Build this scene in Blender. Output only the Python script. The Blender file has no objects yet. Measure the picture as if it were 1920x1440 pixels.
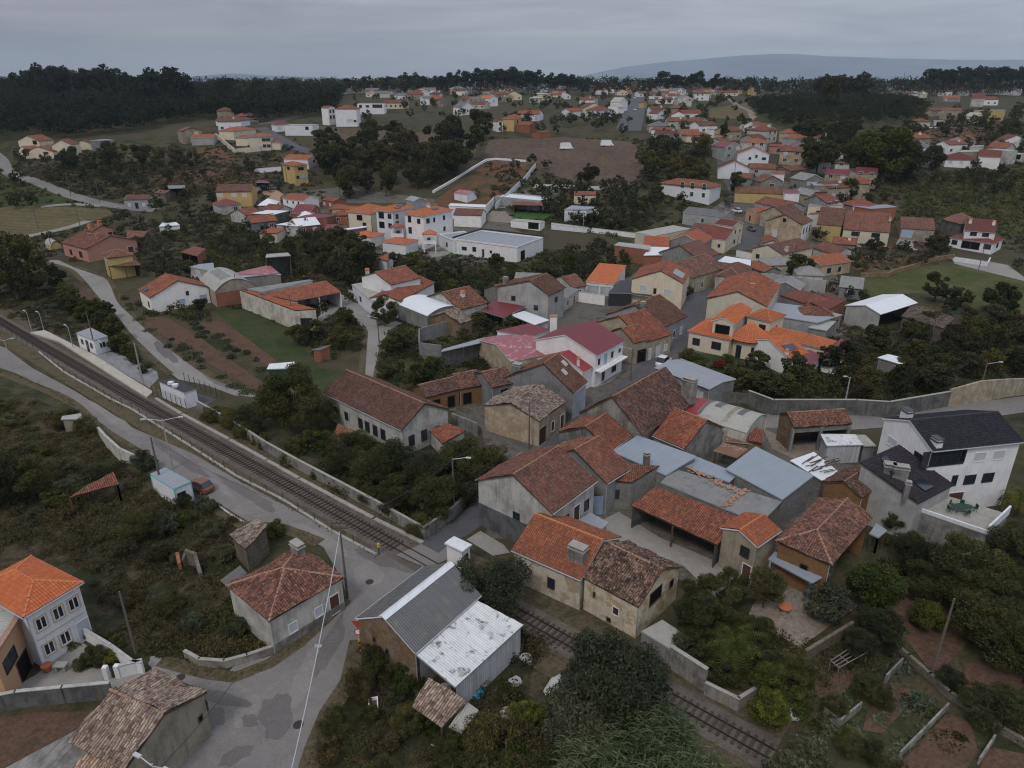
import bpy,bmesh,math,random
import numpy as np
from mathutils import Vector,Matrix,noise as mnoise

S=bpy.context.scene
COL=S.collection
R=math.radians
random.seed(7)

FPX=1331.0
PITCH=math.atan(570.0/FPX)
HCAM=48.0
cam_d=bpy.data.cameras.new('camera')
cam=bpy.data.objects.new('camera',cam_d)
COL.objects.link(cam)
cam.location=(0,0,HCAM)
cam.rotation_euler=(math.pi/2-PITCH,0,0)
cam_d.sensor_width=36.0
cam_d.lens=FPX/1920*36
cam_d.clip_end=40000
cam_d.clip_start=0.5
S.camera=cam

SUN_EL,SUN_AZ=R(52),R(205)
world=bpy.data.worlds.new('World')
S.world=world
world.use_nodes=True
nt=world.node_tree
nt.nodes.clear()
N=nt.nodes.new
out=N('ShaderNodeOutputWorld'); bg=N('ShaderNodeBackground')
sky=N('ShaderNodeTexSky'); sky.sky_type='NISHITA'; sky.sun_disc=False
sky.sun_elevation=SUN_EL; sky.sun_rotation=SUN_AZ; sky.air_density=1.6; sky.dust_density=3.0
geo=N('ShaderNodeTexCoord'); sep=N('ShaderNodeSeparateXYZ')
nt.links.new(geo.outputs['Generated'],sep.inputs[0])
cr=N('ShaderNodeValToRGB')
els=cr.color_ramp.elements
els[0].position=0.0; els[0].color=(3.45,3.65,4.05,1)
els[1].position=1.0; els[1].color=(7.6,8.0,8.8,1)
e=els.new(0.16); e.color=(3.6,3.8,4.2,1)
e=els.new(0.45); e.color=(5.4,5.7,6.2,1)
nt.links.new(sep.outputs['Z'],cr.inputs[0])
mp=N('ShaderNodeMapping'); mp.inputs['Scale'].default_value=(1.6,1.6,16.0)
nt.links.new(geo.outputs['Generated'],mp.inputs[0])
nz=N('ShaderNodeTexNoise'); nz.inputs['Scale'].default_value=2.6; nz.inputs['Detail'].default_value=7; nz.inputs['Roughness'].default_value=.62
nz.inputs['Distortion'].default_value=.6
nt.links.new(mp.outputs[0],nz.inputs['Vector'])
c2=N('ShaderNodeValToRGB')
c2.color_ramp.elements[0].position=.34; c2.color_ramp.elements[0].color=(.86,.87,.91,1)
c2.color_ramp.elements[1].position=.66; c2.color_ramp.elements[1].color=(1.27,1.24,1.20,1)
nt.links.new(nz.outputs['Fac'],c2.inputs[0])
mx=N('ShaderNodeMix'); mx.data_type='RGBA'; mx.blend_type='MULTIPLY'; mx.inputs[0].default_value=1
nt.links.new(cr.outputs[0],mx.inputs[6]); nt.links.new(c2.outputs[0],mx.inputs[7])
xr=N('ShaderNodeValToRGB')
xr.color_ramp.elements[0].position=.25; xr.color_ramp.elements[0].color=(.97,.97,.99,1)
xr.color_ramp.elements[1].position=.8; xr.color_ramp.elements[1].color=(1.38,1.43,1.52,1)
xm=N('ShaderNodeMath'); xm.operation='MULTIPLY_ADD'; xm.inputs[1].default_value=.5; xm.inputs[2].default_value=.5
nt.links.new(sep.outputs['X'],xm.inputs[0]); nt.links.new(xm.outputs[0],xr.inputs[0])
mx2=N('ShaderNodeMix'); mx2.data_type='RGBA'; mx2.blend_type='MULTIPLY'; mx2.inputs[0].default_value=1
nt.links.new(mx.outputs[2],mx2.inputs[6]); nt.links.new(xr.outputs[0],mx2.inputs[7]); mx=mx2
mm=N('ShaderNodeMix'); mm.data_type='RGBA'; mm.inputs[0].default_value=.88
nt.links.new(sky.outputs[0],mm.inputs[6]); nt.links.new(mx.outputs[2],mm.inputs[7])
nt.links.new(mm.outputs[2],bg.inputs[0]); bg.inputs[1].default_value=0.1
nt.links.new(bg.outputs[0],out.inputs[0])

sun_d=bpy.data.lights.new('sun','SUN'); sun_d.energy=1.5; sun_d.angle=R(12); sun_d.color=(1,.95,.88)
sun=bpy.data.objects.new('sun',sun_d); COL.objects.link(sun)
sun.rotation_euler=(math.pi/2-SUN_EL,0,math.pi-SUN_AZ)
S.view_settings.view_transform='Standard'
S.view_settings.look='None'
S.view_settings.exposure=-0.14
S.view_settings.gamma=1.0
S.cycles.filter_width=1.15

_PY=[-2000,215,260,300,350,400,500,600,900,1150,1700,2600,4000,12000]
_PZ=[0,0,5,12,20,25,30,32,36.5,36,5,8,0,0]
def ground(x,y):
 y=y+14*math.sin(x/90.0)*max(0.0,min(1.0,(y-200)/80.0))
 for i in range(len(_PY)-1):
  if y <= _PY[i+1]:
   t=(y-_PY[i])/(_PY[i+1]-_PY[i])
   t=max(0,t)
   a,b=_PZ[i],_PZ[i+1]
   return a+(b-a)*t
 return 0.0

_cp,_sp=math.cos(PITCH),math.sin(PITCH)
def raydir(u,v):
 x=(u-960)/FPX; yc=(v-720)/FPX
 return Vector((x,_cp-yc*_sp,-_sp-yc*_cp))
CAM=Vector((0,0,HCAM))
def at(u,v,h=0.0):
 """surveyed point: where the sight line of photo pixel (u, v) meets the level h above the ground"""
 d=raydir(u,v)
 t0=20.0; p0=None
 t=t0
 while t<12000:
  p=CAM+d*t
  if p.z<ground(p.x,p.y)+h:
   lo,hi=t/1.02,t
   for _ in range(30):
    m=(lo+hi)/2
    q=CAM+d*m
    if q.z<ground(q.x,q.y)+h:hi=m
    else:lo=m
   p=CAM+d*hi
   if p.y>1050:break
   return p
  t *= 1.02
 p=CAM+d*(930.0/d.y); p.z=ground(p.x,p.y)+h
 return p
def at_z(u,v,z):
 d=raydir(u,v)
 if d.z >=-1e-4:return CAM+d*1500
 t=(z-HCAM)/d.z
 return CAM+d*t
def px(p):
 """pixel of a world point"""
 d=Vector(p)-CAM
 zc=d.y*_cp-d.z*_sp; yc=-d.y*_sp-d.z*_cp
 if zc <= 0.1:return None
 return (960+FPX*d.x/zc,720+FPX*yc/zc,zc)

TILES=dict(F=(0,0,1),a=(0,1000,3),b=(560,1000,3.2732),c=(1080,1000,3.2729),d=(1440,960,3),e=(0,640,3.4286),f=(500,640,3.4288),
    g=(860,640,3.4278),h=(1360,640,3.4286),i=(0,380,4),j=(380,340,4),k=(640,460,4),l=(1000,460,4),m=(1440,380,4),
    n=(620,340,4),o=(1000,340,4),p=(1380,280,3.5556),q=(0,100,4.8),r=(300,100,4.8),s=(600,100,4.8),t=(860,100,4.8),
    u=(1160,100,4.8),v=(1520,80,4.8),w=(560,130,9.6),x=(740,130,9.6),y=(920,130,9.6),z=(1120,130,9.6),
    A=(1580,120,5.647),B=(1320,200,5.647),C=(1340,350,6.4),D=(380,330,6))
def P(t,pt):
 o=TILES[t]
 return (o[0]+pt[0]/o[2],o[1]+pt[1]/o[2])

def new_mat(name,rough=.85,spec=.3):
 m=bpy.data.materials.new(name); m.use_nodes=True
 b=m.node_tree.nodes['Principled BSDF']
 b.inputs['Roughness'].default_value=rough
 b.inputs['Specular IOR Level'].default_value=spec
 return m,m.node_tree,b
def _n(nt,t,**kw):
 n=nt.nodes.new(t)
 for k,v in kw.items():setattr(n,k,v)
 return n
def noise(nt,vec,scale,detail=4,rough=.6,dist=0):
 n=_n(nt,'ShaderNodeTexNoise'); n.inputs['Scale'].default_value=scale; n.inputs['Detail'].default_value=detail
 n.inputs['Roughness'].default_value=rough; n.inputs['Distortion'].default_value=dist
 nt.links.new(vec,n.inputs['Vector']); return n.outputs['Fac']
def ramp(nt,fac,stops):
 n=_n(nt,'ShaderNodeValToRGB'); el=n.color_ramp.elements
 el[0].position=stops[0][0]; el[0].color=(*stops[0][1],1)
 el[1].position=stops[-1][0]; el[1].color=(*stops[-1][1],1)
 for p_,c in stops[1:-1]:
  e=el.new(p_); e.color=(*c,1)
 nt.links.new(fac,n.inputs[0]); return n.outputs[0]
def vramp(nt,fac,a,b):
 n=_n(nt,'ShaderNodeMapRange'); n.inputs[1].default_value=a; n.inputs[2].default_value=b
 nt.links.new(fac,n.inputs[0]); return n.outputs[0]
def mix(nt,fac,a,b,mode='MIX'):
 n=_n(nt,'ShaderNodeMix',data_type='RGBA',blend_type=mode)
 for s_,v in ((0,fac),(6,a),(7,b)):
  if isinstance(v,(int,float)):n.inputs[s_].default_value=v
  elif isinstance(v,tuple):n.inputs[s_].default_value=(*v,1)
  else:nt.links.new(v,n.inputs[s_])
 return n.outputs[2]
def math_(nt,op,a,b=None):
 n=_n(nt,'ShaderNodeMath',operation=op)
 for i_,v in ((0,a),(1,b)):
  if v is None:continue
  if isinstance(v,(int,float)):n.inputs[i_].default_value=v
  else:nt.links.new(v,n.inputs[i_])
 return n.outputs[0]
def bump(nt,b,h,strength=.4,dist=.03):
 n=_n(nt,'ShaderNodeBump'); n.inputs['Strength'].default_value=strength; n.inputs['Distance'].default_value=dist
 nt.links.new(h,n.inputs['Height']); nt.links.new(n.outputs[0],b.inputs['Normal'])
def pos(nt):return _n(nt,'ShaderNodeNewGeometry').outputs['Position']
def uvn(nt):return _n(nt,'ShaderNodeUVMap').outputs[0]
M={}

def tile_mat(key,cols,speck=.5,dark=(.035,.026,.024),patch=.5,light=(.30,.24,.20),gap=.55):
 """clay tiles: each tile its own tone, relief shade and dirt painted between the columns, lichen in patches. cols = three tones"""
 m,nt,b=new_mat('clay_tiles_'+key,.9,.15)
 uv=uvn(nt); sp=_n(nt,'ShaderNodeSeparateXYZ'); nt.links.new(uv,sp.inputs[0])
 fu=math_(nt,'FLOOR',math_(nt,'DIVIDE',sp.outputs[0],.24)); fv=math_(nt,'FLOOR',math_(nt,'DIVIDE',sp.outputs[1],.40))
 cb=_n(nt,'ShaderNodeCombineXYZ'); nt.links.new(fu,cb.inputs[0]); nt.links.new(fv,cb.inputs[1])
 wn=_n(nt,'ShaderNodeTexWhiteNoise',noise_dimensions='3D'); nt.links.new(cb.outputs[0],wn.inputs[0])
 base=ramp(nt,wn.outputs['Value'],[(0,cols[0]),(.5,cols[1]),(1,cols[2])])
 ps=pos(nt)
 n1=noise(nt,ps,.45,6,.65)
 base=mix(nt,math_(nt,'MULTIPLY',vramp(nt,n1,.42,.68),patch),base,dark)
 n2=noise(nt,ps,4.2,3,.7)
 base=mix(nt,math_(nt,'MULTIPLY',vramp(nt,n2,.55,.62),speck*.8),base,light)
 n3=noise(nt,ps,2.6,4,.75,.5)
 base=mix(nt,math_(nt,'MULTIPLY',vramp(nt,n3,.53,.62),speck),base,dark)
 if speck>.25:
  n5=noise(nt,ps,.7,5,.75,.6); cb2=mix(nt,math_(nt,'MULTIPLY',vramp(nt,n5,.55,.66),.42),base,tuple(min(.5,c*k) for c,k in zip(cols[2],(1.35,1.15,.95)))); base=cb2
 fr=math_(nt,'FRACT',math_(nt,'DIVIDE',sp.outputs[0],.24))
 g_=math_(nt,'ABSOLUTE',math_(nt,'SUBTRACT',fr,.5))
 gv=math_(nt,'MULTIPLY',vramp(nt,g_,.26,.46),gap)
 base=mix(nt,gv,base,dark)  # channel shading, with some dirt, put into the tile colour
 oi=_n(nt,'ShaderNodeObjectInfo'); base=mix(nt,1.0,base,ramp(nt,oi.outputs['Random'],[(0,(.74,.80,.86)),(.5,(1,1,1)),(1,(1.22,1.08,.98))]),'MULTIPLY')
 nt.links.new(base,b.inputs['Base Color'])
 bump(nt,b,noise(nt,ps,9,4),.5,.03)
 M[key]=m
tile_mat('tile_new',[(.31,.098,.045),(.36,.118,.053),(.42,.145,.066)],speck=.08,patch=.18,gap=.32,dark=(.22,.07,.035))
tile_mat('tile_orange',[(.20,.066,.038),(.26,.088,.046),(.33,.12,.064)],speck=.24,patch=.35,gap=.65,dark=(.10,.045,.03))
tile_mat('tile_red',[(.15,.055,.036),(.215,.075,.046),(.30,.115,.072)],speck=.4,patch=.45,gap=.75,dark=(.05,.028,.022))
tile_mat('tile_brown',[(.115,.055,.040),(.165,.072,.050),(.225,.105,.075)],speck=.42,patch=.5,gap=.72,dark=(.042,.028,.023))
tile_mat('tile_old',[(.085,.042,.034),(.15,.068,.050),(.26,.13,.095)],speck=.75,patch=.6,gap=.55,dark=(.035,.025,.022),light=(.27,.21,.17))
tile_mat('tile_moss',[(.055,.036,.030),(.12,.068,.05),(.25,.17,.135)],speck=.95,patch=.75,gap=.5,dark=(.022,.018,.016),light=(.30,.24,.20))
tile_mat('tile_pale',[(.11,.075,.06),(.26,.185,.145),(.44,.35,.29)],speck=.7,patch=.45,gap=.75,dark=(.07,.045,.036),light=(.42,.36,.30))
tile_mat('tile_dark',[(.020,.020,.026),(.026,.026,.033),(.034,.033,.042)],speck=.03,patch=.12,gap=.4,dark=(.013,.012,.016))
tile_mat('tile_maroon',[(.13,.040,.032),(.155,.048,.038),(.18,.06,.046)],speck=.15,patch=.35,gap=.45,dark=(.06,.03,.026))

def sheet_mat(key,col,rust=None,streak=.35,pitch=.18,rough=.55,rustamt=.3,lines=.25):
 m,nt,b=new_mat('roof_sheet_'+key,rough,.35)
 uv=uvn(nt); sp=_n(nt,'ShaderNodeSeparateXYZ'); nt.links.new(uv,sp.inputs[0])
 ps=pos(nt)
 col2=tuple(c*.62 for c in col)
 n1=noise(nt,ps,.5,5,.7)
 base=mix(nt,math_(nt,'MULTIPLY',vramp(nt,n1,.4,.7),streak),col,col2)
 mp_=_n(nt,'ShaderNodeMapping'); mp_.inputs['Scale'].default_value=(5,.35,1); nt.links.new(uv,mp_.inputs[0])
 n2=noise(nt,mp_.outputs[0],1.2,4,.7)
 base=mix(nt,math_(nt,'MULTIPLY',vramp(nt,n2,.5,.75),streak),base,tuple(c*.5 for c in col))
 if rust:
  n3=noise(nt,ps,.9,6,.75,.4)
  base=mix(nt,math_(nt,'MULTIPLY',vramp(nt,n3,.53,.62),rustamt),base,rust)
 fr=math_(nt,'FRACT',math_(nt,'DIVIDE',sp.outputs[0],pitch))
 g_=math_(nt,'ABSOLUTE',math_(nt,'SUBTRACT',fr,.5))
 base=mix(nt,math_(nt,'MULTIPLY',vramp(nt,g_,.3,.5),lines),base,tuple(c*.3 for c in col))
 nt.links.new(base,b.inputs['Base Color']); M[key]=m
sheet_mat('sheet_grey',(.26,.28,.31))
sheet_mat('sheet_blue',(.235,.265,.31),streak=.2,pitch=1.0,lines=.05,rough=.6)
sheet_mat('sheet_white',(.60,.61,.62),rust=(.05,.045,.04),rustamt=.85,streak=.45)
sheet_mat('sheet_clean',(.62,.64,.67),streak=.15,pitch=1.0,lines=.12)
sheet_mat('fibro_dark',(.115,.115,.12),streak=.5,rust=(.20,.19,.10),rustamt=.35,lines=.45)
sheet_mat('fibro',(.22,.215,.21),streak=.55,rust=(.09,.08,.07),rustamt=.5)
sheet_mat('sheet_maroon',(.155,.030,.038),streak=.2,pitch=.9,lines=.25)
sheet_mat('sheet_red',(.26,.035,.045),streak=.2,pitch=.9,lines=.2)
sheet_mat('sheet_pink',(.30,.10,.12),streak=.3,rust=(.42,.36,.36),rustamt=.7,pitch=.5)
sheet_mat('sheet_rust',(.22,.10,.06),streak=.5,rust=(.33,.30,.28),rustamt=.6)
sheet_mat('sheet_black',(.03,.03,.035),streak=.2,pitch=1.0)
sheet_mat('fibre_cement',(.34,.33,.30),streak=.35,rust=(.16,.15,.13),rustamt=.4)

def wall_mat(key,col,stain=.45,stcol=None,brick=None,low=None,rough=.93):
 """rendered wall: blotches, rain streaks, damp foot; brick=(mortar colour, w, h)"""
 m,nt,b=new_mat('wall_'+key,rough,.15)
 ps=pos(nt); uv=uvn(nt)
 stcol=stcol or tuple(c*.35 for c in col)
 base=col
 if brick:
  br=_n(nt,'ShaderNodeTexBrick'); nt.links.new(uv,br.inputs['Vector'])
  br.inputs['Color1'].default_value=(*col,1); br.inputs['Color2'].default_value=(*[c*.72 for c in col],1)
  br.inputs['Mortar'].default_value=(*brick[0],1); br.inputs['Scale'].default_value=1
  br.inputs['Mortar Size'].default_value=.018; br.inputs['Brick Width'].default_value=brick[1]; br.inputs['Row Height'].default_value=brick[2]
  base=br.outputs['Color']
 n1=noise(nt,ps,.55,6,.65)
 base=mix(nt,math_(nt,'MULTIPLY',vramp(nt,n1,.44,.62),min(1,stain*1.15)),base,stcol)
 mp_=_n(nt,'ShaderNodeMapping'); mp_.inputs['Scale'].default_value=(1.6,.16,1); nt.links.new(uv,mp_.inputs[0])
 n2=noise(nt,mp_.outputs[0],1.5,5,.75)
 base=mix(nt,math_(nt,'MULTIPLY',vramp(nt,n2,.5,.66),min(1,stain*1.3)),base,stcol)
 if low:
  n4=noise(nt,ps,.9,6,.7,.4)
  base=mix(nt,math_(nt,'MULTIPLY',vramp(nt,n4,.50,.56),.8),base,low)
 n3=noise(nt,ps,6,5,.7)
 base=mix(nt,.22,base,ramp(nt,n3,[(.3,(.35,.35,.35)),(.7,(1,1,1))]),'MULTIPLY')
 oi=_n(nt,'ShaderNodeObjectInfo'); base=mix(nt,1.0,base,ramp(nt,oi.outputs['Random'],[(0,(.86,.88,.92)),(1,(1.08,1.05,1.0))]),'MULTIPLY')
 nt.links.new(base,b.inputs['Base Color'])
 bump(nt,b,n3,.25,.02); M[key]=m
wall_mat('white',(.74,.74,.76),.2,(.40,.40,.39))
wall_mat('white_old',(.52,.50,.46),.5,(.20,.19,.17))
wall_mat('cream',(.62,.56,.44),.2,(.34,.30,.23))
wall_mat('cream_old',(.44,.385,.29),.55,(.17,.15,.12),low=(.34,.25,.15))
wall_mat('cream_stained',(.62,.55,.43),.3,(.20,.17,.13),low=(.36,.26,.15))
wall_mat('beige',(.32,.28,.215),.6,(.17,.15,.125))
wall_mat('yellow',(.50,.365,.155),.25,(.30,.23,.12))
wall_mat('peach',(.52,.31,.185),.12,(.40,.25,.16))
wall_mat('pink',(.46,.235,.18),.18,(.30,.16,.13))
wall_mat('grey',(.235,.235,.235),.45,(.11,.11,.11))
wall_mat('grey_light',(.34,.345,.35),.35,(.16,.16,.165))
wall_mat('concrete',(.26,.25,.235),.6,(.075,.072,.068))
wall_mat('concrete_dark',(.14,.14,.14),.55,(.045,.045,.045))
wall_mat('block',(.27,.265,.255),.35,(.12,.12,.12),brick=((.16,.16,.155),.5,.22))
wall_mat('brick',(.34,.105,.05),.25,(.16,.07,.045),brick=((.26,.2,.16),.3,.2))
wall_mat('adobe',(.26,.155,.075),.45,(.11,.07,.045),brick=((.15,.11,.08),.4,.17),low=(.21,.17,.13))
wall_mat('ochre',(.26,.135,.055),.35,(.15,.08,.04),brick=((.2,.13,.08),.4,.2))
wall_mat('stone',(.20,.175,.14),.5,(.07,.06,.05),brick=((.08,.07,.06),.55,.3))
wall_mat('mural',(.50,.51,.55),.25,(.2,.24,.38))
wall_mat('shutter_sheet',(.56,.58,.62),.3,(.25,.25,.25),brick=((.3,.3,.32),.25,9))

def flat(key,col,rough=.7,spec=.3,metal=0,var=.0,vscale=2.0,col2=None):
 m,nt,b=new_mat(key,rough,spec); b.inputs['Metallic'].default_value=metal
 if var or col2:
  f=noise(nt,pos(nt),vscale,6,.65)
  c2_=col2 or tuple(c*.5 for c in col)
  base=mix(nt,math_(nt,'MULTIPLY',vramp(nt,f,.38,.66),var or 1.0),col,c2_)
  nt.links.new(base,b.inputs['Base Color'])
 else:b.inputs['Base Color'].default_value=(*col,1)
 M[key]=m; return m
flat('glass',(.018,.022,.03),.12,.6)
flat('frame_white',(.62,.62,.63),.5)
flat('frame_dark',(.03,.03,.032),.5)
flat('frame_stone',(.50,.40,.27),.9,var=.3)
flat('shutter_white',(.44,.46,.50),.6,var=.2)
flat('shutter_green',(.016,.05,.035),.6)
flat('shutter_brown',(.055,.028,.018),.7,var=.3)
flat('door_brown',(.10,.042,.028),.7,var=.4)
flat('door_blue',(.30,.40,.52),.6,var=.3)
flat('dark_opening',(.010,.009,.009),.95,.05)
flat('wood',(.085,.06,.042),.9,var=.5)
flat('wood_pole',(.12,.105,.09),.9,var=.4)
flat('concrete_plain',(.31,.295,.27),.92,var=.45,vscale=1.2)
flat('kerb_white',(.40,.39,.37),.92,var=.6,vscale=1.5)
flat('cap_tile',(.33,.20,.14),.9,var=.6,vscale=3)
flat('cap_orange',(.50,.18,.075),.9,var=.25,vscale=3)
flat('cap_dark',(.05,.05,.055),.8)
flat('metal',(.42,.43,.45),.45,.5,.3,var=.2)
flat('metal_dark',(.04,.04,.045),.5,.5)
flat('rail_steel',(.045,.035,.03),.5,.5,.5,var=.4)
flat('sleeper_wood',(.060,.046,.038),.95,var=.4,vscale=4)
flat('rubber',(.012,.012,.012),.9)
flat('solar',(.012,.018,.045),.2,.6)
flat('blue_plastic',(.05,.16,.32),.5)
flat('tarp_blue',(.04,.22,.32),.6,var=.4)
flat('trim_aqua',(.14,.42,.45),.5)
flat('yellow_paint',(.50,.30,.03),.7,var=.3)
flat('red_paint',(.42,.05,.04),.6)
flat('bark',(.075,.060,.046),.95,var=.5,vscale=6)
flat('bark_pale',(.17,.15,.13),.95,var=.5,vscale=3)
flat('terracotta',(.40,.13,.06),.8,var=.3)
flat('lamp_glass',(.42,.42,.42),.5)
flat('platform_slab',(.40,.37,.32),.92,var=.35,vscale=1.0)
flat('paint_white',(.7,.7,.7),.35,.5)
flat('car_orange',(.17,.06,.03),.25,.6)
flat('car_white',(.65,.66,.68),.25,.6)
flat('car_grey',(.16,.17,.18),.25,.6,.4)
flat('car_blue',(.05,.16,.42),.25,.6)
flat('car_dark',(.02,.02,.025),.25,.6)
flat('turf',(.035,.085,.018),.95,var=.5,vscale=3)
flat('haze_none',(1,1,1))

def earth(key,stops,scale=.35,fine=2.5,bumpd=.05,rows=None,big=None):
 m,nt,b=new_mat('ground_'+key,.97,.1)
 ps=pos(nt)
 n1=noise(nt,ps,scale,8,.68,.3)
 base=ramp(nt,n1,stops)
 n2=noise(nt,ps,fine,6,.75)
 base=mix(nt,.75,base,ramp(nt,n2,[(.32,(.42,.42,.42)),(.66,(1.25,1.25,1.25))]),'MULTIPLY')
 if big:
  n3=noise(nt,ps,big[0],4,.6,.8); base=mix(nt,math_(nt,'MULTIPLY',vramp(nt,n3,.48,.55),.75),base,big[1])
 if rows:
  mp_=_n(nt,'ShaderNodeMapping'); mp_.inputs['Rotation'].default_value=(0,0,rows[0]); nt.links.new(ps,mp_.inputs[0])
  wv=_n(nt,'ShaderNodeTexWave'); wv.inputs['Scale'].default_value=rows[1]; wv.inputs['Distortion'].default_value=2.0; wv.inputs['Detail Scale'].default_value=.5
  nt.links.new(mp_.outputs[0],wv.inputs[0])
  base=mix(nt,rows[2],base,ramp(nt,wv.outputs['Fac'],[(.2,(.5,.5,.5)),(.8,(1.1,1.1,1.1))]),'MULTIPLY')
 nt.links.new(base,b.inputs['Base Color']); bump(nt,b,n2,.6,bumpd); M[key]=m
earth('terrain',[(.32,(.018,.026,.012)),(.45,(.036,.042,.018)),(.56,(.075,.062,.036)),(.68,(.030,.042,.016))],.16,big=(.022,(.062,.052,.034)))
earth('scrub',[(.3,(.016,.022,.010)),(.5,(.034,.036,.018)),(.6,(.080,.060,.040)),(.72,(.028,.034,.016))],.3)
earth('grass',[(.3,(.026,.040,.014)),(.5,(.042,.056,.020)),(.62,(.062,.060,.030)),(.75,(.034,.046,.018))],.14)
earth('meadow',[(.3,(.036,.048,.016)),(.5,(.066,.076,.024)),(.62,(.105,.088,.052)),(.75,(.046,.056,.020))],.1)
earth('soil',[(.3,(.072,.045,.032)),(.5,(.110,.067,.047)),(.6,(.085,.054,.038)),(.7,(.045,.044,.024))],.22)
earth('soil_dark',[(.3,(.080,.048,.034)),(.6,(.115,.070,.049)),(.75,(.06,.048,.030))],.3)
earth('soil_red',[(.3,(.090,.052,.030)),(.46,(.135,.066,.038)),(.56,(.066,.058,.028)),(.75,(.044,.052,.022))],.12)
earth('field',[(.3,(.085,.060,.044)),(.6,(.115,.082,.062)),(.8,(.075,.060,.042))],.05,.5,rows=(1.2,.2,.2))
earth('stubble',[(.3,(.095,.080,.040)),(.6,(.135,.110,.056)),(.8,(.080,.072,.036))],.08,.8,rows=(1.45,.16,.55))
earth('gravel',[(.3,(.17,.165,.165)),(.6,(.25,.25,.255)),(.8,(.15,.145,.14))],.6,7)
earth('ballast',[(.3,(.085,.070,.058)),(.6,(.14,.12,.105)),(.8,(.07,.062,.045))],.5,8)
earth('dirt',[(.3,(.17,.135,.105)),(.55,(.24,.20,.165)),(.75,(.13,.11,.08))],.5)
earth('path_orange',[(.3,(.30,.20,.125)),(.7,(.36,.25,.165))],.5)
def asphalt(key,col,patch=.5,light=None):
 m,nt,b=new_mat(key,.9,.2); ps=pos(nt)
 n1=noise(nt,ps,.12,7,.6,.6)
 base=mix(nt,math_(nt,'MULTIPLY',vramp(nt,n1,.42,.62),patch),col,tuple(c*.55 for c in col))
 n2=noise(nt,ps,.6,7,.75,1.0)
 base=mix(nt,math_(nt,'MULTIPLY',vramp(nt,n2,.5,.7),.4),base,light or tuple(min(1,c*1.45) for c in col))
 vo=_n(nt,'ShaderNodeTexVoronoi',feature='DISTANCE_TO_EDGE'); vo.inputs['Scale'].default_value=.33
 d_=_n(nt,'ShaderNodeMix',data_type='RGBA'); d_.inputs[0].default_value=.25; nt.links.new(ps,d_.inputs[6]); 
 nn=_n(nt,'ShaderNodeTexNoise'); nn.inputs['Scale'].default_value=.5; nn.inputs['Detail'].default_value=5; nt.links.new(ps,nn.inputs['Vector']); 
 ad=_n(nt,'ShaderNodeVectorMath',operation='MULTIPLY_ADD'); nt.links.new(nn.outputs['Color'],ad.inputs[0]); ad.inputs[1].default_value=(3,3,0); nt.links.new(ps,ad.inputs[2])
 nt.links.new(ad.outputs[0],vo.inputs['Vector'])
 base=mix(nt,math_(nt,'MULTIPLY',math_(nt,'SUBTRACT',1.0,vramp(nt,vo.outputs['Distance'],0,.02)),.16),base,tuple(c*.3 for c in col))
 n6=noise(nt,ps,.25,8,.7,1.2)
 base=mix(nt,math_(nt,'MULTIPLY',vramp(nt,n6,.50,.66),patch*.9),base,(col[0]*.78,col[1]*.70,col[2]*.62))
 n3=noise(nt,ps,12,3,.7)
 base=mix(nt,.5,base,ramp(nt,n3,[(.3,(.55,.55,.55)),(.7,(1.25,1.25,1.25))]),'MULTIPLY')
 nt.links.new(base,b.inputs['Base Color']); bump(nt,b,n3,.3,.01); M[key]=m
asphalt('asphalt',(.185,.172,.165),.35)
asphalt('asphalt_dark',(.088,.088,.095),.3)
asphalt('concrete_road',(.235,.222,.21),.3)
asphalt('paving',(.26,.245,.225),.3)
asphalt('worn_patch',(.135,.124,.12),.3)
asphalt('dirt_patch',(.215,.198,.186),.3)

def leaf_mat(key,stops,hue=.0):
 m,nt,b=new_mat('foliage_'+key,.75,.12)
 ps=pos(nt); oi=_n(nt,'ShaderNodeObjectInfo')
 g=_n(nt,'ShaderNodeNewGeometry')
 n1=noise(nt,ps,1.1,5,.7)
 wn=_n(nt,'ShaderNodeTexWhiteNoise',noise_dimensions='3D')
 sc=_n(nt,'ShaderNodeVectorMath',operation='SNAP'); nt.links.new(ps,sc.inputs[0]); sc.inputs[1].default_value=(.35,.35,.35)
 nt.links.new(sc.outputs[0],wn.inputs[0])
 f=math_(nt,'ADD',math_(nt,'MULTIPLY',n1,.6),math_(nt,'MULTIPLY',wn.outputs['Value'],.4))
 base=ramp(nt,f,stops)
 rv=ramp(nt,oi.outputs['Random'],[(0,(.68,.72,.62)),(.5,(1,1,1)),(1,(1.42,1.25,1.0))])
 base=mix(nt,1.0,base,rv,'MULTIPLY')
 base=mix(nt,1.0,base,ramp(nt,noise(nt,ps,.07,3,.6),[(.35,(.66,.70,.74)),(.65,(1.4,1.28,1.1))]),'MULTIPLY')
 nt.links.new(base,b.inputs['Base Color'])
 tr=_n(nt,'ShaderNodeBsdfTranslucent'); nt.links.new(base,tr.inputs[0])
 ms=_n(nt,'ShaderNodeMixShader'); ms.inputs[0].default_value=.33
 o=[x for x in nt.nodes if x.type=='OUTPUT_MATERIAL'][0]
 nt.links.new(b.outputs[0],ms.inputs[1]); nt.links.new(tr.outputs[0],ms.inputs[2]); nt.links.new(ms.outputs[0],o.inputs[0])
 M[key]=m
leaf_mat('leaf',[(.3,(.030,.038,.015)),(.5,(.062,.070,.026)),(.68,(.110,.106,.042))])
leaf_mat('leaf_dark',[(.3,(.023,.031,.015)),(.5,(.047,.056,.025)),(.7,(.086,.090,.042))])
leaf_mat('leaf_bright',[(.3,(.034,.050,.013)),(.5,(.060,.082,.020)),(.68,(.10,.115,.030))])
leaf_mat('leaf_yellow',[(.3,(.05,.062,.014)),(.5,(.085,.095,.020)),(.68,(.14,.13,.028))])
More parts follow.
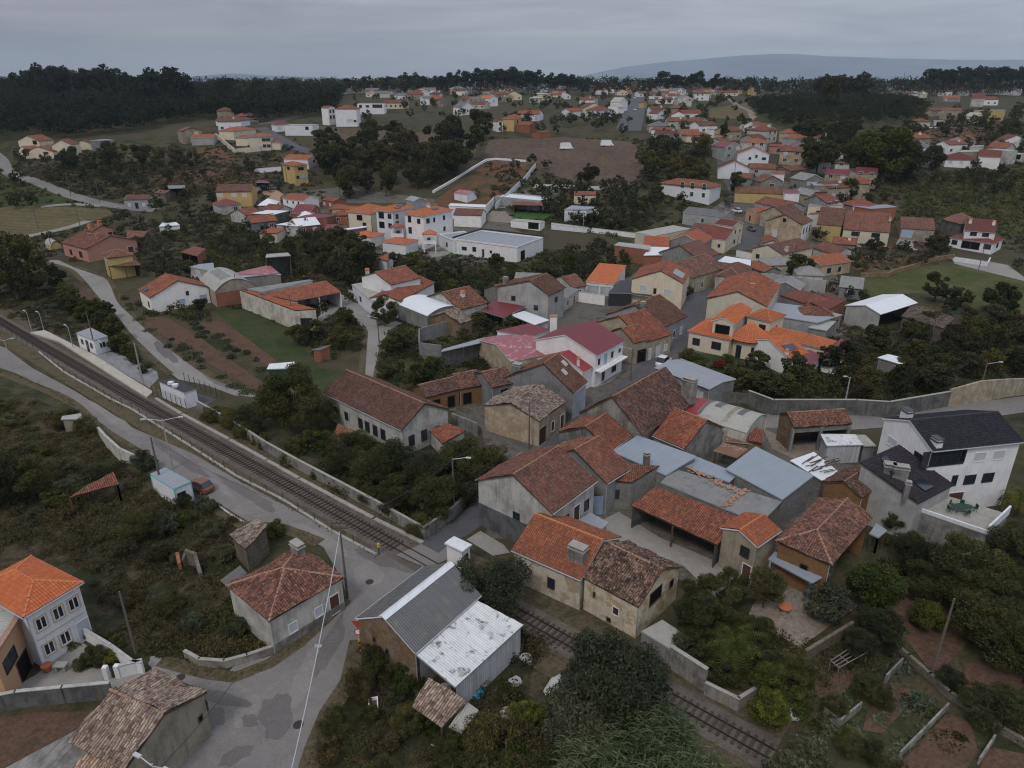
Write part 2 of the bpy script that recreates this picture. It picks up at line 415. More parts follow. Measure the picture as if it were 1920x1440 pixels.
leaf_mat('leaf_olive',[(.3,(.042,.052,.034)),(.5,(.074,.086,.054)),(.7,(.115,.125,.085))])
leaf_mat('leaf_brown',[(.3,(.040,.040,.020)),(.5,(.068,.060,.031)),(.7,(.10,.082,.046))])
leaf_mat('leaf_grey',[(.3,(.075,.10,.070)),(.5,(.12,.155,.105)),(.7,(.19,.22,.16))])
leaf_mat('leaf_far',[(.3,(.010,.017,.012)),(.5,(.018,.028,.017)),(.7,(.034,.043,.026))])
leaf_mat('leaf_scrub',[(.28,(.026,.031,.014)),(.42,(.052,.055,.024)),(.55,(.082,.076,.040)),(.7,(.11,.092,.060))])
leaf_mat('leaf_reed',[(.3,(.055,.078,.036)),(.5,(.115,.145,.078)),(.7,(.21,.235,.145))])
leaf_mat('leaf_red',[(.3,(.09,.018,.02)),(.6,(.16,.03,.035))])

earth('verge',[(.3,(.060,.052,.030)),(.5,(.11,.085,.058)),(.62,(.050,.056,.024)),(.75,(.13,.10,.075))],.5)
earth('yard',[(.3,(.085,.078,.070)),(.5,(.13,.118,.104)),(.64,(.065,.062,.045)),(.75,(.15,.135,.12))],.3)

ORG={}
def link(o,parent=None):
 COL.objects.link(o)
 if parent is not None:o.parent=parent
 return o
THINGS=[]
BADW=set('far left right top low mid upper front back'.split())
def thing(name,label,cat,loc,group=None,lm=None):
 """an Empty at the base of a thing; parents its parts"""
 if name.endswith(('_far','_right','_left','_mid','_top','_low','_right')) or set(name.split('_')) & BADW:name=cat.replace(' ','_').replace('-','_')
 o=bpy.data.objects.new(name,None); link(o); o.location=loc
 o.empty_display_size=.3
 o['label']=label; o['category']=cat
 if group:o['group']=group
 ORG[o.name]=Vector(loc)
 THINGS.append((o,Vector(loc),lm))
 return o
def tag(o,label=None,cat=None,group=None,kind=None):
 if label:o['label']=label
 if cat:o['category']=cat
 if group:o['group']=group
 if kind:o['kind']=kind
 return o

class MB:
 def __init__(s):s.v=[]; s.f=[]; s.uv=[]; s.m=[]; s.mi=0
 def poly(s,pts,uvs=None):
  b=len(s.v); s.v+=[tuple(p) for p in pts]; s.f.append(tuple(range(b,b+len(pts)))); s.m.append(s.mi)
  if uvs is None:
   n=Vector((0,0,0)); P_=[Vector(p) for p in pts]
   for i in range(1,len(P_)-1):n+=(P_[i]-P_[0]).cross(P_[i+1]-P_[0])
   if n.length>0:n.normalize()
   if abs(n.z)<.7:
    t=Vector((-n.y,n.x,0)).normalized() if (n.x or n.y) else Vector((1,0,0))
    uvs=[(p.dot(t),p.z) for p in P_]
   else:uvs=[(p.x,p.y) for p in P_]
  s.uv.append(uvs)
 def box(s,o,a,b,c):
  o,a,b,c=Vector(o),Vector(a),Vector(b),Vector(c)
  if a.cross(b).dot(c)<0:a,b=b,a
  q=[o,o+a,o+a+b,o+b]; t=[p+c for p in q]
  s.poly(q[::-1]); s.poly(t)
  for i in range(4):s.poly([q[i],q[(i+1) % 4],t[(i+1) % 4],t[i]])
 def cbox(s,x,y,z,w,d,h):
  s.box((x-w/2,y-d/2,z),(w,0,0),(0,d,0),(0,0,h))
 def tube(s,p0,p1,r0,r1=None,n=8,cap=True):
  r1=r0 if r1 is None else r1
  p0,p1=Vector(p0),Vector(p1); d=(p1-p0)
  if d.length<1e-6:return
  d.normalize(); a=d.orthogonal().normalized(); b=d.cross(a)
  A=[p0+(a*math.cos(2*math.pi*i/n)+b*math.sin(2*math.pi*i/n))*r0 for i in range(n)]
  B_=[p1+(a*math.cos(2*math.pi*i/n)+b*math.sin(2*math.pi*i/n))*r1 for i in range(n)]
  for i in range(n):s.poly([A[i],A[(i+1) % n],B_[(i+1) % n],B_[i]])
  if cap:s.poly(A[::-1]); s.poly(B_)
 def slab(s,pts,t):
  """polygon pts with thickness t downwards"""
  P_=[Vector(p) for p in pts]; Q=[p-Vector((0,0,t)) for p in P_]
  s.poly(P_); s.poly(Q[::-1])
  n=len(P_)
  for i in range(n):s.poly([Q[i],Q[(i+1) % n],P_[(i+1) % n],P_[i]])
 def build(s,name,mats,parent=None,org=None,smooth=False):
  if not isinstance(mats,(list,tuple)):mats=[mats]
  me=bpy.data.meshes.new(name)
  o3=org if org is not None else (0,0,0)
  V=[(v[0]-o3[0],v[1]-o3[1],v[2]-o3[2]) for v in s.v]
  me.from_pydata(V,[],s.f)
  ul=me.uv_layers.new(name='UVMap')
  flatuv=[c for f in s.uv for p in f for c in p]
  ul.data.foreach_set('uv',flatuv)
  for m_ in mats:me.materials.append(M[m_] if isinstance(m_,str) else m_)
  if len(mats)>1:me.polygons.foreach_set('material_index',s.m)
  if smooth:me.polygons.foreach_set('use_smooth',[True]*len(s.f))
  me.update()
  o=bpy.data.objects.new(name,me); link(o,parent)
  return o

def up(z):return Vector((0,0,z))

def add_facet(bm,uvl,pts,kind,old=0.0):
 """one roof plane. pts: convex 3D polygon, pts[0]-pts[1] is the eave. kind: tile / corr / rib / flat"""
 P_=[Vector(p) for p in pts]
 U=(P_[1]-P_[0]).normalized()
 n=Vector((0,0,0))
 for i in range(1,len(P_)-1):n+=(P_[i]-P_[0]).cross(P_[i+1]-P_[0])
 n.normalize()
 if n.z<0:n=-n
 V_=n.cross(U).normalized()
 if (P_[2]-P_[0]).dot(V_)<0:V_=-V_
 O=P_[0]
 q=[((p-O).dot(U),(p-O).dot(V_)) for p in P_]
 u0,u1=min(a for a,_ in q),max(a for a,_ in q); v0,v1=min(b for _,b in q),max(b for _,b in q)
 c=sum(P_,Vector())/len(P_)
 dist=(c-CAM).length
 if kind=='tile' and dist<165:
  du=.06 if dist<110 else .12; dv=.40; A=.065; lip=.04
  us=np.arange(math.floor(u0/du)*du,u1+du,du)
  ks=np.arange(math.floor(v0/dv),v1/dv+1); vs=np.sort(np.concatenate([ks*dv,ks*dv+dv*.93]))
 elif kind=='corr' and dist<120:
  du=.06; us=np.arange(math.floor(u0/du)*du,u1+du,du); vs=np.arange(v0-1,v1+1.6,1.5); A=.028; lip=0; dv=1e9
 else:
  us=np.linspace(u0-.01,u1+.01,max(2,int((u1-u0)/1.5)+2)); vs=np.linspace(v0-.01,v1+.01,max(2,int((v1-v0)/1.5)+2)); A=0; lip=0; dv=1e9
 uu,vv=np.meshgrid(us,vs)
 if kind=='tile' and A:h=A*np.abs(np.sin(np.pi*uu/.24))+lip*(1-np.mod(vv+1e-4,dv)/dv)
 elif A:h=A*np.cos(2*np.pi*uu/.24)
 else:h=uu*0
 if kind=='tile' and dist<165 and old>0:
  rs=np.random.RandomState(int(abs(c.x*13+c.y*7)) % 9999)
  cu=np.floor(uu/.24+.5).astype(int); cv=np.floor(vv/dv+1e-3).astype(int)
  tab=rs.rand(997)
  h=h+old*.05*(tab[(cu*131+cv*71) % 997]-.5)
 if old:h=h+old*.10*(np.sin(uu*.9+c.x)*np.cos(vv*.8+c.y)+.5*np.sin(uu*2.3+vv*1.7+c.y))
 nu,nv=len(us),len(vs)
 pts3=(np.array(O)[None,:]+uu.reshape(-1,1)*np.array(U)+vv.reshape(-1,1)*np.array(V_)+h.reshape(-1,1)*np.array(n))
 i=np.arange(nv-1)[:,None]*nu+np.arange(nu-1)[None,:]
 F=np.stack([i,i+1,i+nu+1,i+nu],-1).reshape(-1,4)
 me=bpy.data.meshes.new('t'); me.vertices.add(len(pts3)); me.vertices.foreach_set('co',pts3.ravel())
 me.loops.add(F.size); me.loops.foreach_set('vertex_index',F.ravel())
 me.polygons.add(len(F)); me.polygons.foreach_set('loop_start',np.arange(len(F))*4)
 me.update(calc_edges=True)
 b2=bmesh.new(); b2.from_mesh(me); bpy.data.meshes.remove(me)
 cen=(sum(a for a,_ in q)/len(q),sum(b for _,b in q)/len(q))
 for k in range(len(q)):
  a,b=q[k],q[(k+1) % len(q)]
  ex,ey=b[0]-a[0],b[1]-a[1]
  L=math.hypot(ex,ey)
  if L<1e-4:continue
  nx,ny=ey/L,-ex/L
  if nx*(cen[0]-a[0])+ny*(cen[1]-a[1])>0:nx,ny=-nx,-ny
  co=O+U*a[0]+V_*a[1]; no=U*nx+V_*ny
  bmesh.ops.bisect_plane(b2,geom=b2.verts[:]+b2.edges[:]+b2.faces[:],plane_co=co,plane_no=no,clear_outer=True,dist=1e-5)
 vm={}
 for v in b2.verts:vm[v.index]=None
 b2.verts.index_update()
 new=[bm.verts.new(v.co) for v in b2.verts]
 for f in b2.faces:
  try:nf=bm.faces.new([new[v.index] for v in f.verts])
  except ValueError:continue
  nf.material_index=0
  for lp in nf.loops:
   d=lp.vert.co-O; lp[uvl].uv=(d.dot(U),d.dot(V_))
 b2.free()
 off=n*-.02; th=n*-.14
 top=[p+off for p in P_]; bot=[p+off+th for p in P_]
 def quad(L_):
  nf=bm.faces.new([bm.verts.new(p) for p in L_]); nf.material_index=1
 quad(bot[::-1])
 for k in range(len(P_)):
  quad([bot[k],bot[(k+1) % len(P_)],top[(k+1) % len(P_)] ,top[k]])

def roof_object(facets,mat,kind,parent,org,old=0,edge='wood',name='roof'):
 bm=bmesh.new(); uvl=bm.loops.layers.uv.new('UVMap')
 for f in facets:add_facet(bm,uvl,f,kind,old)
 bmesh.ops.translate(bm,verts=bm.verts[:],vec=-Vector(org))
 me=bpy.data.meshes.new(name); bm.to_mesh(me); bm.free()
 me.materials.append(M[mat]); me.materials.append(M[edge])
 o=bpy.data.objects.new(name,me); link(o,parent)
 return o
def caps(lines,mat,parent,org,r=.13,name='ridge_tiles'):
 mb=MB(); rs=random.Random(3)
 for a,b in lines:
  a,b=Vector(a),Vector(b); L=(b-a).length; k=max(1,int(L/.45))
  for i in range(k):
   p=a.lerp(b,i/k); q_=a.lerp(b,(i+1)/k)
   j=up(rs.uniform(-.015,.015))
   mb.tube(p+up(.03)+j,q_+up(.0)+j,r,r*.85,6,cap=False)
 return mb.build(name,mat,parent,org)

ROOFK={}
for k_ in list(M):
 ROOFK[k_]='tile' if k_.startswith('tile_') else ('corr' if k_.startswith(('sheet','fibro','fibre')) else 'flat')
ROOFK['sheet_blue']=ROOFK['sheet_clean']=ROOFK['sheet_black']=ROOFK['sheet_maroon']=ROOFK['sheet_red']='flat'
OLDNESS=dict(tile_old=1.0,tile_moss=1.6,tile_pale=1.5,tile_brown=.7,tile_red=.6,tile_orange=.25)
CAPM=dict(tile_new='cap_orange',tile_orange='cap_orange',tile_dark='cap_dark')

_wc={}
def win_meshes(w,h,kind):
 key=(round(w,2),round(h,2),kind)
 if key in _wc:return _wc[key]
 fr=MB(); pn=MB(); t=.09
 fm,pm={'w':('frame_white','glass'),'k':('frame_dark','glass'),'c':('frame_stone','glass'),'g':('frame_white','shutter_green'),'s':('frame_white','shutter_white'),
    'b':('frame_white','shutter_brown'),'d':('frame_white','door_brown'),'D':('wood','dark_opening'),'G':('concrete_plain','shutter_sheet'),'B':('metal','door_blue'),
    'W':('concrete_plain','shutter_white'),'K':('concrete_plain','shutter_brown')}[kind]
 if kind=='c':t=.13
 d=.05
 fr.box((-w/2-t,-.02,-t),(t,0,0),(0,d+.02,0),(0,0,h+2*t)); fr.box((w/2,-.02,-t),(t,0,0),(0,d+.02,0),(0,0,h+2*t))
 fr.box((-w/2,-.02,-t),(w,0,0),(0,d+.05,0),(0,0,t)); fr.box((-w/2,-.02,h),(w,0,0),(0,d+.02,0),(0,0,t))
 if kind in 'wk' and w>.8:
  nb=max(2,int(w/.9+.5))
  for i in range(1,nb):fr.box((-w/2+w*i/nb-.03,-.01,0),(.06,0,0),(0,d,0),(0,0,h))
 if kind=='c':
  fr.mi=1
  for x_ in (-w/2,-.05,w/2-.08):fr.box((x_,-.01,0),(.09,0,0),(0,d,0),(0,0,h))
  for z_ in (0,h-.08):fr.box((-w/2+.09,-.01,z_),(w-.18,0,0),(0,d-.01,0),(0,0,.08))
 if kind in 'sW':fr.box((-w/2,.03,h*.12),(w,0,0),(0,.01,0),(0,0,.03))
 pn.box((-w/2,-.03,0),(w,0,0),(0,.045,0),(0,0,h))
 if kind=='w' and h>.9 and w>.8 and (int(w*100) % 3):
  pass
 a=fr.build('window',[fm,'frame_white'] if kind=='c' else fm); b=pn.build('pane',pm)
 am,bm_=a.data,b.data
 bpy.data.objects.remove(a); bpy.data.objects.remove(b)
 _wc[key]=(am,bm_); return _wc[key]
def add_opening(parent,org,p,xdir,ydir,w,h,kind):
 am,bm_=win_meshes(w,h,kind)
 door=kind in 'dGDBK'
 nm='door' if kind in 'dBK' else ('garage_door' if kind=='G' else ('doorway' if kind=='D' and h>1.6 else 'window'))
 o=bpy.data.objects.new(nm,am); link(o,parent)
 x,y=Vector(xdir),Vector(ydir)
 if x.cross(y).z<0:x=-x
 mt=Matrix(((x.x,y.x,0),(x.y,y.y,0),(0,0,1))).to_4x4()
 mt.translation=Vector(p)-Vector(org)
 o.matrix_local=mt
 c=bpy.data.objects.new({'d':'panel','B':'panel','K':'panel','G':'shutter','g':'shutter','s':'shutter','b':'shutter','W':'shutter'}.get(kind,'pane'),bm_); link(c,o)
 return o

def chimney(mb,x,y,z,w,d,h,ang):
 ca,sa=math.cos(ang),math.sin(ang); a=Vector((ca,sa,0)); b=Vector((-sa,ca,0))
 o=Vector((x,y,z))-a*w/2-b*d/2
 mb.mi=0; mb.box(o,a*w,b*d,up(h))
 mb.mi=1; mb.box(o-a*.08-b*.08+up(h),a*(w+.16),b*(d+.16),up(.1))
 mb.mi=0; mb.box(o+a*.08+b*.08+up(h+.1),a*(w-.16),b*(d-.16),up(.25))
 mb.mi=1; mb.box(o-a*.04-b*.04+up(h+.35),a*(w+.08),b*(d+.08),up(.07))
 mb.mi=0

LOG=[]
def frame_from(t,a,b,c,he):
 A_,B_,C_=P(t,a),P(t,b),P(t,c)
 g0=at(B_[0],B_[1],he); g=ground(g0.x,g0.y)
 if g0.y>238:
  zc=px(g0)[2]; U_,V_=max(.5,(B_[0]-A_[0])*zc/FPX),max(.5,(C_[0]-B_[0])*zc/FPX)
  D_=max(6.0,min(10.0,math.hypot(U_,V_)*.8))
  if U_ >= V_:al=math.asin(min(.8,max(.06,V_/D_))); LU,LV=U_/math.cos(al),D_
  else:al=math.acos(min(.995,max(.3,U_/D_))); LU,LV=D_,V_/math.sin(al)
  b3=g0.copy(); b3.z=g+he
  th=math.pi-al+math.atan2(-g0.x,g0.y)*.5
  u=Vector((math.cos(th),math.sin(th),0)); v=Vector((u.y,-u.x,0))
  return b3,u,v,LU,LV,g,0
 c_=at_z((A_[0]+C_[0])/2,(A_[1]+C_[1])/2,g+he); g=(g+ground(c_.x,c_.y))/2
 z=g+he
 a3,b3,c3=at_z(*A_,z),at_z(*B_,z),at_z(*C_,z)
 d1,d2=a3-b3,c3-b3
 l1,l2=d1.length,d2.length
 t1=math.atan2(d1.y,d1.x); t2=math.atan2(d2.y,d2.x)+math.pi/2
 dv=(t2-t1+math.pi) % (2*math.pi)-math.pi
 th=t1+dv*l2/(l1+l2)
 u=Vector((math.cos(th),math.sin(th),0)); v=Vector((u.y,-u.x,0))
 return b3,u,v,d1.dot(u),d2.dot(v),g,math.degrees(dv)

def house(name,label,cat,t,a,b,c,he,ridge='L',roof='tile_brown',wall='white_old',pitch=.42,ov=.35,kind='gable',win='auto',
   ch=(),lm=None,plinth=None,group=None,off=.5,cap=True,base=-1.0,wallmats=None,open_=(),sky_=(),wcol='w',hipends=2,lu=None,lv=None,frame=None):
 b3,u,v,LU,LV,g,dev=frame or frame_from(t,a,b,c,he)
 if lu:LU=lu
 if lv:LV=lv
 LOG.append((label,round(LU,1),round(LV,1),round(dev),tuple(round(x) for x in b3),round(he,1)))
 LU=max(LU,1.5); LV=max(LV,1.5)
 ctr=b3+u*LU/2+v*LV/2
 org=Vector((ctr.x,ctr.y,ground(ctr.x,ctr.y)))
 root=thing(name,label,cat,org,group,lm)
 far=(ctr-CAM).length>260
 E=[b3,b3+u*LU,b3+u*LU+v*LV,b3+v*LV]
 facets=[]; ridges=[]
 if ridge=='L':W_,Lr,a1,a2=LV,LU,u,v
 else:W_,Lr,a1,a2=LU,LV,v,u
 rise=pitch*W_/2
 r0=b3+a2*W_*off+up(rise); r1=r0+a1*Lr
 p0,p1,p2,p3=b3,b3+a1*Lr,b3+a1*Lr+a2*W_,b3+a2*W_
 gx=.18 if kind=='gable' else ov
 if kind=='gable':
  facets=[[p0,p1,r1,r0],[p2,p3,r0,r1]]; ridges=[(r0,r1)]
 elif kind=='hip':
  k=min(W_/2,Lr/2*.96); s0=r0+a1*k; s1=r1-a1*(k if hipends==2 else 0)
  if hipends==-1:s0,s1=r0,r1-a1*k
  if hipends==1:s0,s1=r0+a1*k,r1
  facets=[[p0,p1,s1,s0],[p2,p3,s0,s1]]
  ridges=[(s0,s1)]
  if s0 != r0:facets.append([p3,p0,s0]); ridges+=[(p0,s0),(p3,s0)]
  if s1 != r1:facets.append([p1,p2,s1]); ridges+=[(p1,s1),(p2,s1)]
 elif kind=='shedL':
  facets=[[p0,p1,p2+up(pitch*W_),p3+up(pitch*W_)]]
 elif kind=='flat':
  facets=[]
 EXCL.append([tuple(p.xy) for p in E])
 ins=ov
 iu=(gx if ridge=='R' else ins) if kind=='gable' else ins
 i_u=gx if (kind=='gable' and ridge=='L') else ins
 i_v=gx if (kind=='gable' and ridge=='R') else ins
 if kind=='flat':i_u=i_v=0.0
 w0=b3+u*i_u+v*i_v; wu,wv=LU-2*i_u,LV-2*i_v
 cor=[w0,w0+u*wu,w0+u*wu+v*wv,w0+v*wv]
 gz=min([ground(p.x,p.y) for p in cor])+base
 topz=(b3.z-.06)+(ins*pitch if kind not in ('flat',) else 0)
 mb=MB()
 names=['L','bu','bv','R']
 for k in range(4):
  if k in open_:continue
  p_,q_=cor[k],cor[(k+1) % 4]
  pts=[Vector((q_.x,q_.y,gz)),Vector((p_.x,p_.y,gz)),Vector((p_.x,p_.y,topz)),Vector((q_.x,q_.y,topz))]
  isg=kind=='gable' and ((ridge=='L' and k in (1,3)) or (ridge=='R' and k in (0,2)))
  if isg:
   hw=W_*off
   m_=(cor[0] if k in (0,3) else cor[2])
   rp=r0 if ((ridge=='R' and k==0) or (ridge=='L' and k==3)) else r1
   d_=(q_-p_); d_.z=0; tt=((rp-p_).dot(d_))/d_.length_squared
   ap=p_+d_*tt; ap.z=r0.z-.1
   pts=pts[:3]+[ap]+pts[3:]
   pts=[pts[0],pts[1],pts[2],ap,pts[4]]
  if kind=='shedL':
   hi=topz+pitch*(W_-2*ins)
   def hz(p):return topz+pitch*max(0,(p-p0).dot(a2)-ins)
   pts[2].z=hz(p_); pts[3].z=hz(q_)
  mb.mi=0
  if wallmats and k in wallmats:mb.mi=1+list(wallmats).index(k)
  mb.poly(pts)
 wm=[wall]+([wallmats[k] for k in wallmats] if wallmats else [])
 mb.build('wall',wm,root,org)
 if plinth:
  pm=MB(); ph,pmat,ks=plinth
  for k in ks:
   p_,q_=cor[k],cor[(k+1) % 4]; o_=Vector(((q_-p_).y,-(q_-p_).x,0)).normalized()
   mid=(p_+q_)/2
   if (mid+o_-ctr).length<(mid-ctr).length:o_=-o_
   pm.box(Vector((p_.x,p_.y,gz)),q_-p_,o_*.06,up(org.z+ph-gz))
  pm.build('plinth',pmat,root,org)
 rk=ROOFK[roof]
 if kind=='flat':
  rm=MB(); rm.slab([p+up(.0) for p in E],.18)
  ro=rm.build('roof',roof,root,org)
  pr=MB(); tW=.18
  for k in range(4):
   p_,q_=E[k],E[(k+1) % 4]; d_=(q_-p_).normalized(); i_=Vector((-d_.y,d_.x,0))
   if (ctr-p_).dot(i_)<0:i_=-i_
   e_=d_*tW if k % 2==0 else Vector()
   pr.box(p_+(d_*tW if k % 2 else Vector())+up(-.05),(q_-p_)-(d_*2*tW if k % 2 else Vector()),i_*tW,up(.45))
  if cap:pr.build('parapet',wall,root,org)
 else:
  ro=roof_object(facets,roof,rk,root,org,OLDNESS.get(roof,0),edge='wood' if OLDNESS.get(roof,0)>.3 else 'frame_white')
  if cap and rk=='tile' and not far:caps(ridges,CAPM.get(roof,'cap_tile'),ro,org)
 if kind in ('gable','hip') and (ctr-CAM).length<125:
  ed=[(p0,p1),(p3,p2)] if kind=='gable' else [(p0,p1),(p1,p2),(p2,p3),(p3,p0)]
  if OLDNESS.get(roof,0)<.9:
   for e0,e1 in ed:
    gm_=MB()
    o2=((e0+e1)/2-ctr); o2.z=0; dd_=(e1-e0).normalized(); n2=Vector((dd_.y,-dd_.x,0)); n2=n2 if n2.dot(o2)>0 else -n2
    gm_.tube(e0+n2*.06-up(.08),e1+n2*.06-up(.08),.06,.06,6)
    gm_.build('gutter','metal',ro,org)
  dm_=MB(); c0=cor[0]; q2=(c0-ctr); q2.z=0; q2.normalize(); c0=c0+q2*.05; dm_.tube(Vector((c0.x,c0.y,org.z-.3)),Vector((c0.x,c0.y,b3.z-.1)),.045,.045,6,cap=False); dm_.build('downpipe','metal',root,org)
 if ch:
  for (fu,fv,cw,cd,chh,cm) in ch:
   cmb=MB()
   q_=b3+u*LU*fu+v*LV*fv
   dd=((q_-p0).dot(a2)); hz=rise*(1-abs(dd-W_*off)/max(.1,W_*(off if dd<W_*off else 1-off))) if kind in ('gable','hip') else 0
   chimney(cmb,q_.x,q_.y,b3.z+hz-.3,cw,cd,chh,math.atan2(u.y,u.x))
   cmb.build('chimney',[cm,('metal_dark' if roof=='tile_dark' else 'concrete_plain') if cm not in ('white','pink') or roof=='tile_dark' else 'cap_orange'],ro,org)
 for (fi,s_,t_,w_,h_,mt) in sky_:
  f=[Vector(p) for p in facets[fi]]
  U_=(f[1]-f[0]).normalized(); up_=(f[3 if len(f)>3 else 2]-f[0]); V2=(up_-U_*up_.dot(U_)); Ls=V2.length; V2.normalize(); n_=U_.cross(V2)
  if n_.z<0:n_=-n_
  o_=f[0]+U_*(f[1]-f[0]).length*s_+V2*Ls*t_+n_*.10
  km=MB(); km.box(o_,U_*w_,V2*h_,n_*.08)
  pn_=km.build('solar_panel' if mt=='solar' else 'roof_window',mt,ro,org)
 walls={'L':(cor[0],u,-v,wu),'R':(cor[0],v,-u,wv)}
 gl=org.z
 if win=='auto':
  win=[]
  nfl=max(1,int((he+.3)/2.75))
  rnd=random.Random(int(abs(b3.x*10+b3.y)))
  for wl in 'LR':
   L_=walls[wl][3]; nn=int(L_/3.4)
   if far:nn=min(nn,3)
   for fl in range(nfl):
    for i in range(nn):
     if rnd.random()<.12:continue
     if fl==0 and i==nn // 2 and wl=='R' and L_>5:win.append((wl,(i+.5)/nn,.05,1.0,2.1,'d'))
     else:win.append((wl,(i+.5)/nn,fl*2.8+.95,1.1 if not far else 1.4,1.2,wcol if rnd.random()<.75 else 's'))
 for wspec in win:
  wl,fr,sill,w_,h_=wspec[:5]; kd=wspec[5] if len(wspec)>5 else wcol
  o_,xd,yd,L_=walls[wl]
  p_=o_+xd*L_*fr; p_.z=gl+sill
  add_opening(root,org,p_,xd,yd,w_,h_,kd)
 return root,org,(b3,u,v,LU,LV)

def canopy(name,label,cat,t,pts,hs,roof,wall=None,open_=(),posts=True,inset=.25,lm=None,th=None,group=None,parapet=False,eave=0,old=None,postm='wood',base=-.6,win=()):
 """any-shaped single roof plane on walls or posts. pts pixels with heights hs above the ground; pts[0]-pts[1] is the low edge"""
 W3=[]
 for p,h in zip(pts,hs):
  q=P(t,p); W3.append((q,h))
 g0=at(*W3[0][0],W3[0][1]); g=sum(ground(*(at(*q,h).xy)) for q,h in W3)/len(W3)
 V3=[at_z(q[0],q[1],g+h) for q,h in W3]
 ye=[p.y for p in V3]; ym=sum(ye)/len(ye)
 if ym>235 and max(ye)-min(ye)>11:
  f_=9.0/(max(ye)-min(ye)); ym=min(ye)+4.5
  V3=[CAM+raydir(*q[0])*(1.0) for q in W3]
  for i,(q,h) in enumerate(W3):
   d_=raydir(*q); yy=ym+(ye[i]-sum(ye)/len(ye))*f_; V3[i]=Vector((d_.x/d_.y*yy,yy,g+h))
 c=sum(V3,Vector())/len(V3); org=Vector((c.x,c.y,ground(c.x,c.y)))
 root=thing(name,label,cat,org,group,lm)
 LOG.append((label,round((V3[1]-V3[0]).length,1),round((V3[2]-V3[1]).length,1),0,tuple(round(x) for x in c),hs[0]))
 n=len(V3)
 if n==4:
  nn=(V3[1]-V3[0]).cross(V3[2]-V3[0]).normalized()
  if abs(nn.z)>.3:V3[3].z=V3[0].z-(nn.x*(V3[3].x-V3[0].x)+nn.y*(V3[3].y-V3[0].y))/nn.z
 else:
  for p in V3:p.z=sum(q.z for q in V3)/n
 ro=roof_object([V3],roof,ROOFK[roof],root,org,OLDNESS.get(roof,0) if old is None else old,edge='wood' if roof.startswith('tile') else 'metal')
 ins=[]
 for i in range(n):
  d=(c-V3[i]); d.z=0; d.normalize(); ins.append(V3[i]+d*inset)
 cw=sum((ins[i].x*ins[(i+1) % n].y-ins[(i+1) % n].x*ins[i].y) for i in range(n))>0
 if wall:
  mb=MB(); gz=min(ground(p.x,p.y) for p in ins)+base
  for i in range(n):
   if i in open_:continue
   a,b=ins[i],ins[(i+1) % n]
   pts_=[Vector((a.x,a.y,gz)),Vector((b.x,b.y,gz)),Vector((b.x,b.y,b.z-.17)),Vector((a.x,a.y,a.z-.17))]
   mb.poly(pts_ if cw else pts_[::-1])
  if mb.f:mb.build('wall',wall,root,org)
 for i in (open_ if posts else ()):
  a,b=ins[i],ins[(i+1) % n]; L=(b-a).length; k=max(1,int(L/3.6))
  for j in range(k+1):
   p=a.lerp(b,j/k); pm=MB(); pm.cbox(p.x,p.y,org.z-.3,.18,.18,p.z-.17-org.z+.3)
   pm.build('post',postm,root,org)
 for (i,fr,sill,w_,h_,kd) in win:
  a,b=ins[i],ins[(i+1) % n]; d=(b-a); d.z=0; d.normalize(); o_=Vector((d.y,-d.x,0))
  if (a+b).to_2d().lerp(Vector((0,0)),.5) is None:pass
  if ((a+b)/2+o_-c).length<((a+b)/2-c).length:o_=-o_
  p_=a.lerp(b,fr); p_.z=org.z+sill
  add_opening(root,org,p_,d,o_,w_,h_,kd)
 return root,org,V3

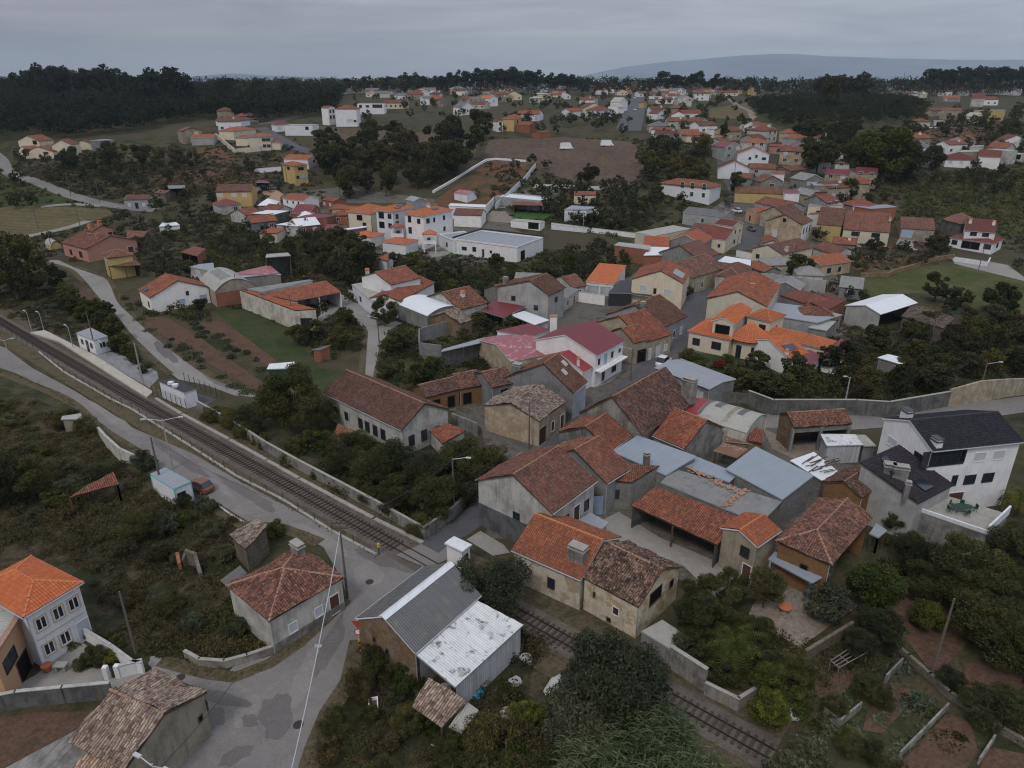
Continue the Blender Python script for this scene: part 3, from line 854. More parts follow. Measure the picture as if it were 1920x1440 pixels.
def barrel(name,label,cat,t,a,b,c,he,rise,roof,wall,lm=None,stripes=(),endwall=None,low=None):
 """round-topped metal shed; the arch runs b to c, the length b to a"""
 b3,u,v,LU,LV,g,dev=frame_from(t,a,b,c,he)
 LOG.append((label,round(LU,1),round(LV,1),round(dev),tuple(round(x) for x in b3),he))
 ctr=b3+u*LU/2+v*LV/2; org=Vector((ctr.x,ctr.y,ground(ctr.x,ctr.y)))
 root=thing(name,label,cat,org,None,lm)
 n=14
 def arc(s):return v*LV*s+up(rise*(1-(2*s-1) ** 2))
 mb=MB(); acc=0
 for i in range(n):
  s0,s1=i/n,(i+1)/n; p0,p1=arc(s0),arc(s1); L=(p1-p0).length
  q=[b3+p0,b3+p1,b3+p1+u*LU,b3+p0+u*LU]
  mb.mi=0; mb.poly(q[::-1],[(LU,acc),(LU,acc+L),(0,acc+L),(0,acc)][::1])
  mb.poly([p-up(.08) for p in q],[(0,acc),(0,acc+L),(LU,acc+L),(LU,acc)])
  acc+=L
 ro=mb.build('roof',roof,root,org)
 for (f0,f1,s0,s1,mt) in stripes:
  sm=MB(); k=8
  for i in range(k):
   a0,a1=s0+(s1-s0)*i/k,s0+(s1-s0)*(i+1)/k
   q=[b3+arc(a0)+u*LU*f0,b3+arc(a1)+u*LU*f0,b3+arc(a1)+u*LU*f1,b3+arc(a0)+u*LU*f1]
   sm.poly([p+up(.05) for p in q][::-1])
  sm.build('roof_light',mt,ro,org)
 gz=min(ground(p.x,p.y) for p in (b3,b3+u*LU,b3+v*LV))-.8
 wm=MB()
 for e in (.12,LU-.12):
  pts=[b3+u*e+arc(i/n)-up(.09) for i in range(n+1)]
  ew=[Vector((pts[0].x,pts[0].y,gz))]+pts+[Vector((pts[-1].x,pts[-1].y,gz))]
  wm.mi=1 if endwall else 0; wm.poly(ew)
 wm.mi=0
 for s in (.01,.99):
  p,q_=b3+v*LV*s,b3+v*LV*s+u*LU
  wm.poly([Vector((p.x,p.y,gz)),Vector((q_.x,q_.y,gz)),q_-up(.05),p-up(.05)])
 wm.build('wall',[wall]+([endwall] if endwall else []),root,org)
 if low:
  lmb=MB(); e=b3+v*.0-u*.02
  for (p,q_) in ((b3-u*.0,b3+v*LV),):
   lmb.box(Vector((p.x,p.y,gz)),q_-p,-u*.08,up(g+low[1]-gz))
  lmb.build('brickwork',low[0],root,org)
 return root,org,(b3,u,v,LU,LV)

EXCL=[]
PAVED=('asphalt','asphalt_dark','concrete_road','paving','gravel','ballast','path_orange','turf','soil','dirt','stubble','field')
def sheet(name,poly3,mat,lift=.03,cell=3.0,kind='structure',label=None,cat=None):
 if mat in PAVED:EXCL.append([(p[0],p[1]) for p in poly3])
 pts=[Vector((p[0],p[1],0)) for p in poly3]
 bm=bmesh.new(); f=bm.faces.new([bm.verts.new(p) for p in pts])
 bmesh.ops.triangulate(bm,faces=bm.faces[:])
 xs=[p.x for p in pts]; ys=[p.y for p in pts]
 if max(max(xs)-min(xs),max(ys)-min(ys))>400:cell=max(cell,12)
 if min(ys)>150 or max(ys)>205:
  x=min(xs)
  n=int((max(xs)-min(xs))/(cell*2))+1
  for i in range(1,n):bmesh.ops.bisect_plane(bm,geom=bm.verts[:]+bm.edges[:]+bm.faces[:],plane_co=(min(xs)+i*cell*2,0,0),plane_no=(1,0,0))
  n=int((max(ys)-min(ys))/cell)+1
  for i in range(1,n):bmesh.ops.bisect_plane(bm,geom=bm.verts[:]+bm.edges[:]+bm.faces[:],plane_co=(0,min(ys)+i*cell,0),plane_no=(0,1,0))
 for v in bm.verts:v.co.z=ground(v.co.x,v.co.y)+lift
 for f in bm.faces:
  if f.normal.z<0:f.normal_flip()
 bmesh.ops.recalc_face_normals(bm,faces=bm.faces[:])
 me=bpy.data.meshes.new(name); bm.to_mesh(me); bm.free()
 me.materials.append(M[mat])
 o=bpy.data.objects.new(name,me); link(o)
 if kind:o['kind']=kind
 if label:o['label']=label
 if cat:o['category']=cat
 return o
def area(name,t,pixels,mat,lift=.03,**kw):
 return sheet(name,[at(*P(t,p)) for p in pixels],mat,lift,**kw)
def ribbon_pts(t,pixels,w,world=None):
 c=world or [at(*P(t,p)) for p in pixels]
 pts=[]
 for i in range(len(c)-1):
  p0,p1,p2,p3=c[max(0,i-1)],c[i],c[i+1],c[min(len(c)-1,i+2)]
  k=max(1,int((p2-p1).length/3))
  for j in range(k):
   s=j/k
   pts.append(.5*((2*p1)+(p2-p0)*s+(2*p0-5*p1+4*p2-p3)*s*s+(3*p1-p0-3*p2+p3)*s ** 3))
 pts.append(c[-1])
 return pts
def ribbon(name,t,pixels,w,mat,lift=.05,world=None,kind='structure',side=0,label=None,cat=None,thick=0):
 pts=ribbon_pts(t,pixels,w,world)
 mb=MB(); L_,R_=[],[]
 for i,p in enumerate(pts):
  d=(pts[min(len(pts)-1,i+1)]-pts[max(0,i-1)]); d.z=0; d.normalize(); n=Vector((-d.y,d.x,0))
  a,b=p+n*(w/2+side),p-n*(w/2-side)
  for q in (a,b):q.z=ground(q.x,q.y)+lift
  L_.append(a); R_.append(b)
 for i in range(len(pts)-1):
  mb.poly([R_[i],R_[i+1],L_[i+1],L_[i]])
  if thick:
   for e in (L_,R_):
    mb.poly([e[i]-up(thick),e[i+1]-up(thick),e[i+1],e[i]])
 for i in range(0,len(pts)-1,4):
  j=min(len(pts)-1,i+4)
  if mat in PAVED:EXCL.append([tuple(L_[i].xy),tuple(L_[j].xy),tuple(R_[j].xy),tuple(R_[i].xy)])
 o=mb.build(name,mat)
 if kind:o['kind']=kind
 return o,pts

def wallrun(name,label,t,pixels,h,mat,th=.2,cat='wall',cap=None,lm=None,base=-.4,world=None,hs=None):
 w=world or [at(*P(t,p)) for p in pixels]
 c=w[len(w) // 2]; org=Vector((c.x,c.y,ground(c.x,c.y)))
 root=thing(name,label,cat,org,None,lm)
 mb=MB(); cm=MB()
 for i in range(len(w)-1):
  a,b=w[i].copy(),w[i+1].copy(); a.z=ground(a.x,a.y); b.z=ground(b.x,b.y)
  d=(b-a); d.z=0
  if d.length<.05:continue
  d.normalize(); n=Vector((-d.y,d.x,0))*th/2
  k=max(1,int((b-a).length/8)); 
  for j in range(k):
   p,q=a.lerp(b,j/k),a.lerp(b,(j+1)/k)
   if j==k-1:q=q+d*th/2*.98
   p.z=ground(p.x,p.y); q.z=ground(q.x,q.y)
   zb=min(p.z,q.z)+base
   ha=h if hs is None else hs[i]+(hs[i+1]-hs[i])*j/k
   hb=h if hs is None else hs[i]+(hs[i+1]-hs[i])*(j+1)/k
   lo=[Vector((x.x,x.y,zb)) for x in (p-n,q-n,q+n,p+n)]
   hi=[p-n+up(ha),q-n+up(hb),q+n+up(hb),p+n+up(ha)]
   mb.poly(hi)
   for m_ in range(4):mb.poly([lo[m_],lo[(m_+1) % 4],hi[(m_+1) % 4],hi[m_]])
   if cap:
    n2=n*1.35
    lo2=[hi[0]-n*.35,hi[1]-n*.35,hi[2]+n*.35,hi[3]+n*.35]
    cm.poly([x+up(.07) for x in lo2])
    for m_ in range(4):cm.poly([lo2[m_],lo2[(m_+1) % 4],lo2[(m_+1) % 4]+up(.07),lo2[m_]+up(.07)])
 mb.build('wall_body',mat,root,org)
 if cap and cm.f:cm.build('coping',cap,root,org)
 return root,w

def quads_mesh(name,cen,size,rs,mat,up_bias=0.0,elong=1.0,droop=0):
 n=len(cen)
 a=rs.normal(size=(n,3)); a[:,2] *= (1-up_bias); a /= np.linalg.norm(a,axis=1)[:,None]
 b=rs.normal(size=(n,3)); b -= a*(a*b).sum(1)[:,None]; b /= np.linalg.norm(b,axis=1)[:,None]
 s=size if hasattr(size,'__len__') else np.full(n,size)
 s=s[:,None]*(.7+.6*rs.rand(n,1))
 A,B_=a*s*elong*.5,b*s*.5
 V=np.stack([cen-A-B_*.6,cen+A*.2-B_,cen+A+B_*.5,cen-A*.3+B_],1).reshape(-1,3)
 F=np.arange(n*4)
 me=bpy.data.meshes.new(name); me.vertices.add(n*4); me.vertices.foreach_set('co',V.astype(np.float32).ravel())
 me.loops.add(n*4); me.loops.foreach_set('vertex_index',F)
 me.polygons.add(n); me.polygons.foreach_set('loop_start',np.arange(n)*4); me.update(calc_edges=True)
 if mat:me.materials.append(M[mat])
 return me
def crown_points(rs,n,kind,K=None):
 """leaf positions for a tree of height 1 standing at the origin"""
 pts=[]
 if kind=='round':K=K or 26; zc,rx,rz,cr_=.58,.36,.38,.115
 elif kind=='spread':K=K or 30; zc,rx,rz,cr_=.58,.46,.33,.115
 elif kind=='bush':K=K or 22; zc,rx,rz,cr_=.46,.50,.42,.15
 elif kind=='tall':K=K or 26; zc,rx,rz,cr_=.60,.19,.38,.085
 elif kind=='gum':K=K or 20; zc,rx,rz,cr_=.74,.17,.22,.075
 elif kind=='cone':K=K or 26; zc,rx,rz,cr_=.5,.2,.45,.07
 elif kind=='ball':K=K or 40; zc,rx,rz,cr_=.60,.37,.38,.12
 cs=[]
 while len(cs)<K:
  p=rs.normal(size=3); p /= np.linalg.norm(p); p *= (.45+.55*rs.rand() ** .5)*(1 if kind != 'ball' else 1)
  if kind=='ball':p /= np.linalg.norm(p); p *= .82
  c=np.array([p[0]*rx,p[1]*rx,zc+p[2]*rz])
  if kind=='cone':
   z=.12+.86*rs.rand(); r=(1-z)*.26+.02; th=rs.rand()*6.283; c=np.array([math.cos(th)*r,math.sin(th)*r,z])
  if kind=='gum' and rs.rand()<.25:c[2] -= .25*rs.rand()
  if c[2]<.08:continue
  cs.append(c)
 cs=np.array(cs); rad=cr_*(.45+1.1*rs.rand(K))
 w=rad ** 2; w /= w.sum()
 idx=rs.choice(K,n,p=w)
 d=rs.normal(size=(n,3)); d /= np.linalg.norm(d,axis=1)[:,None]
 rr=rad[idx][:,None]*(.55+.5*rs.rand(n,1))
 p=cs[idx]+d*rr*np.array([1,1,.8])
 p[:,2]=np.maximum(p[:,2],.02)
 return p,cs,rad
def trunk_mesh(rs,cs,kind,mat='bark'):
 mb=MB(); zt=.45 if kind in ('round','spread','ball') else (.35 if kind=='bush' else .9)
 r={'round':.028,'spread':.032,'ball':.028,'bush':.02,'tall':.016,'gum':.011,'cone':.014}[kind]
 pt=Vector((0,0,-.03)); k=4; prev=pt
 P_=[pt]
 for i in range(1,k+1):P_.append(Vector((rs.normal()*.012,rs.normal()*.012,zt*i/k)))
 for i in range(k):mb.tube(P_[i],P_[i+1],r*(1-.17*i),r*(1-.17*(i+1)),7,cap=False)
 for c in cs[::max(1,len(cs) // 9)]:
  z0=min(zt*.95,max(.12,c[2]*.62)); s=Vector((0,0,z0)); e=Vector(c)
  m_=s.lerp(e,.5)+Vector((0,0,.02))
  mb.tube(s,m_,r*.42,r*.26,5,cap=False); mb.tube(m_,e,r*.26,r*.1,5,cap=False)
 o=mb.build('trunk',mat); me=o.data; bpy.data.objects.remove(o); return me
TREEM={}
def tree_kind(key,kind,n,leaf,mat,seeds=3,bark='bark',K=None,elong=1.0):
 L_=[]
 for s in range(seeds):
  rs=np.random.RandomState(hash_(key)+s*17)
  p,cs,rad=crown_points(rs,n,kind,K)
  L_.append((quads_mesh('crown',p,leaf,rs,mat,elong=elong),trunk_mesh(rs,cs,kind,bark)))
 TREEM[key]=L_
def hash_(s):return sum(ord(c)*(i*7+1) for i,c in enumerate(s)) % 90000
tree_kind('dark_near','round',22000,.018,'leaf_dark',3,K=40)
tree_kind('green_near','spread',20000,.018,'leaf',3,K=36)
tree_kind('citrus','ball',11000,.030,'leaf_bright',2,K=46)
tree_kind('citrus_yellow','bush',9000,.034,'leaf_yellow',1,K=34)
tree_kind('olive_near','bush',20000,.016,'leaf_olive',3,K=46,elong=2.6)
tree_kind('bush_near','bush',12000,.026,'leaf',3,K=34)
tree_kind('bush_dark','bush',12000,.026,'leaf_dark',3,K=34)
tree_kind('bush_olive','bush',5000,.044,'leaf_olive',2)
tree_kind('bush_brown','bush',5000,.044,'leaf_brown',2)
tree_kind('bush_bright','bush',6000,.040,'leaf_bright',2)
tree_kind('bush_red','bush',4000,.05,'leaf_red',1)
tree_kind('mid','round',4200,.044,'leaf',4)
tree_kind('mid_dark','round',4200,.044,'leaf_dark',4)
tree_kind('mid_brown','round',4200,.042,'leaf_brown',3)
tree_kind('mid_bright','round',4200,.044,'leaf_bright',2)
tree_kind('spread','spread',5200,.042,'leaf_dark',3)
tree_kind('tallg','tall',3000,.036,'leaf_dark',3)
tree_kind('gum','gum',1500,.036,'leaf_far',5,'bark_pale')
tree_kind('fir','cone',2200,.034,'leaf_far',3)
tree_kind('farround','round',1300,.066,'leaf_far',3)
FORM=dict(dark_near='dense dark leafy',green_near='green leafy',citrus='glossy bright green',citrus_yellow='yellow-green',olive_near='grey-green feathery',bush_near='green bushy',bush_dark='dark bushy',
   bush_olive='grey-green bushy',bush_brown='brownish bushy',bush_bright='bright green bushy',bush_red='dark red',mid='mid green round',mid_dark='dark green round',mid_brown='brownish round',
   mid_bright='yellowish round',spread='dark broad',tallg='tall narrow dark',gum='tall bare-stemmed',fir='pointed dark conifer',farround='distant dark round')
NAMEOF=dict(citrus='citrus_tree',citrus_yellow='citrus_tree',gum='eucalyptus_tree',fir='conifer_tree')
TREES=[]
def tree(key,u,v,h,wide=1.0,group=None,loc=None,label=None,flat_=None):
 p=loc if loc is not None else at(u,v)
 z=ground(p.x,p.y); rs=random.Random(int(u*31+v*17+h*5))
 var=rs.randrange(len(TREEM[key])); rz=rs.random()*6.28
 q=px((p.x,p.y,z))
 TREES.append(dict(key=key,p=Vector((p.x,p.y,z)),h=h,w=wide,label=label,group=group,var=var,rz=rz,size=h*wide/q[2],u=q[0],v=q[1],zs=h if flat_ is None else flat_))
 return TREES[-1]
def kind_name(key):return 'garden_bush' if key.startswith('bush') else NAMEOF.get(key,'leafy_tree')
def stand_trees():
 """the largest of each kind in the picture stand one by one; the many small ones beyond them are one mass"""
 byk={}
 for t in TREES:byk.setdefault(kind_name(t['key']),[]).append(t)
 rest=[]
 for nm,L in byk.items():
  L.sort(key=lambda t:-(t['size']+(9 if t['label'] else 0)))
  for t in L[:285]:
   isb=nm=='garden_bush'; cm,tm=TREEM[t['key']][t['var']]
   root=bpy.data.objects.new(nm,None); link(root); root.location=t['p']
   root['category']='bush' if isb else 'tree'; t['root']=root
   for n2,me in (('foliage' if isb else 'crown',cm),('trunk',tm)):
    o=bpy.data.objects.new(n2,me); link(o,root); o.rotation_euler=(0,0,t['rz']); o.scale=(t['h']*t['w'],t['h']*t['w'],t['zs'])
  rest+=L[285:]
 if rest:
  allp,allS=[],[]
  for t in rest:
   kd='gum' if t['key']=='gum' else 'round'
   p,cs,rad=crown_points(np.random.RandomState(t['var']+5),420,kd); w=t['h']*t['w']; c_,s_=math.cos(t['rz']),math.sin(t['rz'])
   allp.append(np.stack([t['p'].x+w*(p[:,0]*c_-p[:,1]*s_),t['p'].y+w*(p[:,0]*s_+p[:,1]*c_),t['p'].z+p[:,2]*t['h']],1)); allS.append(np.full(len(p),t['h']*.085))
  me=quads_mesh('distant_trees',np.concatenate(allp),np.concatenate(allS),np.random.RandomState(2),'leaf_dark'); o=bpy.data.objects.new('distant_trees',me); link(o); tag(o,'small distant trees and bushes scattered among the far houses','trees',None,'stuff')
def in_poly(x,y,poly):
 c=False; j=len(poly)-1
 for i in range(len(poly)):
  xi,yi=poly[i]; xj,yj=poly[j]
  if (yi>y) != (yj>y) and x<(xj-xi)*(y-yi)/(yj-yi)+xi:c=not c
  j=i
 return c
def scatter(keys,poly,n,h0,h1,seed=1,group='trees',wide=(.9,1.25),mind=2.5):
 """trees stood one by one inside an outline surveyed from the photo"""
 rs=random.Random(seed); xs=[p[0] for p in poly]; ys=[p[1] for p in poly]; got=[]; k=0
 W3=[at(*p) for p in poly]; wp=[(p.x,p.y) for p in W3]
 x0,x1,y0,y1=min(p[0] for p in wp),max(p[0] for p in wp),min(p[1] for p in wp),max(p[1] for p in wp)
 while len(got)<n and k<n*60:
  k+=1
  x,y=rs.uniform(x0,x1),rs.uniform(y0,y1)
  if not in_poly(x,y,wp):continue
  if any((x-a) ** 2+(y-b) ** 2<mind ** 2 for a,b in got):continue
  got.append((x,y)); q=px((x,y,ground(x,y)))
  tree(rs.choice(keys),q[0],q[1],rs.uniform(h0,h1),rs.uniform(*wide),group,loc=Vector((x,y,0)))

EXB=[]
def excl_boxes():
 EXB.clear()
 for e in EXCL:EXB.append((min(p[0] for p in e),max(p[0] for p in e),min(p[1] for p in e),max(p[1] for p in e),e))
def undergrowth(name,label,polys,dens,h,leaf,mat,seed=5,t='F',clump=.35,holes=(),thin=.0,cat='undergrowth'):
 """brambles, weeds and grass that nobody could count: one mesh of leaf-sized faces"""
 rs=np.random.RandomState(seed); allp=[]; sz=[]
 for poly in polys:
  W3=[at(*P(t,p)) for p in poly]; wp=[(p.x,p.y) for p in W3]
  x0,x1,y0,y1=min(p[0] for p in wp),max(p[0] for p in wp),min(p[1] for p in wp),max(p[1] for p in wp)
  A=0
  for i in range(len(wp)):a,b=wp[i],wp[(i+1) % len(wp)]; A+=a[0]*b[1]-b[0]*a[1]
  A=abs(A)/2; nm=int(A*clump)
  if nm<1:continue
  c=np.stack([rs.uniform(x0,x1,nm*4),rs.uniform(y0,y1,nm*4)],1)
  c=np.array([p for p in c if in_poly(p[0],p[1],wp) and mnoise.noise(Vector((p[0]*.16,p[1]*.16,seed)))>thin-.35])
  if len(c)==0:continue
  c=c[:nm]
  ex=[] if name in ('vegetables','leaf_clumps','roof_weeds','hedge_vine') else [e for e in EXB if e[1]>x0 and e[0]<x1 and e[3]>y0 and e[2]<y1]
  c=np.array([p for p in c if not any(e[0]<p[0]<e[1] and e[2]<p[1]<e[3] and in_poly(p[0],p[1],e[4]) for e in ex)])
  if len(c)==0:continue
  per=max(3,int(dens/clump))
  rad=.5+1.2*rs.rand(len(c)); hh=h*(.3+.9*np.array([max(0,mnoise.noise(Vector((p[0]*.11,p[1]*.11,seed+3.3)))+.45) for p in c]))
  idx=np.repeat(np.arange(len(c)),per)
  d=rs.normal(size=(len(idx),3)); d /= np.linalg.norm(d,axis=1)[:,None]; d[:,2]=np.abs(d[:,2])
  rr=(.35+.7*rs.rand(len(idx)))[:,None]
  q=np.zeros((len(idx),3)); q[:,:2]=c[idx]+d[:,:2]*rr*rad[idx][:,None]; q[:,2]=d[:,2]*rr[:,0]*hh[idx]
  gz=np.array([ground(p[0],p[1]) for p in c])
  q[:,2]+=gz[idx]
  allp.append(q)
 if not allp:print('EMPTY',label); return
 p=np.concatenate(allp)
 me=quads_mesh(name,p,leaf,rs,mat)
 o=bpy.data.objects.new(name,me); link(o); tag(o,label,cat,None,'stuff')
 return o

def forest(name,label,polys,spacing,h,mat='leaf_far',seed=3,nleaf=240,gum=.5,world_polys=None):
 """a wood so far off that it reads as one mass"""
 rs=np.random.RandomState(seed); r2=random.Random(seed)
 tpl=[]
 for s in range(6):
  kind='gum' if s % 2 and gum>.3 else 'round'
  p,cs,rad=crown_points(np.random.RandomState(seed*10+s),nleaf,kind)
  tpl.append(p)
 allp=[]; allS=[]
 for k_,poly in enumerate(world_polys or polys):
  wp=poly if world_polys else [(q.x,q.y) for q in (at(*p) for p in poly)]
  x0,x1,y0,y1=min(p[0] for p in wp),max(p[0] for p in wp),min(p[1] for p in wp),max(p[1] for p in wp)
  y=y0
  while y<y1:
   x=x0
   while x<x1:
    xx,yy=x+r2.uniform(-.45,.45)*spacing,y+r2.uniform(-.45,.45)*spacing
    if in_poly(xx,yy,wp):
     hh=h*r2.uniform(.65,1.25); t_=tpl[r2.randrange(6)]; an=r2.random()*6.28
     ca,sa=math.cos(an),math.sin(an); q=t_*hh
     w=1.35
     allp.append(np.stack([xx+w*(q[:,0]*ca-q[:,1]*sa),yy+w*(q[:,0]*sa+q[:,1]*ca),ground(xx,yy)+q[:,2]*.97],1))
     allS.append(np.full(len(q),hh*.075))
    x+=spacing
   y+=spacing
 p=np.concatenate(allp)
 me=quads_mesh(name,p,np.concatenate(allS),rs,mat)
 o=bpy.data.objects.new(name,me); link(o); tag(o,label,'wood',None,'stuff'); return o

def palm(label,u,v,h,crown=2.6,spread=1,mat='leaf_bright',loc=None,lm=None,nfr=34):
 p=loc or at(u,v); org=Vector((p.x,p.y,ground(p.x,p.y)))
 root=thing('palm_tree',label,'palm tree',org,None,lm)
 mb=MB()
 if h>.6:
  for i in range(8):mb.tube(org+up(h*i/8-.1),org+up(h*(i+1)/8-.1),.24-.01*i,.2-.01*i,9,cap=False)
  mb.build('trunk','bark',root,org)
 rs=random.Random(int(u)); fm=MB()
 for k in range(nfr):
  an=k*2.399+rs.random()*.3; el=rs.uniform(.1,1.25); L=crown*rs.uniform(.8,1.1)
  d=Vector((math.cos(an),math.sin(an),0)); side=Vector((-d.y,d.x,0)); q=org+up(h); ns=7
  prev=q; a=el
  for s in range(ns):
   nx=prev+(d*math.cos(a)+up(math.sin(a)))*L/ns
   a -= .30
   for sg in (-1,1):
    for e in range(2):
     b0=prev.lerp(nx,e/2); tip=b0+side*sg*L*.20*math.sin(math.pi*(s+.6+e/2)/(ns+1))+d*L*.08-up(.06*L)
     w=(nx-prev)*.3
     fm.poly([b0,b0+w,tip])
   fm.tube(prev,nx,.03,.02,4,cap=False)
   prev=nx
 fm.build('fronds',mat,root,org)
 return root

def pole(label,u,v,h,arm=None,mat='wood_pole',name='utility_pole',cat='pole',cross=False,lm=None,loc=None,r=.13,lamps=1):
 p=loc or at(u,v); org=Vector((p.x,p.y,ground(p.x,p.y)))
 root=thing(name,label,cat,org,None,lm)
 mb=MB(); mb.tube(org-up(.3),org+up(h),r,r*.65,9); mb.build('mast',mat,root,org)
 if arm:
  d=Vector((arm[0],arm[1],0)); L=d.length; d.normalize()
  for s in ((1,) if lamps==1 else (1,-1)):
   am=MB(); e=org+up(h*.97); f=e+d*s*L+up(.35); am.tube(e,f,.045,.035,6); am.build('lamp_arm','metal',root,org)
   lm_=MB(); side=Vector((-d.y,d.x,0))
   lm_.box(f-side*.13-up(.06),d*s*.6,side*.26,up(.12)); l_=lm_.build('lamp_head','lamp_glass',root,org)
 if cross:
  cm=MB()
  for hh in (h-.25,h-.8):
   cm.box(org+Vector((-.8,-.05,hh)),(1.6,0,0),(0,.1,0),(0,0,.1))
   for x in (-.7,-.25,.25,.7):cm.tube(org+Vector((x,0,hh+.1)),org+Vector((x,0,hh+.3)),.04,.03,5)
  cm.build('crossarm','wood',root,org)
 return root,org
def wire(label,pts,sag=.8,r=.018):
 mid=(pts[0]+pts[-1])/2; root_org=Vector((mid.x,mid.y,mid.z))
 mb=MB()
 for a,b in zip(pts[:-1],pts[1:]):
  n=10; prev=a
  for i in range(1,n+1):
   s=i/n; q=a.lerp(b,s)-up(sag*4*s*(1-s)); mb.tube(prev,q,r,r,4,cap=False); prev=q
 o=mb.build('power_line','metal_dark',None,None)
 tag(o,label,'power line'); THINGS.append((o,mid,None)); return o

def car(label,u,v,ang,paint='car_orange',L=4.0,W=1.7,H=1.48,lm=None,name='parked_car',van=False,group=None):
 p=at(u,v); org=Vector((p.x,p.y,ground(p.x,p.y)+.05))
 root=thing(name,label,'car' if not van else 'van',org,group,lm)
 ca,sa=math.cos(ang),math.sin(ang)
 def T(x,y,z):return Vector((org.x+x*ca-y*sa,org.y+x*sa+y*ca,org.z+z))
 if van:secs=[(-.5,.46,.40,.22,.75),(-.47,.5,.44,.20,1.0),(-.2,.5,.46,.18,1.0),(.25,.5,.46,.18,1.0),(.40,.5,.45,.18,.92),(.5,.44,.38,.22,.72)]
 else:secs=[(-.5,.42,.36,.30,.70),(-.46,.49,.45,.22,.92),(-.30,.5,.47,.18,.94),(0,.5,.47,.17,.93),(.2,.5,.47,.17,.90),(.34,.49,.45,.18,.82),(.46,.46,.40,.22,.68),(.5,.40,.34,.30,.55)]
 zs=1.0
 ring=[]
 for (x,wb,wt,zb,zt) in secs:
  X=x*L; ring.append([T(X,-wb*W*.96,zb*zs),T(X,-wb*W,zb+(zt-zb)*.45),T(X,-wt*W,zt),T(X,wt*W,zt),T(X,wb*W,zb+(zt-zb)*.45),T(X,wb*W*.96,zb)])
 mb=MB()
 for i in range(len(ring)-1):
  for j in range(6):mb.poly([ring[i][j],ring[i][(j+1) % 6],ring[i+1][(j+1) % 6],ring[i+1][j]])
 mb.poly(ring[0][::-1]); mb.poly(ring[-1])
 bo=mb.build('body',paint,root,org)
 cb=[(-.46,.43,.92),(-.33,.37,H),(.02,.37,H),(.24,.44,.90)] if not van else [(-.48,.43,1.0),(-.44,.40,H),(.26,.40,H),(.40,.44,.95)]
 gm=MB(); rm=MB()
 low=[(cb[0][0],cb[0][2],cb[0][1]),(cb[3][0],cb[3][2],cb[3][1])]
 a0,a1,a2,a3=cb
 for sg in (-1,1):
  q=[T(a0[0]*L,sg*a0[1]*W,a0[2]),T(a3[0]*L,sg*a3[1]*W,a3[2]),T(a2[0]*L,sg*a2[1]*W,a2[2]),T(a1[0]*L,sg*a1[1]*W,a1[2])]
  gm.poly(q if sg<0 else q[::-1])
 gm.poly([T(a0[0]*L,a0[1]*W,a0[2]),T(a0[0]*L,-a0[1]*W,a0[2]),T(a1[0]*L,-a1[1]*W,a1[2]),T(a1[0]*L,a1[1]*W,a1[2])])
 gm.poly([T(a3[0]*L,-a3[1]*W,a3[2]),T(a3[0]*L,a3[1]*W,a3[2]),T(a2[0]*L,a2[1]*W,a2[2]),T(a2[0]*L,-a2[1]*W,a2[2])])
 gm.build('windows','glass' if not van else 'paint_white',root,org)
 rm.slab([T(a1[0]*L,-a1[1]*W*1.02,H+.03),T(a2[0]*L,-a2[1]*W*1.02,H+.03),T(a2[0]*L,a2[1]*W*1.02,H+.03),T(a1[0]*L,a1[1]*W*1.02,H+.03)],.07)
 rm.build('car_roof',paint,root,org)
 for sx in (-.31,.31):
  for sg in (-1,1):
   wm=MB(); c0=T(sx*L,sg*(W/2-.2),.30); c1=T(sx*L,sg*(W/2+.01),.30); wm.tube(c0,c1,.31,.31,14); w_=wm.build('wheel','rubber',root,org)
   hm=MB(); hm.tube(c1,T(sx*L,sg*(W/2+.03),.30),.18,.16,10); hm.build('rim','metal',w_,org)
 for sg in (-1,1):
  hm=MB(); hm.box(T(.485*L,sg*W*.34-.14,.58),(T(.03,0,0)-T(0,0,0)),(T(0,.28,0)-T(0,0,0)),up(.14)); hm.build('headlight','lamp_glass',root,org)
  tm=MB(); tm.box(T(-.50*L,sg*W*.36-.1,.66),(T(.05,0,0)-T(0,0,0)),(T(0,.2,0)-T(0,0,0)),up(.2)); tm.build('tail_light','red_paint',root,org)
 return root

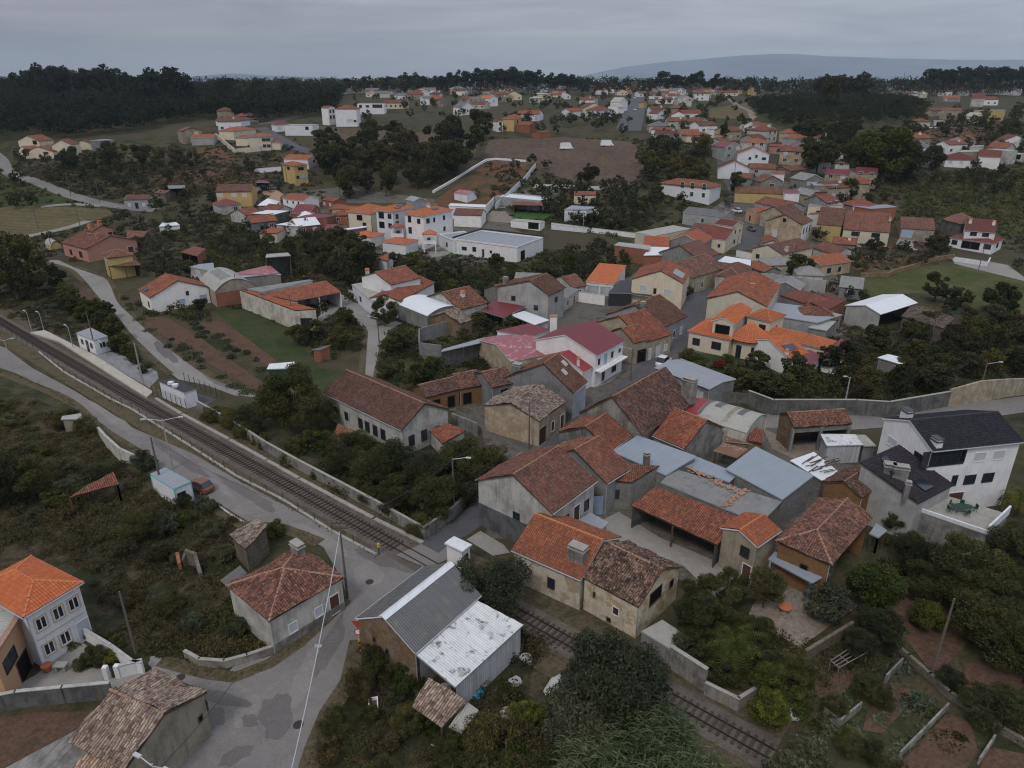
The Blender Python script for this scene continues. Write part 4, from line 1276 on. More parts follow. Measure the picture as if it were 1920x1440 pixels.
# ================================================================== THE GROUND
def make_terrain():
 ys=list(np.arange(-60,200,20))+list(np.arange(200,620,8))+list(np.arange(620,1700,30))+list(np.linspace(1750,14000,60))
 V=[]; nx=120
 for y in ys:
  w=max(140,abs(y)*.95+120)
  for i in range(nx+1):
   x=-w+2*w*i/nx; V.append((x,y,ground(x,y)))
 F=[]
 for j in range(len(ys)-1):
  for i in range(nx):
   a=j*(nx+1)+i; F.append((a,a+1,a+nx+2,a+nx+1))
 me=bpy.data.meshes.new('ground'); me.from_pydata(V,[],F); me.materials.append(M['terrain'])
 me.polygons.foreach_set('use_smooth',[True]*len(F))
 o=bpy.data.objects.new('ground',me); link(o); o['kind']='structure'
make_terrain()
def far_hills():
 flat('hill_haze_blue',(.16,.20,.25),.95,var=.5,vscale=.002)  # distance haze painted into the hill colour, paler and bluer than woodland
 for nm,y0,dep,prof in (('mountain',9000,2600,[(-3000,0),(-500,20),(700,70),(1300,190),(2300,285),(3000,325),(3700,300),(5000,262),(7000,250),(9500,240)]),
        ('hill',3300,900,[(-2600,72),(-2200,66),(-1900,52),(-1500,50),(-1200,74),(-1050,66),(-600,46),(-200,46),(100,40),(500,46),(900,56),(1400,38),(2400,30)])):
  V=[]; F=[]; nxx=160; x0,x1=prof[0][0],prof[-1][0]
  for i in range(nxx+1):
   x=x0+(x1-x0)*i/nxx
   h=np.interp(x,[p[0] for p in prof],[p[1] for p in prof]); h *= 1+.05*mnoise.noise(Vector((x*.002,1,y0*.1)))
   for k,(f,g) in enumerate(((-1,0),(-.75,.28),(-.5,.6),(-.25,.88),(0,1),(.4,.7),(1,0))):
    V.append((x,y0+dep*f+60*mnoise.noise(Vector((x*.003,k,0))),h*g-4*(g==0)+(0 if k in (0,6,4) else h*.08*mnoise.noise(Vector((x*.004,k*3.1,2))))))
  for i in range(nxx):
   for k in range(6):
    a=i*7+k; F.append((a,a+7,a+8,a+1))
  me=bpy.data.meshes.new(nm); me.from_pydata(V,[],F); me.materials.append(M['hill_haze_blue']); me.polygons.foreach_set('use_smooth',[True]*len(F))
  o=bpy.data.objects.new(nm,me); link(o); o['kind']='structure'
far_hills()

A_=area
A_('field','F',[(-60,392),(60,386),(200,392),(215,402),(130,432),(60,440),(-60,470)],'stubble',.10)
A_('meadow','F',[(-60,330),(60,345),(160,372),(235,392),(60,388),(-60,395)],'grass',.09)
A_('field','F',[(918,262),(1060,258),(1180,266),(1215,300),(1185,352),(1090,350),(1010,318),(905,300)],'field',.12)
A_('field','F',[(590,236),(700,244),(860,252),(900,262),(890,290),(760,285),(640,262)],'field',.13)
A_('field','F',[(270,326),(395,315),(470,318),(500,335),(420,352),(300,345)],'soil_dark',.10)
A_('plot','F',[(360,276),(440,276),(450,300),(420,310),(380,296)],'soil_red',.12)
A_('plot','F',[(815,376),(925,300),(1000,304),(1000,320),(935,372),(890,392),(830,396)],'soil_red',.10)
A_('meadow','F',[(1600,560),(1640,500),(1740,498),(1800,497),(1940,530),(1940,600),(1870,590),(1800,575),(1720,550)],'meadow',.08)
A_('meadow','F',[(1690,350),(1800,345),(1940,380),(1940,460),(1800,410),(1700,395)],'grass',.10)
A_('field','F',[(1540,470),(1600,452),(1740,455),(1800,478),(1700,495),(1640,512),(1600,505)],'soil_dark',.07)
A_('field','F',[(1330,206),(1400,192),(1420,214),(1400,226),(1330,222)],'stubble',.2)
A_('field','F',[(1700,240),(1800,235),(1870,240),(1860,272),(1710,268)],'soil_dark',.15)
A_('meadow','F',[(1400,240),(1560,242),(1560,262),(1420,256)],'grass',.15)
A_('lawn','F',[(400,578),(470,568),(535,612),(600,690),(655,700),(650,728),(590,740),(480,655)],'grass',.04)
A_('plot','i',[(1040,860),(1240,855),(1500,1010),(1700,1160),(2030,1390),(2040,1440),(1960,1430),(1700,1290),(1400,1110),(1160,960)],'soil',.045)
A_('plot','i',[(1450,910),(1640,880),(1800,980),(2000,1130),(2200,1290),(2100,1290),(1900,1160),(1640,1010)],'soil',.045)
A_('plot','i',[(550,600),(640,610),(740,745),(640,730),(560,680)],'soil_dark',.04)
A_('plot','j',[(700,660),(860,660),(1000,720),(990,780),(830,760),(720,720)],'soil_dark',.04)
A_('plot','d',[(700,455),(780,440),(860,455),(960,510),(1060,560),(1130,590),(1190,650),(1150,700),(1100,760),(1040,830),(960,900),(900,880),(830,790),(760,700),(700,640)],'soil',.06)
A_('plot','d',[(1100,860),(1250,840),(1440,880),(1450,980),(1300,1060),(1240,1110),(1110,1020)],'soil_dark',.06)
A_('plot','d',[(640,950),(820,1010),(820,1060),(640,1250),(530,1230),(560,1120)],'soil',.06)
A_('plot','d',[(1000,1140),(1140,1190),(1180,1350),(1100,1470),(740,1460),(760,1400)],'soil',.06)
A_('plot','d',[(1240,1320),(1460,1370),(1460,1480),(1180,1470)],'soil',.06)
A_('plot','d',[(230,950),(480,880),(540,900),(400,1040),(290,1050)],'soil_dark',.06)
A_('plot','a',[(-150,1060),(200,1010),(540,1000),(440,1110),(200,1230),(20,1330),(-200,1400)],'soil',.03)
A_('garden','F',[(600,800),(830,830),(890,935),(800,1002),(560,880)],'scrub',.03)
A_('scrubland','F',[(-200,720),(60,745),(190,800),(240,880),(300,900),(520,985),(470,1010),(430,1100),(520,1220),(400,1250),(290,1230),(150,1180),(-200,1120)],'scrub',.02)
A_('scrubland','F',[(680,1190),(780,1250),(1000,1180),(1060,1240),(1420,1440),(1500,1500),(590,1500),(620,1340)],'scrub',.02)
A_('scrubland','F',[(0,520),(60,500),(150,520),(230,610),(260,660),(170,640),(0,590)],'scrub',.02)
A_('garden','F',[(1480,660),(1700,620),(1940,600),(1940,720),(1750,750),(1440,752),(1360,745),(1380,700)],'scrub',.02)
A_('garden_yard','l',[(1130,800),(1480,830),(1720,950),(1800,1020),(1430,1060),(1200,920),(1080,860)],'grass',.035)

A_('yard','F',[(905,1010),(960,880),(1000,840),(900,800),(760,720),(930,690),(900,640),(1000,600),(1060,560),(1180,520),(1290,420),(1420,330),(1460,330),(1560,400),(1640,430),(1600,470),(1560,500),(1590,560),(1620,600),(1560,640),(1400,640),(1290,680),(1250,760),(1420,790),(1560,830),(1640,880),(1600,960),(1560,1080),(1440,1130),(1280,1090),(1100,1000),(960,1010)],'yard',.02)
A_('yard','F',[(600,480),(640,440),(500,400),(480,370),(640,350),(860,380),(930,360),(1040,350),(1060,380),(940,410),(1010,460),(880,500),(760,490),(640,470)],'yard',.02)
A_('yard','F',[(900,792),(1005,842),(960,882),(895,930),(915,860)],'yard',.023)
A_('road','F',[(-30,640),(10,652),(60,690),(140,733),(250,803),(360,850),(450,903),(560,962),(700,1040),(740,1052),(800,1033),(842,1020),(868,1065),(800,1085),(700,1160),(672,1200),(655,1275),
     (618,1335),(592,1400),(560,1500),(230,1500),(300,1430),(395,1350),(385,1292),(310,1272),(300,1240),(395,1262),(440,1268),(505,1243),(560,1205),(652,1122),(640,1085),(600,1015),(520,985),(455,980),(405,950),(360,925),(300,895),
     (262,850),(186,800),(120,745),(30,700),(-30,680)],'asphalt',.03)
A_('road','F',[(786,1012),(850,978),(893,936),(960,878),(1010,845),(1110,757),(1168,714),(1252,640),(1288,560),(1306,480),(1330,455),(1405,455),(1400,482),(1336,505),(1326,560),(1292,642),(1232,692),(1190,712),
     (1095,798),(965,897),(903,985),(880,1002),(842,1020),(820,1040),(780,1045)],'asphalt_dark',.035)
A_('road','F',[(1330,460),(1385,455),(1408,425),(1380,385),(1352,330),(1336,275),(1333,245),(1341,245),(1350,285),(1372,340),(1410,385),(1438,425),(1425,452),(1405,462),(1370,470)],'asphalt_dark',.06)
A_('road','F',[(1420,776),(1600,778),(1720,770),(1800,758),(1960,738),(1960,768),(1800,790),(1680,800),(1600,806),(1430,802)],'asphalt',.035)
A_('lane','F',[(78,488),(110,488),(140,502),(200,522),(225,567),(250,592),(300,637),(385,700),(450,728),(512,738),(522,748),(440,742),(385,722),(335,712),(320,700),(292,676),(240,625),(215,592),(185,562),(150,520),(128,502)],'concrete_road',.04)
A_('lane','j',[(1035,845),(1100,880),(1230,950),(1300,1040),(1320,1150),(1345,1290),(1300,1440),(1270,1620),(1180,1640),(1190,1440),(1205,1280),(1210,1120),(1130,1000),(1040,940),(960,1010),(870,1060),(860,960),(1010,900)],'concrete_road',.04)
A_('lane','j',[(1310,1090),(1450,1050),(1500,1065),(1390,1120),(1330,1280),(1300,1180)],'concrete_road',.045)
ribbon('road','q',[(-60,900),(10,960),(100,1090),(290,1145),(620,1275),(900,1350),(1200,1400),(1400,1415)],5,'asphalt',.15)
ribbon('lane','F',[(40,446),(90,436),(135,425),(165,415)],3.5,'concrete_road',.15)
ribbon('lane','q',[(370,1385),(620,1362),(920,1375)],3,'concrete_road',.16)
ribbon('road','F',[(1178,246),(1192,200),(1194,178),(1193,168)],13,'asphalt_dark',.25)
ribbon('lane','F',[(1362,182),(1382,198),(1408,211),(1400,232),(1372,258)],4,'dirt',.25)
ribbon('road','r',[(880,640),(1000,630),(1130,590),(1240,570)],9,'asphalt_dark',.2)
ribbon('road','r',[(900,670),(1060,760),(1200,840),(1350,890),(1500,930)],6,'asphalt_dark',.2)
A_('courtyard','r',[(900,1200),(1020,1210),(1110,1270),(1080,1300),(1090,1380),(1010,1370),(990,1310),(920,1260)],'path_orange',.10)
A_('courtyard','F',[(1110,985),(1160,960),(1240,1010),(1360,1060),(1400,1100),(1340,1120),(1282,1062),(1150,1012)],'paving',.05)
A_('courtyard','F',[(1435,1085),(1530,1095),(1610,1135),(1500,1215),(1400,1160)],'dirt',.07)
A_('courtyard','a',[(200,800),(440,600),(500,640),(590,740),(640,800),(800,790),(800,810),(660,890),(130,940),(110,850)],'paving',.05)
A_('gravel_yard','e',[(590,90),(720,68),(860,120),(1010,195),(1020,240),(960,300),(920,275)],'gravel',.04)
A_('courtyard','e',[(1250,330),(1390,375),(1330,410),(1270,450),(1150,400),(1180,320)],'asphalt_dark',.04)
A_('courtyard','g',[(50,1275),(140,1220),(290,1310),(330,1360),(220,1380)],'paving',.05)
A_('courtyard','h',[(240,560),(420,640),(600,640),(650,700),(480,780),(300,690)],'dirt',.04)
A_('courtyard','k',[(40,320),(80,400),(160,440),(240,430),(210,380),(80,340)],'paving',.05)
A_('courtyard','n',[(720,530),(860,470),(930,530),(870,560),(760,570)],'paving',.06)
A_('courtyard','n',[(1170,265),(1230,200),(1310,190),(1320,240),(1400,300),(1610,300),(1600,320),(1470,325),(1170,300)],'dirt',.07)
A_('lawn','n',[(1340,236),(1420,232),(1560,240),(1680,240),(1600,290),(1480,290),(1390,270)],'turf',.10)
A_('lawn','n',[(870,555),(910,532),(1000,550),(980,562)],'turf',.09)
A_('courtyard','g',[(830,250),(1000,190),(1060,190),(980,260),(880,300)],'paving',.06)
A_('courtyard','p',[(640,640),(800,620),(840,650),(700,670)],'paving',.08)
A_('courtyard','p',[(1060,640),(1090,590),(1190,600),(1180,660),(1280,690),(1200,690)],'paving',.08)
A_('courtyard','m',[(1360,400),(1640,440),(1800,470),(1920,560),(1960,600),(1400,460)],'paving',.09)
for w_,pts in ((1.6,[(0,700),(120,747),(186,803),(262,853),(300,897),(360,928),(405,953),(455,984),(520,988),(600,1018)]),(1.3,[(300,1240),(395,1264),(440,1270),(505,1245),(560,1207),(650,1124)]),(1.6,[(672,1200),(655,1277),(616,1337),(590,1402),(560,1500)]),
    (1.2,[(80,490),(128,504),(150,522),(185,564),(215,594),(240,627),(292,678),(320,702)]),(1.2,[(140,500),(200,520),(225,565),(250,590),(300,635),(385,698),(450,726),(515,738)]),(1.2,[(720,640),(707,700),(700,745)]),(1.2,[(685,620),(680,680),(676,745)])):
 ribbon('verge','F',pts,w_,'verge',.052)
def blob(t,cx,cy,rx,ry,mat,lift,seed,rot=0):
 rs=random.Random(seed); pts=[]
 for k in range(18):
  a=2*math.pi*k/18; r=1+rs.uniform(-.22,.22); x,y=math.cos(a)*rx*r,math.sin(a)*ry*r
  pts.append((cx+x*math.cos(rot)-y*math.sin(rot),cy+x*math.sin(rot)+y*math.cos(rot)))
 A_('worn_patch',t,pts,mat,lift)
for k,a_ in enumerate(((1250,930,150,36,'worn_patch',.037,.25),(1405,1055,48,38,'worn_patch',.044,0),(1205,1040,55,60,'worn_patch',.037,.3),(1420,760,170,45,'dirt_patch',.034,-.35),(1390,1000,60,110,'dirt_patch',.034,.3),(1560,1020,90,130,'worn_patch',.0365,.35),
      (1700,830,45,210,'dirt_patch',.0345,.42),(1850,640,50,190,'worn_patch',.0375,.45),(1180,800,130,22,'dirt_patch',.039,.2),(1330,1250,120,40,'worn_patch',.038,-.5),(900,740,70,40,'dirt_patch',.04,.2))):
 blob('a',a_[0],a_[1],a_[2],a_[3],a_[4],a_[5],k,a_[6])
for k,a_ in enumerate(((340,862,60,9,'worn_patch',.035,.6),(470,930,70,10,'worn_patch',.036,.55),(220,790,60,8,'dirt_patch',.034,.58),(400,905,50,7,'dirt_patch',.0345,.6),(690,1075,30,22,'dirt_patch',.036,0),(730,1050,60,14,'worn_patch',.0365,.3),(600,1010,60,10,'dirt_patch',.034,.5),(1010,860,20,8,'dirt_patch',.04,-.6),(310,660,30,9,'worn_patch',.045,.7),(410,715,30,7,'worn_patch',.045,.4))):
 blob('F',a_[0],a_[1],a_[2],a_[3],a_[4],a_[5],k+30,a_[6])
for (x,y) in ((1015,812),(1678,1078)):
 p=at(*P('a',(x,y))); mb=MB(); mb.tube(p+up(.03),p+up(.055),.42,.42,20); o=mb.build('manhole_cover','rail_steel'); tag(o,'round iron manhole cover in the %s' % ('side lane by the pale tiled barn' if x<1200 else 'main road at the bottom of the photo'),'manhole cover')
for (x,y) in ((435,300),):
 p=at(*P('b',(x,y))); mb=MB(); mb.tube(p+up(.03),p+up(.055),.42,.42,20); o=mb.build('manhole_cover','rail_steel'); tag(o,'round iron manhole cover in the road near the level crossing','manhole cover')
ribbon('kerb_strip','e',[(1400,1055),(1480,1115),(1565,1165)],.25,'kerb_white',.12)

RAILPX=[(-60,566),(61,640),(146,687),(233,735),(321,788),(437,855),(560,925),(697,1000),(794,1051),(948,1135),(1061,1200),(1239,1303),(1425,1406),(1560,1482)]
RW=[at(*p) for p in RAILPX]
d0=(RW[-1]-RW[0]).normalized(); n0=Vector((-d0.y,d0.x,0))
ss=[(p-RW[0]).dot(d0) for p in RW]; tt=[(p-RW[0]).dot(n0) for p in RW]
co=np.polyfit(ss,tt,3)
RAIL=[RW[0]+d0*s+n0*float(np.polyval(co,s)) for s in np.arange(ss[0],ss[-1],6.0)]
for p in RAIL:p.z=0
ribbon('ballast','F',None,3.6,'ballast',.06,world=RAIL)
ribbon('track_verge','F',None,9.0,'verge',.022,world=RAIL)
rp=ribbon_pts('F',None,0,RAIL)
dense=[]
acc=0
for i in range(len(rp)-1):
 a,b=rp[i],rp[i+1]; L=(b-a).length; k=0
 while acc <= L:
  dense.append((a.lerp(b,acc/L),(b-a).normalized())); acc+=.62
 acc -= L
org=Vector((rp[len(rp) // 2].x,rp[len(rp) // 2].y,0))
track=thing('railway_track','single railway track on ballast running diagonally across the photo to the level crossing','railway track',org,None,'railway track')
vis=[d for d in dense if px(d[0]) and -20<px(d[0])[0]<1940 and px(d[0])[1]<1460]
vis.sort(key=lambda d:px(d[0])[2])
def sleeper_box(mb,p,d,o):
 n=Vector((-d.y,d.x,0)); mb.box(p-d*.12-n*1.0+up(.06)-o,d*.24,n*2.0,up(.10))
at_cross=lambda p:abs(px(p)[0]-790)<46
vis=[d for d in vis if not at_cross(d[0])]
for d in vis[:100]:
 mb=MB(); sleeper_box(mb,d[0],d[1],Vector()); mb.build('sleeper','sleeper_wood',track,org)
mb=MB()
for d in vis[100:]:sleeper_box(mb,d[0],d[1],Vector())
o=mb.build('sleepers','sleeper_wood',track,org); o['kind']='stuff'
for s in (-.52,.52):
 mb=MB()
 for i in range(len(rp)-1):
  a,b=rp[i],rp[i+1]; d=(b-a).normalized(); n=Vector((-d.y,d.x,0))
  mb.box(a+n*(s-.035)+up(.15),(b-a)*1.001,n*.07,up(.12))
 mb.build('rail','rail_steel',track,org)
area('level_crossing','F',[(742,1043),(790,1022),(842,1050),(800,1068)],'asphalt',.17)

mb=MB(); pl=[at(*P('i',p)) for p in ((228,985),(340,968),(620,1110),(700,1148),(905,1280))]+[at(*P('e',p)) for p in ((985,335),(945,372),(700,215),(380,10))]
mb.slab([Vector((p.x,p.y,.38)) for p in pl],.5)
o=mb.build('platform','platform_slab'); tag(o,'long narrow concrete station platform beside the railway track','platform',kind=None); THINGS.append((o,pl[3],'station platform'))
DU=[at(*p) for p in ((292,748),(340,777),(430,825),(500,864),(560,898),(700,973),(790,1018))]
wallrun('cable_duct','low pale concrete cable duct between railway track and garden wall','F',None,.22,'concrete_plain',.5,'cable duct',world=DU)
FN=[at(*p) for p in ((-30,600),(73,660),(120,698),(210,750),(248,768),(341,827),(443,893),(531,938),(622,996),(706,1041))]
fr=thing('trackside_fence','low wire fence of thin dark posts on a pale kerb between road and track','fence',FN[5],None,'trackside fence')
mb=MB()
for i in range(1,len(FN)-1):
 a,b=FN[i],FN[i+1]; d=(b-a).normalized(); n=Vector((-d.y,d.x,0)); mb.box(a-n*.17-up(.2),b-a,n*.34,up(.36))
mb.build('kerb','concrete_plain',fr,FN[5])
wm=MB(); acc=0
for i in range(len(FN)-1):
 a,b=FN[i],FN[i+1]; L=(b-a).length; k=max(1,int(L/2.6))
 for j in range(k):
  p=a.lerp(b,j/k); pm=MB(); pm.tube(p,p+up(1.15),.045,.045,6); pm.build('post','metal_dark',fr,FN[5])
 for z in (.4,.75,1.1):wm.tube(a+up(z),b+up(z),.008,.008,3,cap=False)
wm.build('wire','metal_dark',fr,FN[5])

# ================================================================== BUILDINGS, NEAR HALF
H=house; CN=canopy
H('town_house','white two-storey house with sand-coloured window surrounds and new orange hipped roof','house','a',(-150,300),(132,475),(462,272),6.0,'L','tile_new','white',.42,.3,'hip',
 win=[('R',.20,.9,.9,1.25,'c'),('R',.51,.9,.9,1.25,'c'),('R',.86,.05,1.1,2.1,'s'),('R',.20,3.7,.9,1.25,'c'),('R',.52,3.7,.9,1.25,'c'),('R',.82,3.7,.9,1.25,'c')],lm='sand-trimmed white house')
_r,_o,_=THINGS[-1]; b3,u_,v_,LU_,LV_,g__,_d=frame_from('a',(-150,300),(132,475),(462,272),6.0)
mb=MB(); w0_=b3+(u_+v_)*.3
for z_,h_ in ((2.85,.12),):mb.box(Vector((w0_.x,w0_.y,z_))-u_*.04+v_*.25,v_*(LV_-1.1),u_*.05,up(h_))
mb.build('trim','frame_stone',_r,_o)
r,o_,V3=canopy('flat_building','peach rendered building with tile-edged flat roof beside the sand-trimmed white house','house','a',[(-40,700),(125,440),(-60,330),(-300,560)],[5.2,5.2,5.2,5.2],'fibre_cement','peach',inset=.1,
 win=[(0,.35,2.5,2.0,1.2,'k'),(0,.62,.0,1.9,2.1,'D')],lm='peach building')
mb=MB()
for i in range(4):
 a_,b_=V3[i],V3[(i+1) % 4]; d_=(b_-a_).normalized(); n_=Vector((-d_.y,d_.x,0)); mb.box(a_-n_*.25+up(.02)+d_*.2,(b_-a_)-d_*.4,n_*.5,up(.22))
mb.build('tile_edge','cap_tile',r,o_)
H('stone_barn','old ochre barn with pale mottled tiles at the bottom edge beside the road','barn','a',(420,1150),(700,1335),(1140,880),4.4,'L','tile_pale','beige',.40,.25,'gable',win=[('R',.9,2.2,.3,.5,'D')],lm='pale-tiled barn')
CN('lean_to','flat grey concrete slab roof leaning on the pale-tiled barn','shed','a',[(10,1330),(340,1400),(600,1185),(440,1100)],[3.6]*4,'concrete','concrete_dark',inset=.15)
CN('lean_to','lower pale-tiled lean-to at the bottom edge joined to the pale-tiled barn','lean-to','a',[(330,1400),(640,1500),(706,1334),(565,1195)],[3.4,3.4,4.1,4.1],'tile_pale','beige',inset=.1)
H('village_house','old grey-walled cottage with mottled red hipped roof at the road junction','house','a',(1290,285),(1512,498),(1925,238),3.9,'L','tile_old','white_old',.38,.2,'hip',
 win=[('R',.27,1.1,.8,1.0,'s'),('R',.63,1.1,.8,1.0,'s'),('R',.86,.3,1.0,2.1,'d')],ch=[(.80,.86,1.4,.8,1.3,'concrete')],lm='red-roofed junction cottage',plinth=(1.0,'concrete',(3,)))
CN('ruin','collapsed shed with grey broken tiles behind the red-roofed junction cottage','ruin','e',[(1475,1245),(1575,1340),(1725,1185),(1640,1135)],[3.0,3.0,3.6,3.6],'tile_pale','stone',inset=.3)
CN('tin_roof','small green-grey tin lean-to at the corner of the junction cottage','lean-to','a',[(1240,265),(1285,300),(1385,220),(1350,180)],[2.6,2.6,3.0,3.0],'fibro_dark')
wallrun('ruin_wall','roofless brick ruin walls sunk in brambles above the white town house','a',[(960,150),(1010,170),(1015,200)],1.5,'brick',.35,'ruin',hs=[.6,1.5,.9])
wallrun('ruin_wall','arched rendered wall stump of a ruin standing in brambles','a',[(1030,190),(1060,170),(1110,185),(1130,240)],1.6,'stone',.35,'ruin',hs=[.9,1.8,1.7,.5])
wallrun('garden_wall','curved dirty concrete retaining wall round the scrub plot below the junction cottage','a',[(1560,665),(1400,720),(1270,755),(1130,745),(1050,700)],.8,'concrete',.25,'wall','concrete_plain')
wallrun('garden_wall','white rendered boundary wall of the sand-trimmed house','a',[(490,600),(640,690),(760,780),(810,790)],1.3,'white',.2,'wall','kerb_white')
wallrun('garden_wall','white front wall with gate pillars of the sand-trimmed house','a',[(815,775),(680,810)],1.3,'white',.25,'wall','kerb_white')
wallrun('garden_wall','dark weathered concrete wall along the paved yard of the peach building','a',[(640,925),(380,950),(120,975),(0,1000)],1.7,'concrete_dark',.25,'wall','kerb_white')
p_=at(*P('a',(635,815))); g_=thing('garden_gate','black slatted garden gate between two white pillars','gate',p_)
q_=at(*P('a',(668,812))); mb=MB(); d_=(q_-p_).normalized()
for i in range(9):mb.tube(p_+d_*(i*(q_-p_).length/8),p_+d_*(i*(q_-p_).length/8)+up(1.15),.03,.03,5)
mb.tube(p_+up(.15),q_+up(.15),.03,.03,5); mb.tube(p_+up(1.1),q_+up(1.1),.03,.03,5); mb.build('bars','metal_dark',g_,p_)
for nm,pp in (('pillar',(608,818)),('pillar',(672,810))):
 mb=MB(); c_=at(*P('a',pp)); mb.cbox(c_.x,c_.y,-.1,.4,.4,1.5); mb.mi=0; mb.build('pillar','white',g_,p_)

H('corrugated_shed','large barn with dark grey corrugated roof, white ridge flashing and stone gable','barn','b',(375,500),(715,735),(1092,365),4.3,'R','fibro_dark','adobe',.58,.12,'gable',win=[('L',.72,2.6,.25,.5,'D'),('L',.5,2.0,.25,.6,'D')],
 cap=False,lm='dark corrugated barn',off=.5)
_r,_o,_f=[x for x in [THINGS[-1]]][0]
b3,u_,v_,LU_,LV_,g__,_d=frame_from('b',(375,500),(715,735),(1092,365),4.3)
mb=MB(); ap=b3+u_*LU_/2+up(.58*LU_/2+.07)
for sg in (1,-1):mb.slab([ap-v_*.1,ap+v_*(LV_+.1),ap+v_*(LV_+.1)+u_*.42*sg-up(.42*.56),ap-v_*.1+u_*.42*sg-up(.42*.56)],.03)
mb.build('ridge_flashing','sheet_clean',_r,_o)
CN('corrugated_shed','white corrugated lean-to roof with dark blotches joined to the dark corrugated barn','shed','b',[(960,945),(1380,560),(1085,405),(718,738)],[3.3,3.3,4.15,4.15],'sheet_white','shutter_sheet',open_=(3,),posts=False,inset=.3,lm='white corrugated lean-to')
CN('tiled_lean_to','small lean-to with pale curved tiles in front of the white corrugated lean-to','lean-to','b',[(690,1060),(880,1195),(1035,1028),(800,885)],[2.0,2.0,2.9,2.9],'tile_pale','stone',open_=(0,),lm='pale tiled lean-to')
CN('sheet_lean_to','low flat grey fibre sheet shelter next to the pale tiled lean-to','lean-to','b',[(920,1190),(1000,1228),(1105,1085),(1030,1033)],[1.9,1.9,2.3,2.3],'fibre_cement',open_=(0,2))
H('cabin','small white crossing keeper cabin with rusty foot beside the level crossing','cabin','b',(896,58),(1006,112),(1060,70),2.9,'L','sheet_clean','white',.06,.12,'gable',win=[('R',.45,1.5,.55,.5,'k')],lm='white crossing cabin',cap=False)

H('trackside_house','stained cream house with bright orange tiles and a broad chimney beside the track','house','F',(951,1038),(1089,1088),(1178,1012),3.9,'L','tile_orange','cream_stained',.5,.25,'gable',
 win=[('L',.42,1.2,.7,1.1,'k')],ch=[(.17,.20,1.7,1.0,1.5,'concrete')],lm='stained cream trackside house')
H('trackside_house','stained cream house end with dark mossy tiles and an upper balcony gable','house','F',(1089,1084),(1197,1139),(1282,1064),3.9,'L','tile_moss','cream_stained',.5,.22,'gable',
 win=[('L',.80,2.2,.12,.5,'D'),('L',.38,1.5,.6,.8,'b'),('L',.5,.3,.35,.35,'D'),('R',.42,2.4,2.0,1.4,'D'),('R',.82,2.3,.6,.8,'D')],lm='mossy-roofed trackside house')
CN('small_roof','orange tiled back wing with ornate chimney behind the stained cream trackside house','house wing','g',[(620,1215),(760,1160),(970,1245),(850,1290)],[3.6,3.6,3.6,3.6],'tile_orange','cream_old')
CN('scrap_roof','low tin roof strewn with planks behind the orange tiled wing','shed','g',[(890,1235),(965,1165),(850,1100),(760,1150)],[2.6,2.6,2.6,2.6],'sheet_grey','white_old')
CN('patio_roof','low white concrete roof terrace below the mossy-roofed trackside house','terrace','c',[(400,600),(580,710),(700,640),(530,530)],[2.1,2.1,2.1,2.1],'concrete_plain','concrete',inset=.05)
wallrun('garden_wall','tall stained retaining wall beside the railway below the palm garden','c',[(570,820),(780,960)],2.4,'concrete',.3,'wall','concrete_plain')
wallrun('garden_wall','low concrete wall with square end pillar beside the railway','c',[(785,985),(985,1085),(1090,1020)],1.3,'concrete',.25,'wall','concrete_plain')

H('village_house','large grey-rendered corner house with brown gabled roof above the level crossing lane','house','g',(118,885),(603,1108),(880,892),6.0,'R','tile_brown','white_old',.50,.25,'gable',
 win=[('L',.46,2.9,.8,1.0,'k'),('R',.10,2.6,.8,1.1,'k'),('R',.34,2.9,.8,1.2,'k'),('R',.58,2.3,1.1,2.1,'b'),('R',.82,2.9,.8,1.2,'k')],lm='grey corner house',plinth=(3.0,'concrete_dark',(0,)))
H('village_house','long brown-roofed wing joined behind the grey corner house','house','g',(560,710),(955,915),(1075,800),4.6,'R','tile_brown','grey',.5,.2,'gable',win=[],lm='brown-roofed wing')
CN('workshop','grey block workshop with worn brown roof sloping beside the blue gate','workshop','g',[(955,898),(1112,905),(1292,800),(1070,790)],[4.0,4.0,4.8,4.8],'tile_brown','block',win=[(0,.3,1.6,.9,1.1,'k')],lm='grey block workshop')
p_=at(*P('g',(865,1118))); q_=at(*P('g',(955,1110))); mb=MB(); d_=q_-p_; n_=Vector((-d_.y,d_.x,0)).normalized(); mb.box(p_,d_,n_*.08,up(2.6))
g_=thing('yard_gate','pale blue sheet metal yard gate between the corner house and the grey workshop','gate',p_,None,'blue gate'); mb.build('door_leaf','door_blue',g_,p_)
mb=MB(); mb.box(p_-n_*.04+up(1.2),d_,-n_*.03,up(.08)); mb.box(p_-n_*.04+d_*.5,d_.normalized()*.06,-n_*.03,up(2.6)); mb.build('gate_frame','metal',g_,p_)
H('row_house','old street house with pale disordered tiles, curved gable wall and brown garage door','house','g',(128,425),(520,512),(742,392),4.2,'R','tile_pale','cream_old',.30,.2,'gable',
 win=[('R',.13,.05,1.8,2.6,'K'),('R',.50,.9,.8,1.5,'b'),('R',.86,.1,1.0,2.2,'d')],lm='pale-tiled street house')
H('row_house','brown-roofed street house with two roof windows and white blue-lined front','house','g',(265,245),(740,335),(862,268),4.6,'R','tile_brown','cream_old',.62,.2,'gable',wallmats={3:'mural',0:'grey'},
 win=[('R',.45,.1,1.0,2.2,'B')],sky_=[(0,.35,.45,.9,1.1,'kerb_white'),(0,.7,.62,.9,1.1,'kerb_white')],ch=[(.85,.3,1.4,1.1,1.2,'concrete')],lm='blue-lined street house',off=.42)
H('outbuilding','low pent-tiled outbuilding with brick pillars round the rear court of the street houses','outbuilding','f',(945,290),(1022,362),(1240,303),3.0,'R','tile_old','ochre',.5,.2,'gable',win=[('R',.3,.2,1.2,1.9,'D'),('R',.75,.2,1.2,1.9,'D')])
